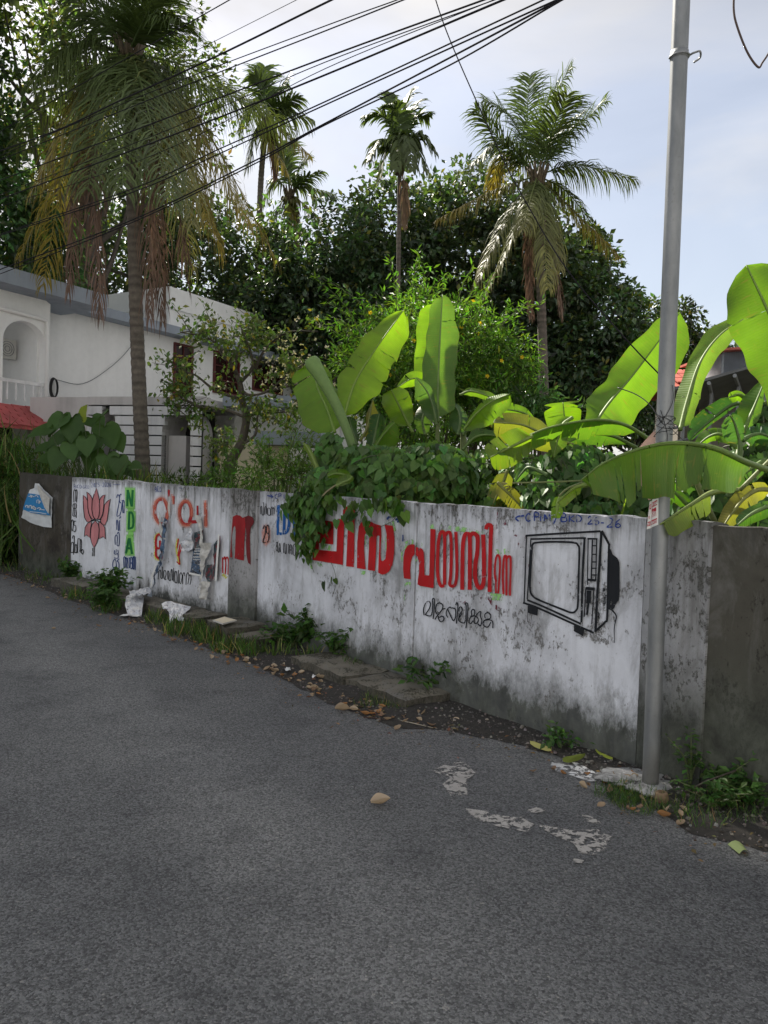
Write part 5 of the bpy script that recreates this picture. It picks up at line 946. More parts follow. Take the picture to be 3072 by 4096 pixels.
rf = [((2000, 560), (1900, 430), -.5, 'u'), ((2050, 480), (1935, 400), .8, 'u'), ((2110, 480), (2120, 300), .6, 'u', 1.0), ((2165, 470), (2290, 260), -.3, 'u', 1.0), ((2210, 520), (2270, 380), -1.4, 'u', 1.1), ((2250, 560), (2430, 400), -.2, 'u'), ((2200, 570), (2330, 450), .7, 'u'), 
      ((2310, 660), (2545, 720), -.4, 'g'), ((2010, 570), (1880, 660), -.6, 'g'), ((2020, 620), (1960, 760), 1.0, 'y', .8), ((1960, 770), (1745, 880), -.8, 'y', .8), ((2020, 880), (1895, 1160), -1.0, 'o', .9), ((2070, 900), (1930, 1200), -.4, 'o', .9), ((2120, 800), (2090, 920), -2.0, 'o', .8), ((2170, 850), (2190, 1160), -1.8, 'o', .9), ((2200, 850), (2240, 1080), -1.0, 'o', .8), ((2300, 850), (2480, 1030), -.5, 'y', .8), ((2280, 780), (2440, 1000), .6, 'g', .7),
      ((2120, 950), (2125, 1270), .2, 'd', .7), ((2200, 950), (2250, 1260), .3, 'd', .8), ]
palm_from('coconut_palm', 'coconut palm on the right with drooping yellowed lower fronds against the sky', 20.5, (2150, 700), (2212, 1560), rf, .92, .14, .11, 60, 'coconut palms', w=.020, n=70)
af = [((1540, 470), (1455, 470), -.3, 'u', .8), ((1520, 560), (1470, 640), -.6, 'g', .8), ((1570, 450), (1560, 375), .4, 'u', .7), ((1620, 440), (1650, 360), .2, 'u', .7), ((1650, 480), (1720, 460), .3, 'u', .8), ((1680, 540), (1745, 610), -.3, 'g', .8), ((1650, 560), (1710, 690), -.6, 'g', .8), ((1550, 580), (1515, 730), -.2, 'g', .7), ((1600, 540), (1590, 680), -1.0, 'g', .8), ((1630, 540), (1650, 680), -1.0, 'g', .8), ((1590, 440), (1540, 420), -.9, 'u', .7), ((1640, 450), (1690, 400), .8, 'u', .7)]
ap = palm_from('areca_palm', 'slender areca palm with a thin pale trunk in the middle of the picture', 22.5, (1600, 620), (1600, 1500), af, .75, .065, .06, 120, 'slim palms', w=.05, n=26, nut=False)
frond(ap, P(1610, 700, 22.4), P(1620, 780, 22.3), P(1618, 900, 22.3), 26, .5, (.24, .17, .12), (.22, .15, .10), 1.6, .03, 'dry_frond', seed=5, spread=.4)
bf = [((1010, 420), (960, 520), 0, 'g'), ((1060, 340), (1060, 270), .5, 'u'), ((1100, 390), (1150, 330), .3, 'u'), ((1130, 450), (1250, 480), .2, 'g'), ((1130, 520), (1240, 620), -.5, 'y'), ((1080, 560), (1150, 690), -.6, 'y'), ((1020, 540), (990, 680), -.3, 'g'), ((1050, 350), (1020, 300), -.4, 'u'), ((1120, 420), (1200, 390), -.6, 'u'), ((1090, 560), (1100, 700), .5, 'd', .8)]
palm_from('coconut_palm', 'distant coconut palm above the left trees, behind the right fronds of the big palm', 31, (1068, 470), (1035, 1300), bf, 1.1, .14, .11, 170, 'far palms', w=.05, n=30, trunk_mid=(1038, 850))
bf2 = [((x*1.0+90, y+300), (tx+90, ty+300), d, k) for ((x, y), (tx, ty), d, k, *_) in bf]
palm_from('coconut_palm', 'lower far coconut palm right of the distant one, over the dark trees', 34, (1158, 770), (1150, 1300), bf2, .9, .14, .11, 210, 'far palms', w=.05, n=28, trunk_mid=(1155, 1000))

# ---------------------------------------------------------------- bushes and small tree
def bush(name, label, base, ells, n_cl, per, size, rad, colr, mat='leaf', tpl=L_LANCE, sprays=0, flower=None, **kw):
    t = thing(name, label, 'bush', base); arr, cl = crown_leaves(ells, n_cl, per, size, rad, colr, tpl=tpl, **kw); parts = [arr]; mb = MB()
    base = np.asarray(base, float)
    for k in range(14):
        q = cl[RNG.integers(len(cl)), :3]; mb.tube(catmull([base+np.array([random.uniform(-.3, .3), random.uniform(-.2, .2), 0]), base*.4+q*.6-Z*.2, q], 5), np.linspace(.03, .006, 11), 5, (.10, .085, .05))
    for k in range(sprays):       # arching leafy shoots
        i = RNG.integers(len(cl)); 
        if cl[i, 5] < .15: continue
        p0 = cl[i, :3]; d = unit(cl[i, 3:]*.8+np.array([0, 0, .8])+.3*RNG.normal(size=3)); L = random.uniform(.45, .95); pts = [p0+d*L*s+np.array([d[0], d[1], -.35])*L*s*s*.5 for s in np.linspace(0, 1, 8)]
        mb.tube(pts, np.linspace(.008, .003, 8), 4, (.12, .15, .05)); pp = np.repeat(np.array(pts)[1:], 5, axis=0)+.03*RNG.normal(size=(35, 3)); ax = rdir(35)+np.repeat(np.gradient(np.array(pts), axis=0)[1:], 5, axis=0)*6; ax[:, 2] -= .25
        parts.append(leaf_arrays(tpl, pp, ax, rdir(35)+np.array([0, 0, 1.5]), size*(.8+.5*RNG.random(35)), vary(np.array(colr)*1.15, 35, .2)))
    mb.obj('stems', M['bark'], t, True); leaf_obj('foliage', parts, M[mat], t)
    if flower:
        for k in range(flower[1]):
            for _ in range(30):
                i = RNG.integers(len(cl))
                if cl[i, 4] < -.1: break
            q = cl[i, :3]+cl[i, 3:]*rad*.9; mb = MB()
            for a in range(5):
                d1 = unit(np.array([math.cos(a*1.257), -.5, math.sin(a*1.257)])); sd = unit(np.cross(d1, (0, -1, 0))); s = flower[2]; mb.add([q, q+d1*s*.6+sd*s*.35, q+d1*s, q+d1*s*.6-sd*s*.35], [(0, 1, 2, 3)], flower[0])
            mb.obj('flower', M['leaf'], t)
    return t
bush('flowering_bush', 'bright green bush dotted with small yellow flowers behind the banana leaves', gr(1720, 11.5, .9), [ell(1640, 1420, 11.5, 250, 230), ell(1850, 1430, 11.8, 260, 210), ell(2010, 1480, 11.6, 130, 170), ell(1500, 1520, 11.4, 140, 130), ell(1720, 1640, 11.3, 320, 170), ell(1450, 1440, 11.3, 90, 70)], 520, 44, .105, .23, (.085, .17, .028), sprays=210, flower=((.75, .50, .02), 26, .036), light=((.16, .26, .04), .10), amt=.3)
bush('papaya_shrub', 'pale green shrub with deeply cut leaves right of the yellow-flowered bush', gr(2130, 11, .9), [ell(2140, 1640, 11, 130, 80), ell(2070, 1700, 10.8, 120, 70)], 60, 34, .13, .2, (.07, .14, .05))
bush('castor_weeds', 'tall weeds with star-shaped leaves below the house wing', gr(1120, 11.0, .9), [ell(1090, 1890, 11, 100, 36), ell(1150, 1920, 10.6, 90, 36), ell(1195, 1830, 11, 40, 50)], 42, 26, .10, .2, (.11, .19, .05), sprays=25, light=((.15, .22, .05), .12))
bush('weedy_bush', 'weedy bush under the small tree in front of the porch', gr(830, 12.4, .9), [ell(800, 1930, 12.4, 120, 16), ell(880, 1905, 12.3, 50, 30), ell(940, 1920, 12, 100, 22)], 34, 34, .10, .18, (.08, .15, .03), sprays=25)
# small flowering tree in front of the house
SD = 13.2; st = thing('small_tree', 'small open-branched tree with white blossoms in front of the house', 'tree', gr(905, SD, .8), None)
mb = MB(); tips = []
main = [(905, 1960), (925, 1850), (968, 1760), (985, 1670), (968, 1600), (962, 1540), (940, 1480)]
mb.tube(catmull([P(x, y, SD) for x, y in main], 6), np.linspace(.10, .035, 37), 8, (.09, .075, .055))
br = [[(985, 1670), (900, 1640), (800, 1630), (710, 1635)], [(968, 1600), (860, 1560), (780, 1500), (700, 1480)], [(962, 1560), (1000, 1580), (1070, 1565), (1150, 1500), (1240, 1440)], [(1070, 1565), (1180, 1540), (1260, 1560)], [(950, 1500), (900, 1420), (830, 1350), (720, 1330)], [(940, 1480), (950, 1400), (990, 1320), (1060, 1280)], [(1010, 1500), (1060, 1400), (1150, 1330), (1270, 1325)], [(962, 1530), (1010, 1470), (1000, 1400), (960, 1300)],
      [(985, 1670), (1040, 1650), (1120, 1650), (1200, 1640)], [(905, 1440), (870, 1380), (860, 1310)], [(800, 1630), (740, 1600), (670, 1590)], [(960, 1780), (1020, 1740), (1030, 1660), (1040, 1600)], [(925, 1850), (890, 1790), (875, 1750)]]
for b in br:
    dz = random.uniform(-1.0, .8); q = catmull([P(x, y, SD+dz*i/len(b)) for i, (x, y) in enumerate(b)], 5); mb.tube(q, np.linspace(.032, .008, len(q)), 6, (.10, .085, .065))
    for k in range(9):
        i = random.randrange(len(q)//3, len(q)); p0 = q[i]; d = unit(RNG.normal(size=3)*np.array([1, .8, .7])+np.array([0, 0, .25])); L = random.uniform(.25, .6); mb.tube([p0, p0+d*L*.5, p0+d*L-Z*.05], [.010, .006, .003], 4, (.10, .085, .06)); tips += [p0+d*L*s for s in (.35, .55, .7, .85, 1)]
    tips += list(q[len(q)//2::2])
mb.obj('trunk', M['bark'], st, True)
tips = np.array(tips); pp = np.repeat(tips, 5, axis=0)+.08*RNG.normal(size=(len(tips)*5, 3)); n = len(pp); ax = rdir(n)+np.array([0, 0, -.5]); cfl = vary((.11, .165, .05), n, .3); k = RNG.random(n) < .05; cfl[k] = (.30, .24, .03)
leaf_obj('crown', [leaf_arrays(L_BROAD, pp, ax, rdir(n)+np.array([0, 0, 1.2]), .10*(.7+.6*RNG.random(n)), cfl)], M['leaf'], st)
pk_ = np.concatenate([P(1180, 1480, SD)[None]+RNG.normal(size=(150, 3))*np.array([.32, .3, .30]), tips[RNG.integers(len(tips), size=50)]]); n = len(pk_)
leaf_obj('blossom', [leaf_arrays(L_BROAD, np.repeat(pk_, 4, axis=0), rdir(n*4), rdir(n*4), np.full(n*4, .055), vary((.70, .62, .62), n*4, .1, .03))], M['leaf'], st, label='white and pale pink blossoms')
# big heart-leaved plant by the left palm
hp = thing('heart_leaf_plant', 'plant with large heart-shaped leaves above the lotus panel', 'plant', gr(370, 12.6, .75)); HD = 12.4
def big_leaf(parent, name, c, ax, nr, size, colr, mat='leaf'):
    ax = unit(ax); nr = unit(nr-ax*np.dot(nr, ax)); sd = np.cross(nr, ax); rim = [(0, 0), (-.16, .14), (-.17, .32), (0, .48), (.25, .50), (.55, .36), (.8, .17), (1, 0)]; mb = MB(); rows = []
    for s in (1, .55, 0, -.55, -1): rows.append([c+size*(ax*(x if abs(s) == 1 else (max(x, 0) if s == 0 else x))+sd*y*s+nr*(.06*(s*s)-.10*x*x+.03*math.sin(x*9+s*3))) for x, y in rim])
    mb.grid(rows, colr); return mb.obj(name, M[mat], parent, True)
hl = [(250, 1690, .34, -.2, -.5), (290, 1700, .34, .1, -.9), (310, 1735, .30, -.3, -.7), (370, 1700, .28, .5, -.4), (330, 1760, .24, -.1, -.8), (420, 1735, .36, .45, -.75), (400, 1700, .26, .3, .2), (455, 1770, .28, .6, -.8), (260, 1765, .30, -.6, -.6), (240, 1830, .28, -.2, -.9), (310, 1830, .28, -.5, -.4), (370, 1830, .30, .1, -.8), (430, 1850, .30, .4, -.9), (475, 1860, .26, .2, -.9), (490, 1880, .22, .5, -.6), (465, 1900, .22, .0, -.9), (510, 1900, .18, .6, -.5), (200, 1740, .30, -.9, -.4), (205, 1810, .24, -.9, -.3), (215, 1855, .22, -.9, -.2), (345, 1780, .26, .2, -.9), (280, 1800, .26, .3, -.8), (390, 1780, .24, -.4, -.8), (530, 1885, .16, .9, -.2), (330, 1695, .2, .3, .6)]
for i, (x, y, s, dx, dz) in enumerate(hl):
    lc = np.array([.075, .15, .04])*random.uniform(.75, 1.2) if i != 24 else np.array([.26, .32, .03]); c = P(x, y-25, HD+random.uniform(-.3, .3)); mb = MB()
    big_leaf(hp, 'leaf', c, np.array([dx, -.35, dz]), np.array([random.uniform(-.4, .3), -.8, .75]), s*1.25, lc)
    b0 = np.array([*gr(360+random.uniform(-50, 60), 12.7, .7)]); mb.tube(catmull([b0, b0*.5+c*.5+Z*.1, c], 6), .009, 5, (.09, .14, .05)); mb.obj('stalk', M['stem'], hp, True)

# ---------------------------------------------------------------- banana plants
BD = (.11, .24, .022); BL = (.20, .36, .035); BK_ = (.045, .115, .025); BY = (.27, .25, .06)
def banana_leaf(parent, pts, depth, wl, wr, colr, al=20, ar=20, tears=3, petiole=.12, seed=0, roll=0.0, taper=(.25, 1, .55), name='leaf'):
    """pts: photo pixels of the midrib from stalk to tip; depth: metres at each end; wl/wr: half widths (px) left and right of the midrib,
    al/ar: how far each half folds away from (+) or towards (-) the road side, degrees"""
    rnd = random.Random(seed*7+3); q = catmull(np.array(pts, float), 12); n = len(q); d = np.linspace(depth[0], depth[1], n) if len(depth) == 2 else np.interp(np.linspace(0, 1, n), np.linspace(0, 1, len(depth)), depth)
    mid = np.array([P(x, y, dd) for (x, y), dd in zip(q, d)]); g = np.gradient(q, axis=0); L = np.linalg.norm(np.diff(mid, axis=0), axis=1).sum()
    t = np.linspace(0, 1, n); tb = np.clip((t-petiole)/(1-petiole), 0, 1)
    shp = np.interp(tb, [0, .06, .3, .7, .9, .97, 1], [0, taper[0]*1.0, taper[1], taper[1]*.98, taper[2], taper[2]*.55, .0 if taper[2] < .95 else taper[2]])
    mb = MB(); T = np.gradient(mid, axis=0)
    for sgn, w, ang in ((-1, wl, al), (1, wr, ar)):
        rows, uvs, cs = [], [], []
        seg_start = 0; cuts = sorted(rnd.uniform(.2, .96) for _ in range(tears*2+1))
        for i in range(n):
            if t[i] < petiole-.01: continue
            nx = np.array([-g[i][1], g[i][0]]); nx /= np.linalg.norm(nx)+1e-9
            wv3 = P(*(q[i]+nx*sgn*w*-1), d[i])-mid[i]; ln = np.linalg.norm(wv3); wv3 = unit(wv3); view = unit(mid[i]-E0); Tn = unit(T[i]); out = np.cross(Tn, wv3); out = out if np.dot(out, view) > 0 else -out
            a = R(ang+12*math.sin(t[i]*7+seed)); dirv = wv3*math.cos(a)+out*math.sin(a); r, uu = [], []
            for s in (0, .12, .35, .62, .85, 1):
                rip = .022*math.sin(t[i]*L*13+seed+s*2)*s*ln*3; sag = .10*ln*s*s
                wob = 1+.06*math.sin(t[i]*L*9+seed*2+sgn)+.04*math.sin(t[i]*L*23+seed)
                lean = Tn*ln*s*.16; r.append(mid[i]+dirv*ln*s*shp[i]*wob+lean*shp[i]+out*(rip+.06*ln*math.sin(s*math.pi))*shp[i]-Z*sag*shp[i]); uu.append((t[i]*L, s*sgn))
            rows.append(r); uvs.append(uu); cs.append([np.array(colr)*(1+.10*math.sin(t[i]*5+seed))*(1.0-.05*s) for s in range(6)])
        if len(rows) < 3: continue
        k0 = 0; m = len(rows); idx = [int(c*m) for c in cuts]+[m-1]
        for j, k1 in enumerate(idx):
            if k1-k0 < 2: continue
            seg = [list(r) for r in rows[k0:k1+1]]
            if j: seg[0] = [seg[0][0]]+[seg[0][s]+(seg[1][s]-seg[0][s])*.6*(s/5)**2*rnd.uniform(.5, 1)-Z*.010*s*rnd.uniform(-.3, 1) for s in range(1, 6)]
            dr, tw = rnd.uniform(-.01, .075), rnd.uniform(-.05, .05); vw = unit(mid[min(n-1, k0)]-E0)
            seg = [[q_-Z*dr*(s_/5)**2*min(1, ln*3)+vw*tw*(s_/5)**2*min(1, ln*3) for s_, q_ in enumerate(r_)] for r_ in seg] if tears else seg
            mb.grid(seg, np.array(cs[k0:k1+1]), np.array(uvs[k0:k1+1])); k0 = k1
    lf_ = mb.obj(name, M['banana'], parent, True)
    mr = MB(); rad = np.interp(t, [0, petiole, .5, 1], [.020, .016, .011, .004]); view = np.array([unit(m_-E0) for m_ in mid]); mr.tube(mid-view*.004, rad, 6, np.clip(np.array(colr)*.5+np.array([.055, .075, .015]), 0, 1)); mr.obj('midrib', M['stem'], lf_, True); return lf_
def banana(label, base_px, D, leaves, stem=None, zb=.75, r=.07):
    b = gr(base_px, D, zb); t = thing('banana_plant', label, 'banana plant', b, 'banana plants behind the wall')
    if stem:
        mb = MB(); p = catmull([P(x, y, D) if i else np.array([*P(x, y, D)]) for i, (x, y) in enumerate(stem)], 6); mb.tube(p, np.linspace(r, r*.55, len(p)), 10, (.13, .17, .05)); mb.obj('pseudostem', M['stem'], t, True)
    for i, lv in enumerate(leaves): banana_leaf(t, seed=i+int(base_px), **lv)
    return t
def rolled_leaf(parent, pts, D, r0, r1, colr):
    p = catmull([P(x, y, d) for (x, y), d in zip(pts, D)], 10); mb = MB(); n = len(p); rad = np.interp(np.linspace(0, 1, n), [0, .25, .6, .95, 1], [r0*.75, r0*.8, r0, r1, r1*.85])
    tt = np.linspace(0, 1, n)[:, None]; mb.tube(p, rad, 14, np.clip(np.array(colr)*(1+.5*tt), 0, 1), caps=False); o = mb.obj('rolled_leaf', M['stem'], parent, True, label='tall leaf still rolled up'); return o
LD = 8.3
b1 = banana('banana plant with a rolled spear and a tall bright leaf left of the middle', 1390, LD, [
    dict(pts=[(1375, 1670), (1420, 1530), (1500, 1400), (1615, 1240)], depth=(LD, LD+.5), wl=92, wr=78, colr=(.24, .40, .03), al=12, ar=18, tears=1, petiole=.05, taper=(.45, 1, .75)),
    dict(pts=[(1340, 1730), (1310, 1640), (1270, 1550), (1245, 1440)], depth=(LD, LD+.35), wl=80, wr=105, colr=(.20, .36, .03), al=10, ar=15, tears=2, petiole=.05, taper=(.6, 1, .9)),
    dict(pts=[(1440, 1900), (1490, 1810), (1530, 1745), (1578, 1690)], depth=(LD-.4, LD-.5), wl=62, wr=45, colr=(.13, .25, .03), al=5, ar=60, tears=0, petiole=.30, taper=(.5, 1, .6)),
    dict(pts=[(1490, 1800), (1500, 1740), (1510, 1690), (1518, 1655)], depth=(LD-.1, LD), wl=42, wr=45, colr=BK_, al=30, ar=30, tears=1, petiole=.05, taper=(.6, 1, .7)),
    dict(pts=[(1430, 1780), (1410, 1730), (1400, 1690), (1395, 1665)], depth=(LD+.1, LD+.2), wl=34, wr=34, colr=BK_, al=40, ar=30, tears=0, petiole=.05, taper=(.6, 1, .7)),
    dict(pts=[(1440, 1765), (1470, 1710), (1480, 1660), (1490, 1600)], depth=(LD+.1, LD+.2), wl=34, wr=24, colr=(.19, .18, .03), al=30, ar=60, tears=0, petiole=.1, taper=(.5, 1, .4))])
rolled_leaf(b1, [(1425, 1870), (1400, 1760), (1350, 1630), (1285, 1510), (1243, 1440)], (LD-.5, LD-.45, LD-.4, LD-.35, LD-.3), .055, .085, (.10, .17, .04))
banana('banana plant with two tall upright leaves in the centre', 1750, LD+.1, [
    dict(pts=[(1752, 1690), (1752, 1550), (1760, 1360), (1770, 1178)], depth=(LD-.1, LD+.15), wl=72, wr=68, colr=(.14, .25, .055), al=-8, ar=22, tears=0, petiole=.04, taper=(.9, 1, .7)),
    dict(pts=[(1738, 1660), (1715, 1520), (1718, 1360), (1735, 1215)], depth=(LD+.25, LD+.5), wl=40, wr=60, colr=(.24, .42, .03), al=5, ar=10, tears=0, petiole=.04, taper=(.6, 1, .85)),
    dict(pts=[(1745, 1700), (1735, 1640), (1710, 1570), (1665, 1510)], depth=(LD-.2, LD-.3), wl=28, wr=48, colr=(.09, .17, .06), al=35, ar=10, tears=0, petiole=.05, taper=(.5, 1, .5)),
    dict(pts=[(1650, 1730), (1615, 1660), (1585, 1600), (1565, 1560)], depth=(LD-.25, LD-.4), wl=55, wr=58, colr=(.15, .25, .035), al=10, ar=10, tears=0, petiole=.12, taper=(.6, 1, .75)),
    dict(pts=[(1735, 1580), (1700, 1530), (1650, 1515), (1590, 1550)], depth=(LD+.3, LD+.2), wl=35, wr=30, colr=(.21, .36, .03), al=20, ar=30, tears=0, petiole=.05),
    dict(pts=[(1700, 1740), (1690, 1690), (1700, 1640), (1720, 1600)], depth=(LD+.2, LD+.3), wl=45, wr=35, colr=(.08, .15, .04), al=30, ar=30, tears=1, petiole=.05, taper=(.6, 1, .7)),
    dict(pts=[(1830, 1740), (1840, 1690), (1830, 1640), (1800, 1610)], depth=(LD-.1, LD), wl=40, wr=40, colr=(.08, .16, .06), al=30, ar=20, tears=2, petiole=.05, taper=(.6, 1, .7))],
    stem=[(1745, 1950), (1748, 1800), (1752, 1660)], r=.035)
banana('banana plant with arching leaves right of the two tall leaves', 1960, LD, [
    dict(pts=[(1855, 1720), (1900, 1660), (1960, 1610), (2040, 1575)], depth=(LD-.3, LD-.4), wl=62, wr=40, colr=(.17, .30, .03), al=15, ar=50, tears=1, petiole=.06, taper=(.5, 1, .8)),
    dict(pts=[(2165, 1700), (2100, 1655), (2040, 1640), (1985, 1640)], depth=(LD+.1, LD), wl=34, wr=40, colr=(.15, .28, .03), al=20, ar=15, tears=1, petiole=.06),
    dict(pts=[(1850, 1740), (1900, 1700), (1960, 1680), (2030, 1680)], depth=(LD-.2, LD-.1), wl=25, wr=30, colr=BK_, al=60, ar=30, tears=1, petiole=.1),
    dict(pts=[(1850, 1800), (1900, 1750), (1960, 1740), (2060, 1760)], depth=(LD-.4, LD-.5), wl=25, wr=38, colr=(.10, .20, .04), al=50, ar=20, tears=2, petiole=.1),
    dict(pts=[(1860, 1880), (1910, 1830), (1970, 1815), (2040, 1840)], depth=(LD-.5, LD-.6), wl=22, wr=34, colr=(.12, .23, .04), al=50, ar=20, tears=2, petiole=.1),
    dict(pts=[(1840, 1580), (1880, 1565), (1940, 1580), (2000, 1610)], depth=(LD+.4, LD+.4), wl=24, wr=26, colr=(.14, .24, .04), al=40, ar=30, tears=0, petiole=.05)], stem=[(1850, 1960), (1855, 1800), (1850, 1700)], r=.05)
RD = 6.4
banana('banana plant with a yellowing folded leaf hanging over the wall', 2080, RD+.4, [
    dict(pts=[(2290, 1780), (2190, 1745), (2090, 1700), (1975, 1690)], depth=(RD, RD-.2), wl=60, wr=62, colr=(.22, .23, .05), al=30, ar=8, tears=1, petiole=.02, taper=(.7, 1, .9)),
    dict(pts=[(2130, 1745), (2080, 1770), (2020, 1800), (1960, 1830)], depth=(RD-.4, RD-.5), wl=70, wr=62, colr=(.19, .29, .035), al=15, ar=20, tears=1, petiole=.0, taper=(.9, 1, .9)),
    dict(pts=[(1990, 1930), (2020, 1960), (2060, 2000), (2110, 2060)], depth=(RD+.1, RD), wl=35, wr=35, colr=BY, al=20, ar=20, tears=2, petiole=.0, taper=(.9, 1, .7)),
    dict(pts=[(2190, 1900), (2120, 1870), (2090, 1890), (2060, 1930)], depth=(RD-.2, RD), wl=24, wr=24, colr=(.08, .16, .07), al=30, ar=20, tears=1, petiole=.05),
    dict(pts=[(2030, 1880), (2010, 1940), (1980, 2000), (1960, 2050)], depth=(RD+.3, RD+.3), wl=45, wr=40, colr=(.24, .25, .05), al=20, ar=20, tears=1, petiole=.0, taper=(.8, 1, .7)),
    dict(pts=[(2190, 1960), (2120, 1990), (2090, 2030), (2080, 2080)], depth=(RD+.4, RD+.4), wl=50, wr=50, colr=(.12, .24, .03), al=20, ar=20, tears=1, petiole=.0)])
banana('banana plant with a broad square-cut leaf between the yellow leaf and the pole', 2265, RD+.6, [
    dict(pts=[(2268, 1840), (2266, 1760), (2260, 1690), (2252, 1610)], depth=(RD+.7, RD+.8), wl=72, wr=78, colr=(.19, .33, .025), al=5, ar=5, tears=1, petiole=.05, taper=(.9, 1, 1)),
    dict(pts=[(2600, 1760), (2500, 1700), (2380, 1680), (2200, 1710), (2070, 1765), (1990, 1810)], depth=(RD+.2, RD-.2, RD-.5), wl=40, wr=62, colr=(.12, .23, .035), al=70, ar=25, tears=4, petiole=.10, taper=(.7, 1, .4)),
    dict(pts=[(2545, 1790), (2450, 1745), (2350, 1740), (2240, 1785)], depth=(RD+.3, RD), wl=38, wr=40, colr=(.07, .15, .03), al=20, ar=15, tears=1, petiole=.08),
    dict(pts=[(2290, 1670), (2250, 1700), (2230, 1760), (2215, 1830)], depth=(RD-.1, RD-.2), wl=30, wr=40, colr=(.15, .26, .03), al=15, ar=10, tears=0, petiole=.0, taper=(.8, 1, .3))], stem=[(2268, 1960), (2266, 1840)], r=.03)
banana('banana plant whose long bright leaf rises behind the steel pole', 2430, RD+.7, [
    dict(pts=[(2360, 1730), (2430, 1620), (2540, 1490), (2720, 1250)], depth=(RD+.4, RD+.9), wl=130, wr=85, colr=(.17, .31, .03), al=12, ar=12, tears=0, petiole=.02, taper=(.5, 1, .8)),
    dict(pts=[(2460, 1990), (2440, 2030), (2420, 2070), (2400, 2110)], depth=(RD+.3, RD+.3), wl=55, wr=55, colr=(.11, .22, .03), al=20, ar=20, tears=1, petiole=.0, taper=(.9, 1, .7)),
    dict(pts=[(2470, 1830), (2475, 1880), (2480, 1930), (2485, 1970)], depth=(RD-.1, RD-.1), wl=26, wr=30, colr=(.15, .28, .03), al=10, ar=10, tears=0, petiole=.0, taper=(.9, 1, .8)),
    dict(pts=[(2530, 1880), (2535, 1920), (2545, 1960), (2550, 1990)], depth=(RD, RD), wl=24, wr=26, colr=(.14, .27, .03), al=10, ar=10, tears=0, petiole=.0, taper=(.9, 1, .8))], stem=[(2340, 1960), (2350, 1850), (2362, 1720)], r=.04)
QD = 5.2
b7 = banana('banana plant at the right edge with huge bright leaves against the sky', 2990, QD, [
    dict(pts=[(2720, 1720), (2750, 1600), (2800, 1450), (2880, 1340), (2990, 1265)], depth=(QD+.6, QD+1.0), wl=55, wr=52, colr=(.20, .32, .06), al=15, ar=35, tears=0, petiole=.02, taper=(.9, 1, .7)),
    dict(pts=[(3210, 1680), (3150, 1420), (3070, 1240), (2985, 1060)], depth=(QD-.8, QD-.6), wl=235, wr=150, colr=(.17, .32, .02), al=8, ar=25, tears=0, petiole=.02, taper=(.65, 1, .62)),
    dict(pts=[(2955, 1780), (2990, 1690), (3020, 1620), (3060, 1520)], depth=(QD-.2, QD-.1), wl=38, wr=55, colr=(.12, .24, .04), al=20, ar=30, tears=0, petiole=.15),
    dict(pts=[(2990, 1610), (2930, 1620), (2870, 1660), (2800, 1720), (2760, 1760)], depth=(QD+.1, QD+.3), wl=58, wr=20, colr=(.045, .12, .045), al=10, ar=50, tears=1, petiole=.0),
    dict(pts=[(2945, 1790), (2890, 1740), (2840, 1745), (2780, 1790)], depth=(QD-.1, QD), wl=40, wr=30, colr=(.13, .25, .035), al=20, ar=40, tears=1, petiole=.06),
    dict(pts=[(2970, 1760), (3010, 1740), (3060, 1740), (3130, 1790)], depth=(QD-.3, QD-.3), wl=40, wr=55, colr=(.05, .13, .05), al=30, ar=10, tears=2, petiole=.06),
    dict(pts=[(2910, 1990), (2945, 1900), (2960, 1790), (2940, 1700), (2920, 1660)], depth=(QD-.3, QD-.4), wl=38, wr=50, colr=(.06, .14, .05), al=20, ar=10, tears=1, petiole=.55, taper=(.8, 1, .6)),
    dict(pts=[(3000, 1610), (2960, 1580), (2930, 1585), (2915, 1590)], depth=(QD, QD), wl=20, wr=22, colr=(.18, .33, .03), al=10, ar=10, tears=0, petiole=.0, taper=(.8, 1, .5)),
    dict(pts=[(3060, 1840), (3010, 1870), (2970, 1900), (2940, 1950)], depth=(QD-.4, QD-.5), wl=42, wr=50, colr=(.075, .17, .03), al=20, ar=10, tears=1, petiole=.0, taper=(.9, 1, .9)),
    dict(pts=[(3100, 1960), (3030, 1960), (2980, 1990), (2930, 2050), (2890, 2110)], depth=(QD-.7, QD-.9), wl=42, wr=52, colr=(.29, .27, .06), al=15, ar=15, tears=1, petiole=.05, taper=(.8, 1, .7)),
    dict(pts=[(3110, 2020), (3060, 2030), (3000, 2060), (2950, 2100)], depth=(QD-1, QD-1.1), wl=30, wr=40, colr=(.07, .16, .04), al=20, ar=20, tears=0, petiole=.0, taper=(.8, 1, .7)),
    dict(pts=[(3130, 2040), (3110, 2080), (3080, 2110), (3050, 2130)], depth=(QD-1.1, QD-1.1), wl=38, wr=38, colr=(.10, .22, .04), al=20, ar=20, tears=1, petiole=.0, taper=(.8, 1, .7)),
    dict(pts=[(2760, 2030), (2720, 1990), (2690, 1960), (2660, 1930)], depth=(QD-.2, QD-.2), wl=34, wr=30, colr=(.10, .22, .03), al=20, ar=20, tears=0, petiole=.0, taper=(.8, 1, .6))], stem=[(2905, 2130), (2925, 1950), (2960, 1800)], r=.045)
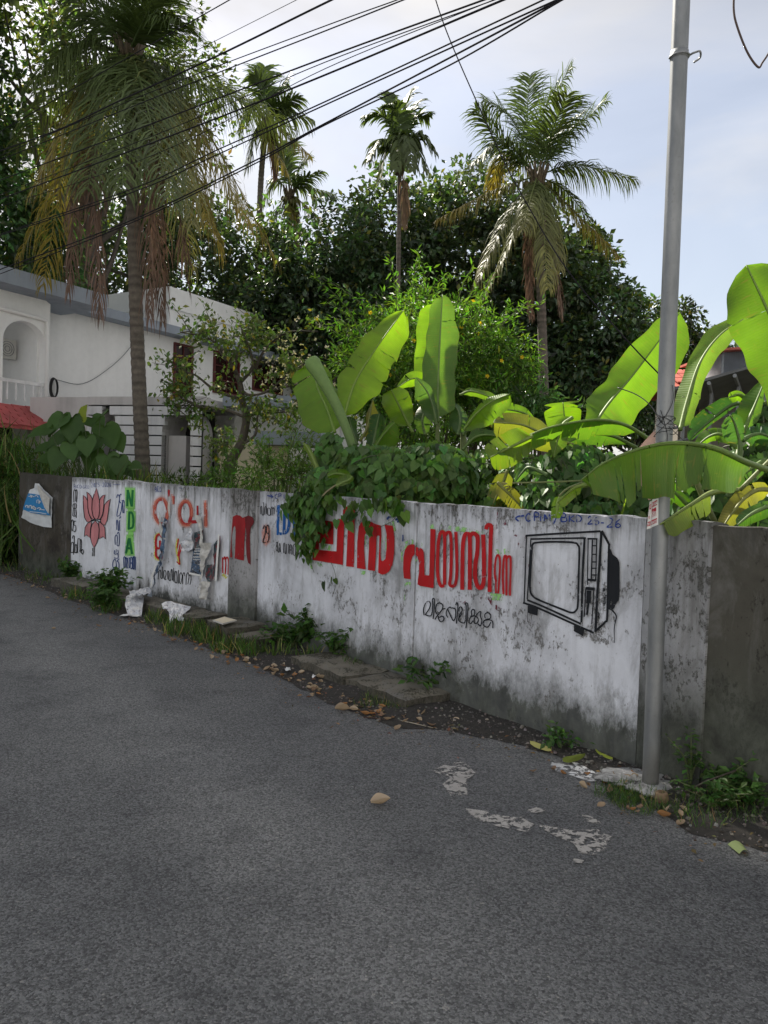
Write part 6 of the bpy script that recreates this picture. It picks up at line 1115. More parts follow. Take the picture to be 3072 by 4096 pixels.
# the long leaf arching across the front of the pole, and the stalks it hangs from
banana_leaf(b7, [(3130, 1900), (2990, 1850), (2850, 1790), (2700, 1772), (2560, 1795), (2420, 1850), (2325, 1920)], (4.6, 4.0, 3.92, 3.98, 4.05), 14, 165, (.11, .21, .03), -75, -6, 3, .16, 91, taper=(.75, 1, .45))
banana_leaf(b7, [(2450, 1865), (2380, 1930), (2300, 1950), (2230, 2010)], (4.1, 4.2), 10, 34, (.20, .31, .035), -60, 0, 0, .55, 92, taper=(.9, 1, .9))
banana_leaf(b7, [(2960, 1960), (2850, 1970), (2760, 2020), (2640, 2098)], (4.6, 4.02), 8, 66, (.20, .27, .045), -60, 0, 2, .35, 93, taper=(.8, 1, .95))
banana_leaf(b7, [(2245, 1985), (2232, 2015), (2228, 2040), (2222, 2070)], (4.6, 4.55), 24, 22, (.22, .38, .03), 5, 5, 1, .0, 94, taper=(.9, 1, .8))
for pts, dd, r_ in ([[(2860, 2090), (2800, 1960), (2770, 1880)], 4.7, .018], [[(2330, 1923), (2200, 1928), (2050, 1932)], 4.5, .006], [[(2330, 1930), (2270, 1955), (2235, 1985)], 4.55, .007], [[(3090, 1830), (2960, 1960)], 4.4, .012]):
    mb = MB(); mb.tube(catmull([P(x, y, dd) for x, y in pts], 6), r_, 6, (.14, .17, .05)); mb.obj('stalk', M['stem'], b7, True)

# ---------------------------------------------------------------- creeper over the wall
def sample_px(boxes, n):
    """points inside mounds given as (px, py, depth, rx, ry, rd)"""
    out, nr = [], []
    wts = np.array([b[3]*b[4] for b in boxes], float); 
    for b, k in zip(boxes, (n*wts/wts.sum()).astype(int)):
        c = P(b[0], b[1], b[2]); r = np.array([b[3]*b[2]/FPX, b[5], b[4]*b[2]/FPX]); d = rdir(k); d[:, 1] = -np.abs(d[:, 1])*.9+.1*d[:, 1]; out.append(c+d*r*(.75+.3*RNG.random((k, 1)))); nr.append(d)
    return np.vstack(out), np.vstack(nr)
def creeper(name, label, base, boxes, n, size, colr, extra=None, under=None):
    t = thing(name, label, 'creeper', base); pos, nr = sample_px(boxes, n); N = len(pos); ax = rdir(N)*.6+np.array([0, -.25, -.8]); nn = nr+np.array([0, -.2, .5])+.45*rdir(N)
    c = vary(colr, N, .3); parts = [leaf_arrays(L_HEART, pos, ax, nn, size*(.6+.7*RNG.random(N)), c)]
    if extra is not None: parts += extra
    leaf_obj('leaves', parts, M['leaf'], t)
    mb = MB()
    for b in boxes:      # twining stems that carry the leaves
        for k in range(7):
            c0 = P(b[0], b[1], b[2]); r = np.array([b[3]*b[2]/FPX, b[5], b[4]*b[2]/FPX]); q = [c0+unit(RNG.normal(size=3))*r*.92 for _ in range(4)]; mb.tube(catmull(q, 6), .0045, 4, (.06, .08, .03))
    mb.obj('stems', M['stem'], t, True); return t
VD = 7.3; VC = (.08, .165, .038)
# trailing part on the road side of the wall
def trail(px0, py0, px1, py1, n, spread, colr=(.075, .155, .03), size=.085):
    out = []; q = catmull([(px0, py0), ((px0+px1)/2+random.uniform(-20, 20), (py0+py1)/2), (px1, py1)], 8); pp, nn = [], []
    for _ in range(n):
        k = random.randrange(len(q)); x, y = q[k]+np.random.default_rng(random.randrange(10**6)).normal(size=2)*spread; p = W(x, y, random.uniform(.03, .14)); pp.append(p)
    pp = np.array(pp); N = len(pp); return leaf_arrays(L_HEART, pp, rdir(N)*.5+np.array([0, -.1, -.9]), np.array([-.7, -.6, .5])+.5*rdir(N), size*(.6+.7*RNG.random(N)), vary(colr, N, .28))
ex = [trail(1235, 1985, 1215, 2030, 80, 24), trail(1285, 2000, 1250, 2120, 130, 26), trail(1320, 2010, 1290, 2160, 70, 26), trail(1225, 2030, 1255, 2080, 50, 22), trail(1430, 2020, 1420, 2075, 12, 12), trail(1510, 2030, 1515, 2110, 9, 9), trail(1290, 2130, 1260, 2210, 30, 22), trail(1250, 2190, 1240, 2220, 8, 8), trail(1345, 2300, 1330, 2320, 3, 5), trail(1500, 1995, 1640, 2025, 60, 16), trail(1260, 1965, 1340, 1990, 100, 24)]
cr_ = creeper('creeper', 'dense heart-leaved creeper mound spilling over the wall beside the red word', gr(1550, VD, .7), [(1470, 1870, VD+.1, 150, 90, .45), (1570, 1890, VD, 180, 100, .5), (1720, 1880, VD, 170, 110, .5), (1350, 1930, VD+.1, 125, 75, .4), (1640, 1960, VD-.2, 240, 70, .4), (1800, 1920, VD-.1, 110, 120, .4), (1325, 1830, VD+.35, 60, 100, .3), (1260, 1965, VD+.3, 45, 45, .25)], 3600, .10, VC, ex)
def tstem(pts, r, c): mb = MB(); mb.tube(catmull(pts, 8), r, 5, c); mb.obj('trailing_stem', M['stem'], cr_, True)
tstem([P(1400, 1905, VD-.4), W(1335, 1985, .12), W(1290, 2080, .06), W(1262, 2120, .05), W(1240, 2250, .03)], .008, (.22, .19, .10))
for a in ([(1330, 2250), (1345, 2290), (1350, 2330), (1340, 2370)], [(1250, 2180), (1245, 2240), (1262, 2290)], [(1600, 2030), (1580, 2080), (1520, 2110)]): tstem([W(x, y, .015) for x, y in a], .0022, (.08, .09, .04))
bl5 = banana_leaf(b1, [(1400, 1925), (1375, 1900), (1340, 1895), (1310, 1905)], (VD-.4, VD-.5), 24, 20, (.12, .23, .03), 10, 30, 0, .0, 77, taper=(.8, 1, .6)); banana_leaf(b1, [(1345, 1945), (1370, 1930), (1395, 1920), (1410, 1905)], (VD-.5, VD-.5), 14, 30, (.16, .26, .05), 20, 10, 0, .0, 78, taper=(.5, 1, .9))
banana_leaf(b1, [(1275, 1890), (1250, 1830), (1228, 1790), (1212, 1770)], (VD, VD), 12, 12, (.22, .32, .06), 30, 20, 0, .0, 79, taper=(.9, 1, .3))
creeper('creeper', 'dark creeper mound between the square-cut banana leaf and the pole', gr(2290, 6.6, .7), [(2280, 1900, 6.5, 140, 130, .4), (2400, 1930, 6.5, 140, 120, .4), (2200, 1980, 6.4, 110, 90, .35), (2520, 2000, 6.4, 130, 80, .35), (2400, 2040, 6.2, 220, 40, .3)], 1900, .095, (.07, .15, .04))
creeper('creeper', 'tangle of creeper and leaves right of the pole above the dark wall', gr(2850, 5.4, .7), [(2780, 1930, 5.3, 110, 110, .3), (2860, 2020, 5.2, 150, 80, .3), (3000, 2050, 5.0, 120, 70, .3), (2720, 2040, 5.2, 80, 70, .25), (3000, 1850, 5.6, 110, 110, .3), (3030, 1700, 5.9, 120, 100, .3)], 1700, .085, (.06, .13, .03))
creeper('creeper', 'creeper patches among the fallen banana leaves behind the wall', gr(1990, 7.2, .7), [(2000, 1990, 7.0, 150, 60, .3), (1930, 1900, 7.4, 100, 100, .3), (2080, 1900, 7.2, 120, 90, .3)], 700, .085, (.075, .15, .03))
# ---------------------------------------------------------------- posters, papers
def sheet(name, t, outline, surf, mat, parent=None, amp=.01, fr=14.0, cuts=4, push=(0, 0, 0), label=None, curl=None, seed=0.0):
    """thin crumpled sheet with the given outline"""
    q = [zp(t, p) for p in outline]; bm = bmesh.new(); vs = [bm.verts.new((x, y, 0)) for x, y in q]; bm.faces.new(vs); bmesh.ops.triangulate(bm, faces=bm.faces[:])
    for _ in range(cuts):
        bmesh.ops.subdivide_edges(bm, edges=[e for e in bm.edges if e.calc_length() > 9.0], cuts=1, use_grid_fill=True); bmesh.ops.triangulate(bm, faces=bm.faces[:])
    xs = [v.co.x for v in bm.verts]; ys = [v.co.y for v in bm.verts]; x0, x1, y0, y1 = min(xs), max(xs), min(ys), max(ys); V = []; UV = []
    bm.verts.index_update()
    for v in bm.verts:
        u, w = (v.co.x-x0)/(x1-x0+1e-6), (v.co.y-y0)/(y1-y0+1e-6); a = amp*(1+mnoise.noise((v.co.x/fr, v.co.y/fr, seed))+.5*mnoise.noise((v.co.x/fr*2.7, v.co.y/fr*2.7, seed+5)))
        p = surf(v.co.x, v.co.y, .008+a)
        if curl: p = p+curl(u, w)
        V.append(p+np.asarray(push)); UV.append((u, 1-w))
    F = [[l.index for l in f.verts] for f in bm.faces]; bm.free(); return mesh_obj(name, V, F, mat, parent, None, UV, True, label, origin=None if parent is not None else V[0])
def print_mat(name, ca, cb, cc, scale=5.0, seed=0.0):
    m, nt, out = new_mat(name); t = NT(nt); uv = t.mapv(t.uv(), (1, 1.6, 1), loc=(seed, seed, 0)); a = t.noise(uv, scale, 3, .5, 1.0); b_ = t.noise(uv, scale*1.7, 4, .6, .4)
    c = t.mix(t.ramp(a, .42, .5), ca, cb); c = t.mix(t.ramp(b_, .58, .64), c, cc); b = t.n('ShaderNodeBsdfPrincipled', Roughness=.45); t.set(b, 'Base Color', c); nt.links.new(b.outputs[0], out.inputs['Surface']); return m
M['paper_grey'] = simple('weathered_paper', (.50, .49, .46), .75, 0, .2, 25, .2, 50); M['banner_white'] = simple('banner_white', (.62, .65, .67), .5, 0, .08, 10); M['banner_blue'] = simple('banner_blue', (.008, .20, .48), .5, 0, .08, 10)
M['print_dark'] = print_mat('poster_print_dark', (.02, .022, .035), (.05, .10, .18), (.42, .42, .43)); M['print_light'] = print_mat('poster_print_light', (.66, .66, .67), (.52, .54, .58), (.13, .12, .15), 4, 3); M['print_red'] = print_mat('poster_print_red', (.16, .012, .02), (.02, .05, .06), (.40, .38, .36), 3, 7)
bn = thing('torn_banner', 'torn blue and white plastic banner hanging on the dark wall end', 'banner', W(150, 2000))
sheet('sheet', 'a', [(410, 230), (460, 235), (530, 320), (598, 390), (594, 560), (590, 720), (500, 712), (420, 690), (345, 660), (255, 610), (270, 550), (290, 500), (320, 400), (350, 300), (395, 280)], W, M['banner_white'], bn, .018, 40, 5)
bw = lambda x, y, o: W(x, y, .050+o*.3)
sheet('blue_print', 'a', [(352, 340), (420, 350), (480, 362), (530, 500), (585, 555), (588, 585), (480, 572), (380, 555), (290, 518), (315, 430)], bw, M['banner_blue'], bn, .004, 40, 3)
sheet('folded_flap', 'a', [(460, 240), (530, 325), (596, 392), (585, 570), (540, 500), (500, 400), (470, 320)], lambda x, y, o: W(x, y, .062+o*.3), M['paper_grey'], bn, .006, 40, 3)
mb = MB()
for p, w in [([(360, 372), (400, 385), (380, 360), (425, 380)], 7), ([(430, 375), (450, 365), (470, 385)], 7), ([(455, 450), (455, 420), (475, 415), (475, 455)], 6), ([(482, 455), (485, 425), (500, 440)], 6), ([(328, 495), (335, 475), (355, 480), (350, 500)], 10), ([(365, 505), (370, 480), (390, 478), (395, 510)], 10), ([(402, 512), (410, 485), (425, 490), (420, 515), (440, 518), (440, 495)], 10), ([(455, 510), (480, 500), (500, 515), (480, 525)], 9), ([(505, 520), (540, 525)], 8), ([(372, 540), (420, 548), (470, 552), (560, 568)], 7)]: stroke(mb, 'a', p, w, surf=lambda x, y, o: W(x, y, .066), off=0)
mb.obj('white_lettering', M['banner_white'], bn, label='white Malayalam lettering on the blue print')
tp = thing('torn_poster', 'cluster of torn dark election posters peeling off the white panel', 'poster', W(820, 2200))
sheet('poster', 'b', [(540, 700), (600, 690), (650, 705), (648, 860), (630, 955), (512, 932), (520, 880), (535, 780)], W, M['print_dark'], tp, .010, 30, 4)
sheet('poster_border', 'b', [(514, 920), (636, 948), (632, 962), (510, 938)], lambda x, y, o: W(x, y, .03), M['paper'], tp, .004, 30, 2)
sheet('torn_sheet', 'b', [(550, 500), (565, 540), (562, 620), (560, 700), (530, 722), (452, 720), (455, 650), (480, 600), (520, 545)], lambda x, y, o: W(x, y, .02+o), M['print_light'], tp, .03, 24, 4)
sheet('torn_sheet', 'b', [(560, 545), (640, 520), (640, 640), (600, 680), (562, 690)], lambda x, y, o: W(x, y, .006+o), M['print_red'], tp, .012, 24, 4)
sheet('torn_sheet', 'b', [(575, 370), (635, 400), (630, 440), (645, 560), (620, 540), (600, 470), (580, 430)], lambda x, y, o: W(x, y, .01+o), M['paper_grey'], tp, .02, 20, 4)
sheet('torn_sheet', 'b', [(640, 500), (665, 520), (680, 640), (760, 640), (745, 700), (700, 800), (680, 900), (655, 1000), (640, 1100), (625, 1110), (650, 960), (665, 870), (640, 850), (640, 700)], lambda x, y, o: W(x, y, .035+o), M['paper_grey'], tp, .03, 26, 4, label='long pale strip of torn poster backing')
sheet('torn_sheet', 'b', [(745, 660), (795, 600), (800, 570), (812, 580), (780, 1000), (735, 985), (745, 850)], lambda x, y, o: W(x, y, .012+o), M['print_red'], tp, .012, 24, 4)
sheet('torn_sheet', 'b', [(797, 560), (812, 565), (785, 1000), (765, 1000)], lambda x, y, o: W(x, y, .04+o*.4), M['paper'], tp, .006, 24, 3)
sheet('torn_sheet', 'b', [(690, 850), (740, 845), (725, 1010), (690, 1010), (670, 940)], lambda x, y, o: W(x, y, .02+o), M['print_red'], tp, .012, 24, 3)
sheet('torn_sheet', 'b', [(660, 1000), (725, 1010), (718, 1100), (700, 1180), (640, 1175), (630, 1110)], lambda x, y, o: W(x, y, .02+o), M['paper_grey'], tp, .03, 20, 3)
mb = MB()
for k, (y, x0, x1) in enumerate([(700, 570, 640), (722, 565, 640), (748, 560, 640), (778, 555, 635), (802, 555, 620)]):
    x = x0
    while x < x1-8: wd = random.uniform(6, 14); stroke(mb, 'b', [(x, y+3), (x+wd*.3, y-6), (x+wd*.7, y-4), (x+wd, y+4)], 4, surf=lambda a, b, o: W(a, b, .036), off=0); x += wd+4
mb.obj('white_lettering', M['paper'], tp)
ts = thing('torn_strip', 'narrow curling strip of torn poster hanging left of the poster cluster', 'poster', W(660, 2300))
sheet('strip', 'b', [(300, 400), (318, 420), (308, 560), (296, 700), (280, 800), (255, 870), (240, 900), (215, 980), (190, 1080), (200, 940), (235, 830), (262, 700), (280, 560), (285, 450)], lambda x, y, o: W(x, y, .02+o), M['print_dark'], ts, .03, 26, 4)
sheet('strip', 'b', [(232, 330), (245, 420), (238, 500), (262, 600), (240, 560), (228, 470)], lambda x, y, o: W(x, y, .012+o), M['paper_grey'], ts, .016, 18, 3); sheet('strip', 'b', [(250, 800), (232, 860), (205, 950), (190, 1050), (178, 1075), (186, 960), (215, 860)], lambda x, y, o: W(x, y, .05+o), M['paper'], ts, .02, 18, 3)
sheet('strip', 'b', [(185, 1058), (192, 1100), (203, 1185), (145, 1175), (160, 1130)], lambda x, y, o: W(x, y, .06+o), M['h_blue'], ts, .02, 18, 3); sheet('strip', 'b', [(318, 180), (330, 300), (318, 420), (305, 300)], lambda x, y, o: W(x, y, .008+o), M['paper_grey'], ts, .01, 18, 3)
gk = lambda h: (lambda x, y, o: G(x, y, h)+Z*(o-.008)*1.0)
def over_kerb(x, y, o):            # hangs from the kerb top over its road side
    p = G(x, y, .14); return p+Z*o
fp = thing('fallen_poster', 'crumpled white poster scrap draped over the kerb below NDA', 'litter', G(537, 2440, .1)); vdep = lambda ys, ds: (lambda x, y, o: P(x, y, float(np.interp(y, ys, ds))-o)); vert = lambda D: (lambda x, y, o: P(x, y, D-o*1.5))
sheet('sheet', 's', [(505, 2385), (530, 2372), (560, 2370), (576, 2390), (570, 2430), (566, 2466), (540, 2470), (512, 2462), (500, 2420)], vdep([2370, 2405, 2470], [9.30, 8.95, 8.74]), M['print_light'], fp, .05, 14, 4)
sheet('sheet', 's', [(500, 2462), (566, 2464), (560, 2472), (475, 2470)], lambda x, y, o: G(x, y, .012)+Z*o, M['paper'], fp, .012, 14, 3); sheet('sheet', 's', [(515, 2378), (575, 2362), (605, 2372), (600, 2388), (560, 2392), (520, 2392)], lambda x, y, o: G(x, y, .21)+Z*o, M['print_light'], fp, .03, 12, 3)
fq = thing('fallen_poster', 'torn white paper hanging off the kerb stones below the poster cluster', 'litter', G(700, 2440, .1))
sheet('sheet', 's', [(646, 2414), (662, 2406), (684, 2404), (702, 2412), (724, 2416), (744, 2422), (764, 2426), (758, 2438), (746, 2446), (737, 2462), (735, 2482), (727, 2500), (719, 2486), (712, 2464), (700, 2452), (694, 2470), (688, 2491), (677, 2492), (678, 2470), (676, 2450), (664, 2434), (652, 2436)], vdep([2405, 2435, 2500], [8.75, 8.42, 8.22]), M['print_light'], fq, .06, 12, 4)
tl = thing('floor_tile', 'square cream tile lying flat on the kerb', 'tile', G(900, 2478, .14)); mb = MB(); c = [G(x, y, .207) for x, y in [(851, 2480), (898, 2466), (947, 2480), (892, 2494)]]; c = np.array(c); mb.add(np.vstack([c, c-Z*.012]), [(0, 1, 2, 3), (7, 6, 5, 4), (0, 4, 5, 1), (1, 5, 6, 2), (2, 6, 7, 3), (3, 7, 4, 0)]); mb.obj('slab', M['paper_grey'], tl); mb = MB(); cc = c.mean(axis=0); mb.add(cc+(c-cc)*.93+Z*.001, [(0, 1, 2, 3)]); mb.obj('glaze', M['h_cream'], tl)
wr = thing('snack_wrapper', 'small blue, white and orange wrapper at the end of the kerb', 'litter', G(1088, 2560, .03))
sheet('wrapper', 's', [(1075, 2545), (1090, 2540), (1098, 2556), (1092, 2572), (1080, 2562)], vert(7.45), M['paper'], wr, .015, 9, 3); sheet('wrapper', 's', [(1083, 2556), (1097, 2554), (1092, 2574), (1084, 2570)], vert(7.42), M['p_ldf'], wr, .012, 9, 3); sheet('wrapper', 's', [(1080, 2542), (1092, 2540), (1094, 2547), (1083, 2548)], vert(7.42), simple('orange_foil', (.6, .2, .02), .4), wr, .010, 9, 3)
for i, (x, y, s, lab) in enumerate([(1150, 2690, 13, 'white scrap of crumpled paper on the road edge, the larger one'), (1255, 2717, 8, 'tiny white paper scrap beside the dry leaf'), (395, 2335, 11, 'white paper scrap among the weeds below the lotus')]):
    o = sheet('paper_scrap', 's', [(x-s, y), (x-s*.4, y-s*.6), (x+s*.7, y-s*.5), (x+s, y+s*.1), (x+s*.2, y+s*.6), (x-s*.6, y+s*.5)], lambda a, b, o: G(a, b, .012)+Z*o, M['paper'], None, .02, 7, 2, seed=i); tag(o, lab, 'litter')

# ---------------------------------------------------------------- paint and lime on the road
M['road_paint'] = paint('worn_white_road_paint', (.42, .405, .38), .50, seed=3, soft=True, grain=2.2); M['lime'] = paint('spilt_lime', (.62, .63, .64), .50, seed=9, soft=True, grain=2.2)
GS = lambda x, y, o: G(x, y, .004+o)
def stain(mat, polys, label):
    mb = MB()
    for i, p in enumerate(polys): poly(mb, 's', p, surf=GS, soft=True, off=.0006*i)
    return mb.obj('paint_stain', M[mat], road, label=label)
stain('road_paint', [[(1715, 3080), (1780, 3040), (1860, 3035), (1920, 3090), (1870, 3120), (1880, 3190), (1800, 3195), (1760, 3140), (1800, 3110)]], 'worn white paint mark on the asphalt')
stain('road_paint', [[(1835, 3225), (1920, 3235), (2010, 3260), (2100, 3265), (2160, 3300), (2120, 3335), (2050, 3320), (1960, 3305), (1890, 3275)], [(2110, 3285), (2200, 3300), (2290, 3315), (2400, 3310), (2465, 3345), (2440, 3400), (2390, 3430), (2320, 3420), (2290, 3375), (2200, 3340)], [(2320, 3255), (2360, 3260), (2410, 3290), (2400, 3300), (2340, 3285)], [(2100, 3240), (2150, 3225), (2190, 3245), (2130, 3255)], [(2290, 3430), (2340, 3440), (2330, 3455), (2290, 3450)]], 'long splash of worn white paint on the asphalt')
stain('lime', [[(2180, 3040), (2300, 3060), (2420, 3090), (2460, 3130), (2400, 3140), (2300, 3110), (2200, 3080)], [(2250, 3030), (2330, 3040), (2500, 3090), (2420, 3110), (2300, 3080)], [(2340, 3080), (2560, 3080), (2680, 3130), (2740, 3180), (2650, 3190), (2440, 3130)]], 'white lime spilt on the ground at the foot of the pole')
mb = MB(); cpx = np.array([(2375, 3095), (2420, 3070), (2520, 3068), (2620, 3085), (2690, 3115), (2720, 3150), (2690, 3185), (2620, 3195), (2540, 3170), (2440, 3135), (2385, 3120)], float); c0 = cpx.mean(axis=0); cs = catmull(cpx, 8, True); cs = np.array([c0+(p-c0)*(1+.16*mnoise.noise((p[0]*.045, p[1]*.09, 3.0))+.06*mnoise.noise((p[0]*.2, p[1]*.3, 5.0))) for p in cs]); rows = []
for k, h in ((1.0, .0), (.93, .022), (.75, .034), (.45, .038), (0.02, .04)):
    rows.append([G(*(c0+(p-c0)*k), .006+h*(1+.35*mnoise.noise((p[0]*.03, p[1]*.05, k*4)))) for p in np.vstack([cs, cs[:1]])])
mb.grid(rows); mb.obj('lime_collar', soil_mat('lime_collar', (.24, .24, .235), (.60, .61, .62), 16), pole, True)

# ---------------------------------------------------------------- fallen leaves and twigs
def dry_leaf_mesh(name, curl, fold, col3, hw=.30):
    mb = MB(); rows = []
    for j, s in enumerate(np.linspace(0, 1, 9)):
        w = hw*math.sin(math.pi*min(1, .06+s*.93))**.75; r = []
        for v in (-1, -.5, 0, .5, 1): r.append(((s-.5), v*w, .04+curl*(s-.5)**2*2+fold*abs(v)**1.5*w*1.6+.02*math.sin(s*9+v*4)))
        rows.append(r)
    mb.grid(rows, col3); o = mb.obj(name, M['dry_leaf'], None, True); return o
protos = [dry_leaf_mesh('dry_leaf', .35, .5, (.36, .27, .19)), dry_leaf_mesh('dry_leaf', .15, .9, (.42, .33, .24)), dry_leaf_mesh('dry_leaf', .6, .3, (.24, .16, .11)), dry_leaf_mesh('dry_leaf', .3, .7, (.50, .40, .30), .36), dry_leaf_mesh('dry_leaf', .4, .6, (.38, .20, .09))]
used = [False]*len(protos)
WHERE = [(300, 'below the lotus panel at the far left'), (560, 'below the NDA letters'), (800, 'in front of the kerb under the torn posters'), (1080, 'in front of the kerb below the stained pilaster'), (1300, 'in the drift between the two kerbs'), (1520, 'in the pile beside the second kerb slab'), (1950, 'past the right end of the second kerb slab'), (9999, 'in the grass and lime round the foot of the pole')]
def put_leaf(x, y, size, k=None, label=None, z=.008, rz=None, tilt=.25):
    k = random.randrange(5) if k is None else k
    if used[k]: o = protos[k].copy(); col.objects.link(o)
    else: o = protos[k]; used[k] = True
    p = G(x, y, z); o.location = Vector(p); o.scale = (size, size, size); o.rotation_euler = (random.uniform(-tilt, tilt), random.uniform(-tilt, tilt), random.uniform(0, 6.28) if rz is None else rz)
    tag(o, label or 'small dry leaf '+next(w for m, w in WHERE if x < m), 'leaf', None if label else 'dry leaves along the road edge')
    if label and 'group' in o: del o['group']
for x, y, s, k, lab, rz in [(1525, 3217, .10, 3, 'broad pale dry leaf alone in the middle of the road', .2), (1370, 2843, .11, 1, 'long brown leaf on the road left of the orange one', .3), (1462, 2860, .075, 4, 'orange dry leaf on the road below the second kerb slab', -.3), (1592, 2917, .07, 0, 'small folded pinkish leaf alone on the asphalt below the twig', 1.0), (1258, 2757, .075, 1, 'dry leaf set apart on the road left of the leaf pile', .1), (1288, 2716, .10, 3, 'pale pointed leaf just above the road edge leaf pile', -.1), (2572, 3178, .075, 3, 'yellow-tan leaf standing in the grass in front of the pole', 1.3), (2655, 3268, .075, 4, 'orange-tan curled leaf on the grass edge right of the pole', .2), (2724, 3298, .06, 0, 'brown folded leaf at the grass edge furthest right', .6), (2133, 3088, .045, 2, 'small reddish leaf on the asphalt near the lime spill', .2), (1690, 2862, .09, 1, 'upright cupped leaf at the end of the second kerb slab', 1.2), (395, 2506, .06, 2, 'dark curled leaf alone on the far left asphalt', .1), (190, 2393, .05, 3, 'tan leaf on the asphalt at the far left', .0), (263, 2382, .05, 3, 'pale leaf on the asphalt below the lotus panel', .0), (215, 2516, .045, 1, 'thin pale leaf on the left asphalt', .0)]:
    put_leaf(x, y, s, k, lab, rz=rz)
edge_px = [(0, 2300), (100, 2330), (200, 2370), (330, 2420), (450, 2468), (600, 2512), (700, 2555), (820, 2592), (950, 2640), (1080, 2680), (1200, 2705), (1300, 2770), (1380, 2800), (1480, 2830), (1640, 2880), (1720, 2890), (1850, 2900)]
ep = resample(np.array(edge_px, float), 1.0); wq = np.concatenate([np.full(600, .6), np.full(500, 1.2), np.full(300, 2.0), np.full(max(0, len(ep)-1400), .8)])[:len(ep)]; wq = wq/wq.sum()
for _ in range(120):
    x, y = ep[RNG.choice(len(ep), p=wq)]; d = G(x, y)[1]; put_leaf(x+RNG.normal()*16, y+RNG.normal()*(1.2*80/d), random.uniform(.035, .066), z=.012, tilt=.5)
for _ in range(26): put_leaf(random.uniform(2280, 2800), random.uniform(3090, 3260), random.uniform(.035, .06), z=.03, tilt=.6)
for x, y in [(880, 2530), (1290, 2630), (1330, 2640), (1170, 2660), (1240, 2650), (1850, 2870), (1890, 2880), (2250, 3095), (2215, 3080), (2410, 3130)]: put_leaf(x, y, random.uniform(.04, .06), tilt=.5)
def twig(pts, r, colr, lab, z=.01):
    mb = MB(); mb.tube(catmull([G(x, y, z+.01*(i % 2)) for i, (x, y) in enumerate(pts)], 6), np.linspace(r, r*.6, (len(pts)-1)*6+1), 6, colr); tag(mb.obj('twig', M['bark'], smooth=True), lab, 'twig')
twig([(1590, 2880), (1650, 2892), (1735, 2912)], .004, (.40, .36, .28), 'pale straw-coloured twig lying on the asphalt')
twig([(1455, 2869), (1500, 2872), (1545, 2880)], .004, (.08, .04, .03), 'short dark twig beside the orange leaf')
mb = MB(); mb.tube([P(2740, 3170, 3.95), P(2830, 3125, 3.92), P(2945, 3080, 3.88)], [.007, .006, .004], 6, (.05, .04, .03)); tag(mb.obj('stick', M['bark'], smooth=True), 'dark bare stick leaning in the weeds against the mossy wall', 'twig')
for pts, colr, lab in [([(2375, 2995), (2400, 3018), (2450, 3037)], (.34, .40, .06), 'folded yellow-green banana leaf scrap at the foot of the wall near the pole'), ([(2120, 2970), (2160, 2985), (2205, 3000)], (.42, .40, .14), 'pale yellow banana leaf scrap on the dark gravel below the television'), ([(2250, 3040), (2290, 3035), (2340, 3020)], (.16, .20, .04), 'dull green and brown leaf scrap between the two yellow scraps')]:
    q = catmull([G(x, y, .03) for x, y in pts], 6); w = np.array([0, .02, 0])+Z*.012; mb = MB(); mb.grid([[a-w*s, a+Z*.012, a+w*s] for a, s in zip(q, np.interp(np.linspace(0, 1, len(q)), [0, .2, .8, 1], [.4, 1, .9, .3]))], colr); tag(mb.obj('leaf_scrap', M['dry_leaf'], None, True), lab, 'leaf')
mb = MB(); c = G(2940, 3385, .004); rows = [[c+np.array([-.035+.07*u, 0, 0])*(1-.35*v)+Z*(.008+.09*v*.0)+np.array([0, -.09*v, 0])+Z*.02*math.sin(u*3.1) for u in np.linspace(0, 1, 5)] for v in np.linspace(0, 1, 5)]; mb.grid(rows, (.38, .46, .20)); tag(mb.obj('leaf_scrap', M['dry_leaf'], None, True), 'pale green torn leaf piece on the asphalt at the lower right', 'leaf')
# coconut husk cup by the pole
q = G(2645, 3215, 0); mb = MB(); mb.grid([[q+np.array([math.cos(a)*r, math.sin(a)*r, h]) for a in np.linspace(0, 2*math.pi, 13)] for r, h in ((.03, 0), (.038, .03), (.03, .06), (.022, .065), (.028, .02))], (.22, .15, .09)); tag(mb.obj('husk', M['bark'], None, True), 'brown cut husk standing in the grass at the foot of the pole', 'husk')

# ---------------------------------------------------------------- grass and weeds
def grass_pts(pos, hmin, hmax, colr, wide=1.0, lean=.35):
    N = len(pos); ax = np.stack([RNG.normal(size=N)*lean, RNG.normal(size=N)*lean, np.ones(N)], axis=1); sz = hmin+(hmax-hmin)*RNG.random(N)**1.5
    tv = L_BLADE[0].copy(); tv[:, 1] *= wide; c = vary(colr, N, .3); k = RNG.random(N) < .12; c[k] = vary((.30, .26, .12), k.sum(), .2)
    return leaf_arrays((tv, L_BLADE[1]), pos, ax, rdir(N)*np.array([1, 1, .1]), sz, c)
def tuft_area(polys, n):
    out = []
    for (x, y, rx, ry), k in zip(polys, n):
        a = RNG.random(k)*6.283; r = np.sqrt(RNG.random(k)); out.append(np.array([G(x+rx*rr*math.cos(t), y+ry*rr*math.sin(t), .0) for rr, t in zip(r, a)]))
    return np.vstack(out)
GC = (.075, .14, .03)
p1 = tuft_area([(60, 2270, 130, 28), (200, 2320, 100, 25), (330, 2390, 80, 20), (430, 2440, 60, 16), (640, 2490, 60, 16), (740, 2530, 90, 22), (830, 2560, 70, 20), (920, 2600, 80, 20), (1010, 2620, 60, 16), (1120, 2630, 50, 14), (1240, 2640, 60, 14), (1400, 2700, 40, 12)], [500, 260, 220, 160, 200, 420, 300, 260, 160, 90, 90, 60])
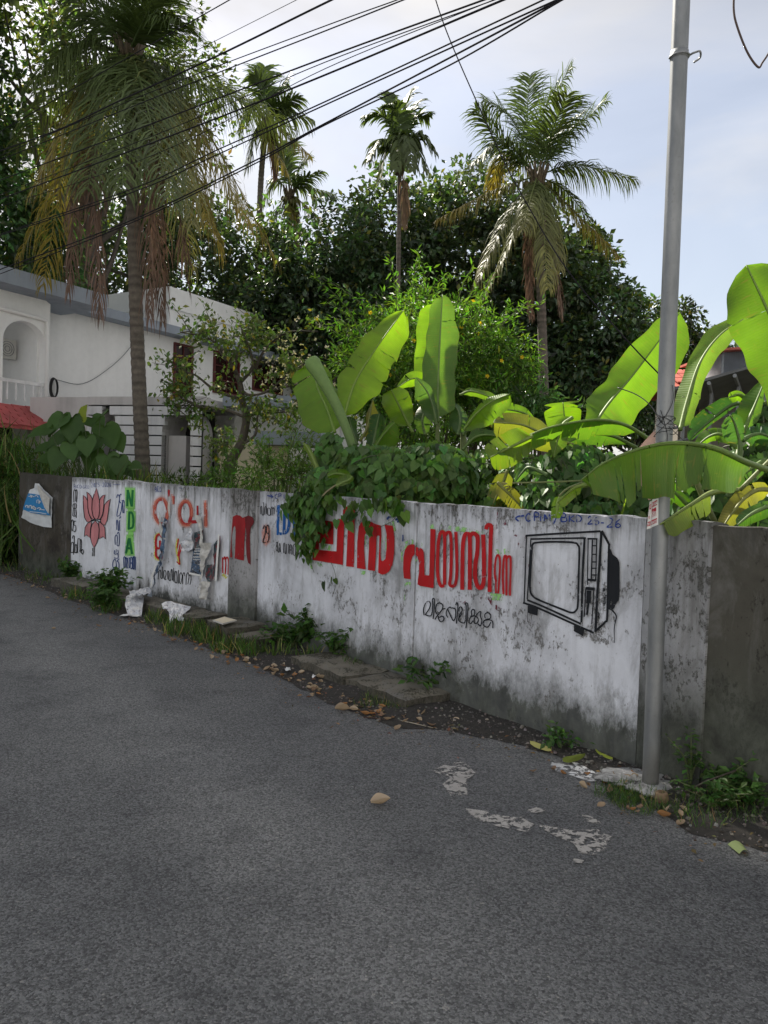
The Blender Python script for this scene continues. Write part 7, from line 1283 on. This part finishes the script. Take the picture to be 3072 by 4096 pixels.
p2 = tuft_area([(1530, 2800, 75, 36), (1600, 2835, 60, 20), (1470, 2830, 60, 12)], [520, 200, 80]); p3 = tuft_area([(2490, 3190, 70, 42), (2580, 3225, 110, 40), (2700, 3220, 120, 50), (2420, 3180, 50, 16), (2870, 3260, 170, 70), (3050, 3270, 120, 60)], [380, 300, 260, 60, 520, 320])
leaf_obj('grass', [grass_pts(p1, .06, .20, GC, 1.2), grass_pts(p2, .03, .09, (.09, .15, .035)), grass_pts(p3, .03, .10, (.07, .14, .035), .9, .5)], M['grass'], None, kind='stuff')
# long grass behind and beside the wall
def band(x0, x1, D0, D1, n, z=.75):
    x = x0+(x1-x0)*RNG.random(n); d = D0+(D1-D0)*RNG.random(n); return np.array([[*P(a, 1900, b)[:2], z] for a, b in zip(x, d)])
def behind(k, s0, s1, lo, hi, n, z=.75):
    a, b = next((a, b) for a, b, kk in SEG if kk == k); u = unit(b-a); nn = seg_n(a, b); s = s0+(s1-s0)*RNG.random(n); o = -(lo+(hi-lo)*RNG.random(n)); q = a+u*s[:, None]+nn*o[:, None]; return np.hstack([q, np.full((n, 1), z)])
leaf_obj('grass', [grass_pts(behind('AB', 0, lenAB, .42, 2.0, 2000), .35, .95, (.10, .17, .04), .6, .3), grass_pts(behind('CD', -.2, 1.3, .5, 2.2, 600), .35, 1.0, (.12, .19, .05), .6, .3), grass_pts(behind('L', -1.5, lenL, .5, 2.2, 1300), .5, 1.25, (.09, .16, .04), .6, .2), grass_pts(behind('CD', 2.6, 5.0, .75, 2.5, 400), .4, .9, (.14, .22, .04), .8, .18), grass_pts(behind('AB', .5, lenAB, 2.0, 5.0, 900), .3, .9, (.10, .16, .04), .6, .3)], M['grass'], None, kind='stuff')
# overgrown bank at the left end of the wall
bush('overgrown_bank', 'overgrown grassy bank with creepers at the left end of the wall', (-6.9, 13.5, 0), [((-7.0, 13.5, .7), np.array([.75, .6, .9])), ((-7.9, 14.0, 1.0), np.array([1.0, .8, 1.2])), ((-6.6, 13.9, 1.6), np.array([.55, .5, .45])), ((-9.5, 14.8, 1.1), np.array([1.4, 1.0, 1.4])), ((-6.75, 13.1, .5), np.array([.28, .25, .6]))], 300, 40, .11, .24, (.065, .125, .03), sprays=120)
leaf_obj('grass', [grass_pts(np.hstack([np.array([-7.2, 13.2])+RNG.normal(size=(1500, 2))*np.array([.8, .45]), .0*np.ones((1500, 1))+.9*RNG.random((1500, 1))]), .4, 1.0, (.09, .16, .035), .7, .45), grass_pts(np.hstack([np.array([-7.6, 14.4])+RNG.normal(size=(1400, 2))*np.array([1.0, .5]), 1.0+.9*RNG.random((1400, 1))]), .4, 1.0, (.10, .17, .04), .6, .4)], M['grass'], None, kind='stuff')
def weed(label, px, py, h, n, size, colr=(.06, .13, .03), spread=.14, z=.03, D=None, tpl=L_BROAD, wpx=None):
    b = G(px, py, z); t = thing('weed', label, 'weed', b, 'weeds along the wall foot'); mb = MB(); pos = []
    for k in range(n):
        d = np.array([RNG.normal()*spread, RNG.normal()*spread*.6, h*random.uniform(.5, 1)]); q = catmull([b, b+d*np.array([.3, .3, .6]), b+d], 5); mb.tube(q, np.linspace(.006, .002, len(q)), 4, (.09, .12, .04)); pos += list(q[4:])
    mb.obj('stems', M['stem'], t, True); pos = np.repeat(np.array(pos), 3, axis=0); N = len(pos); pos = pos+.02*RNG.normal(size=(N, 3)); ax = rdir(N)*np.array([1, 1, .5])
    leaf_obj('leaves', [leaf_arrays(tpl, pos, ax, np.array([0, -.3, 1.0])+.4*rdir(N), size*(.6+.7*RNG.random(N)), vary(colr, N, .25))], M['leaf'], t)
for a in [('leafy weed clump below the left side of the lotus', 285, 2330, .34, 16, .085), ('spreading weed clump on the kerb left of the NDA pilaster', 440, 2410, .42, 22, .09), ('weed clump hanging over the kerb front below the blue letters', 415, 2440, .26, 16, .08), ('lone thin weed stalk against the lotus panel', 425, 2320, .55, 2, .075), ('small broad-leaved sapling growing below the posters', 765, 2440, .38, 3, .17), ('weed tuft at the foot of the stained pilaster', 880, 2455, .2, 8, .08), ('leafy weed beside the wrapper at the kerb end', 1245, 2600, .40, 12, .095), ('low weeds right of the kerb-end plant', 1170, 2590, .22, 10, .085), ('fine weeds at the wall foot left of the second kerb slab', 1340, 2650, .34, 8, .07), ('dark leafy weed on the second kerb slab under the black word', 1770, 2770, .26, 16, .08), ('thin weed below the television', 2225, 2965, .10, 4, .05), ('weed clump at the right edge by the mossy wall', 2990, 3215, .15, 12, .045), ('weed clump among the grass right of the stick', 2850, 3230, .13, 13, .04), ('dried weed stalks beside the pole', 2760, 3150, .32, 4, .04), ('grey-leaved weed just right of the dried stalks', 2880, 3200, .24, 5, .05)]:
    weed(*a)
# grit and stones on the verge
N = 9000; VR = np.array(rows_v); k = RNG.choice(len(VR), N); jj = RNG.random(N)**1.3*5.9; j0 = jj.astype(int); fr_ = (jj-j0)[:, None]; pos = VR[k, j0]*(1-fr_)+VR[k, j0+1]*fr_+np.hstack([RNG.normal(size=(N, 2))*.05, np.full((N, 1), .0)]); cub = (np.array([[-.5, -.5, 0], [.5, -.5, 0], [.4, .5, 0], [-.5, .4, 0], [-.3, -.3, .5], [.3, -.3, .55], [.3, .3, .45], [-.3, .3, .5]]), [(0, 1, 5), (0, 5, 4), (1, 2, 6), (1, 6, 5), (2, 3, 7), (2, 7, 6), (3, 0, 4), (3, 4, 7), (4, 5, 6), (4, 6, 7)])
ax = rdir(N)*np.array([1, 1, .1]); leaf_obj('gravel', [leaf_arrays(cub, pos, ax, np.tile([0, 0, 1.0], (N, 1)), .004+.017*RNG.random(N)**3.5, vary((.12, .11, .10), N, .4, .05))], M['flat'], None, kind='stuff')
# ground floor of the house; shade under the awning is in the wall colour
hbox('wall', 'h_dark', xl, 3.0, .2, zf-.24, 1.0-.25, .95, label='ground floor under the awning, coloured dark for its shade'); hbox('pillar', 'h_grey', hx(hq(150, 1640))-.45, hx(hq(150, 1640))-.1, .2, zf-.23, -.3, .2)

# unseen house and low wall added behind the camera to bounce sunlight
opp = thing('bounce_house', 'unseen white house added across the road behind the viewer to bounce sunlight', 'house', (1.0, -9.0, 0))
mb = MB(); mb.box((1.0, -10.0, 3.2), 17, 4, 6.4); mb.obj('wall', M['h_white'], opp)
mb = MB(); mb.box((1.0, -9.9, 6.5), 18, 5.2, .22); mb.obj('roof', M['h_white'], opp)
for x in (-5.5, -2, 4, 7):
    for z in (1.6, 4.8):
        mb = MB(); mb.box((x, -7.97, z), 1.5, .1, 1.3); w_o = mb.obj('window', M['h_maroon'], opp); mb = MB(); mb.box((x, -7.9, z), 1.3, .06, 1.1); mb.obj('pane', M['h_glass'], w_o)
mb = MB(); mb.box((1.0, -7.95, 1.1), 1.1, .1, 2.2); mb.obj('door', M['h_maroon'], opp)
mb = MB(); mb.box((1.0, -5.2, .65), 20, .2, 1.3); tag(mb.obj('bounce_wall', M['h_white']), 'unseen low white wall added behind the viewer to bounce sunlight', 'wall')  # added out of view for its bounced sunlight

N = 1500; k = RNG.choice(len(ed), N); pos = ed[k]+np.hstack([RNG.normal(size=(N, 2))*.16, .012+.012*RNG.random((N, 1))]); leaf_obj('leaf_litter', [leaf_arrays(L_BROAD, pos, rdir(N)*np.array([1, 1, .25]), np.array([0, 0, 1.0])+.5*rdir(N), .012+.035*RNG.random(N)**2, vary((.20, .13, .08), N, .4))], M['dry_leaf'], None, kind='stuff')
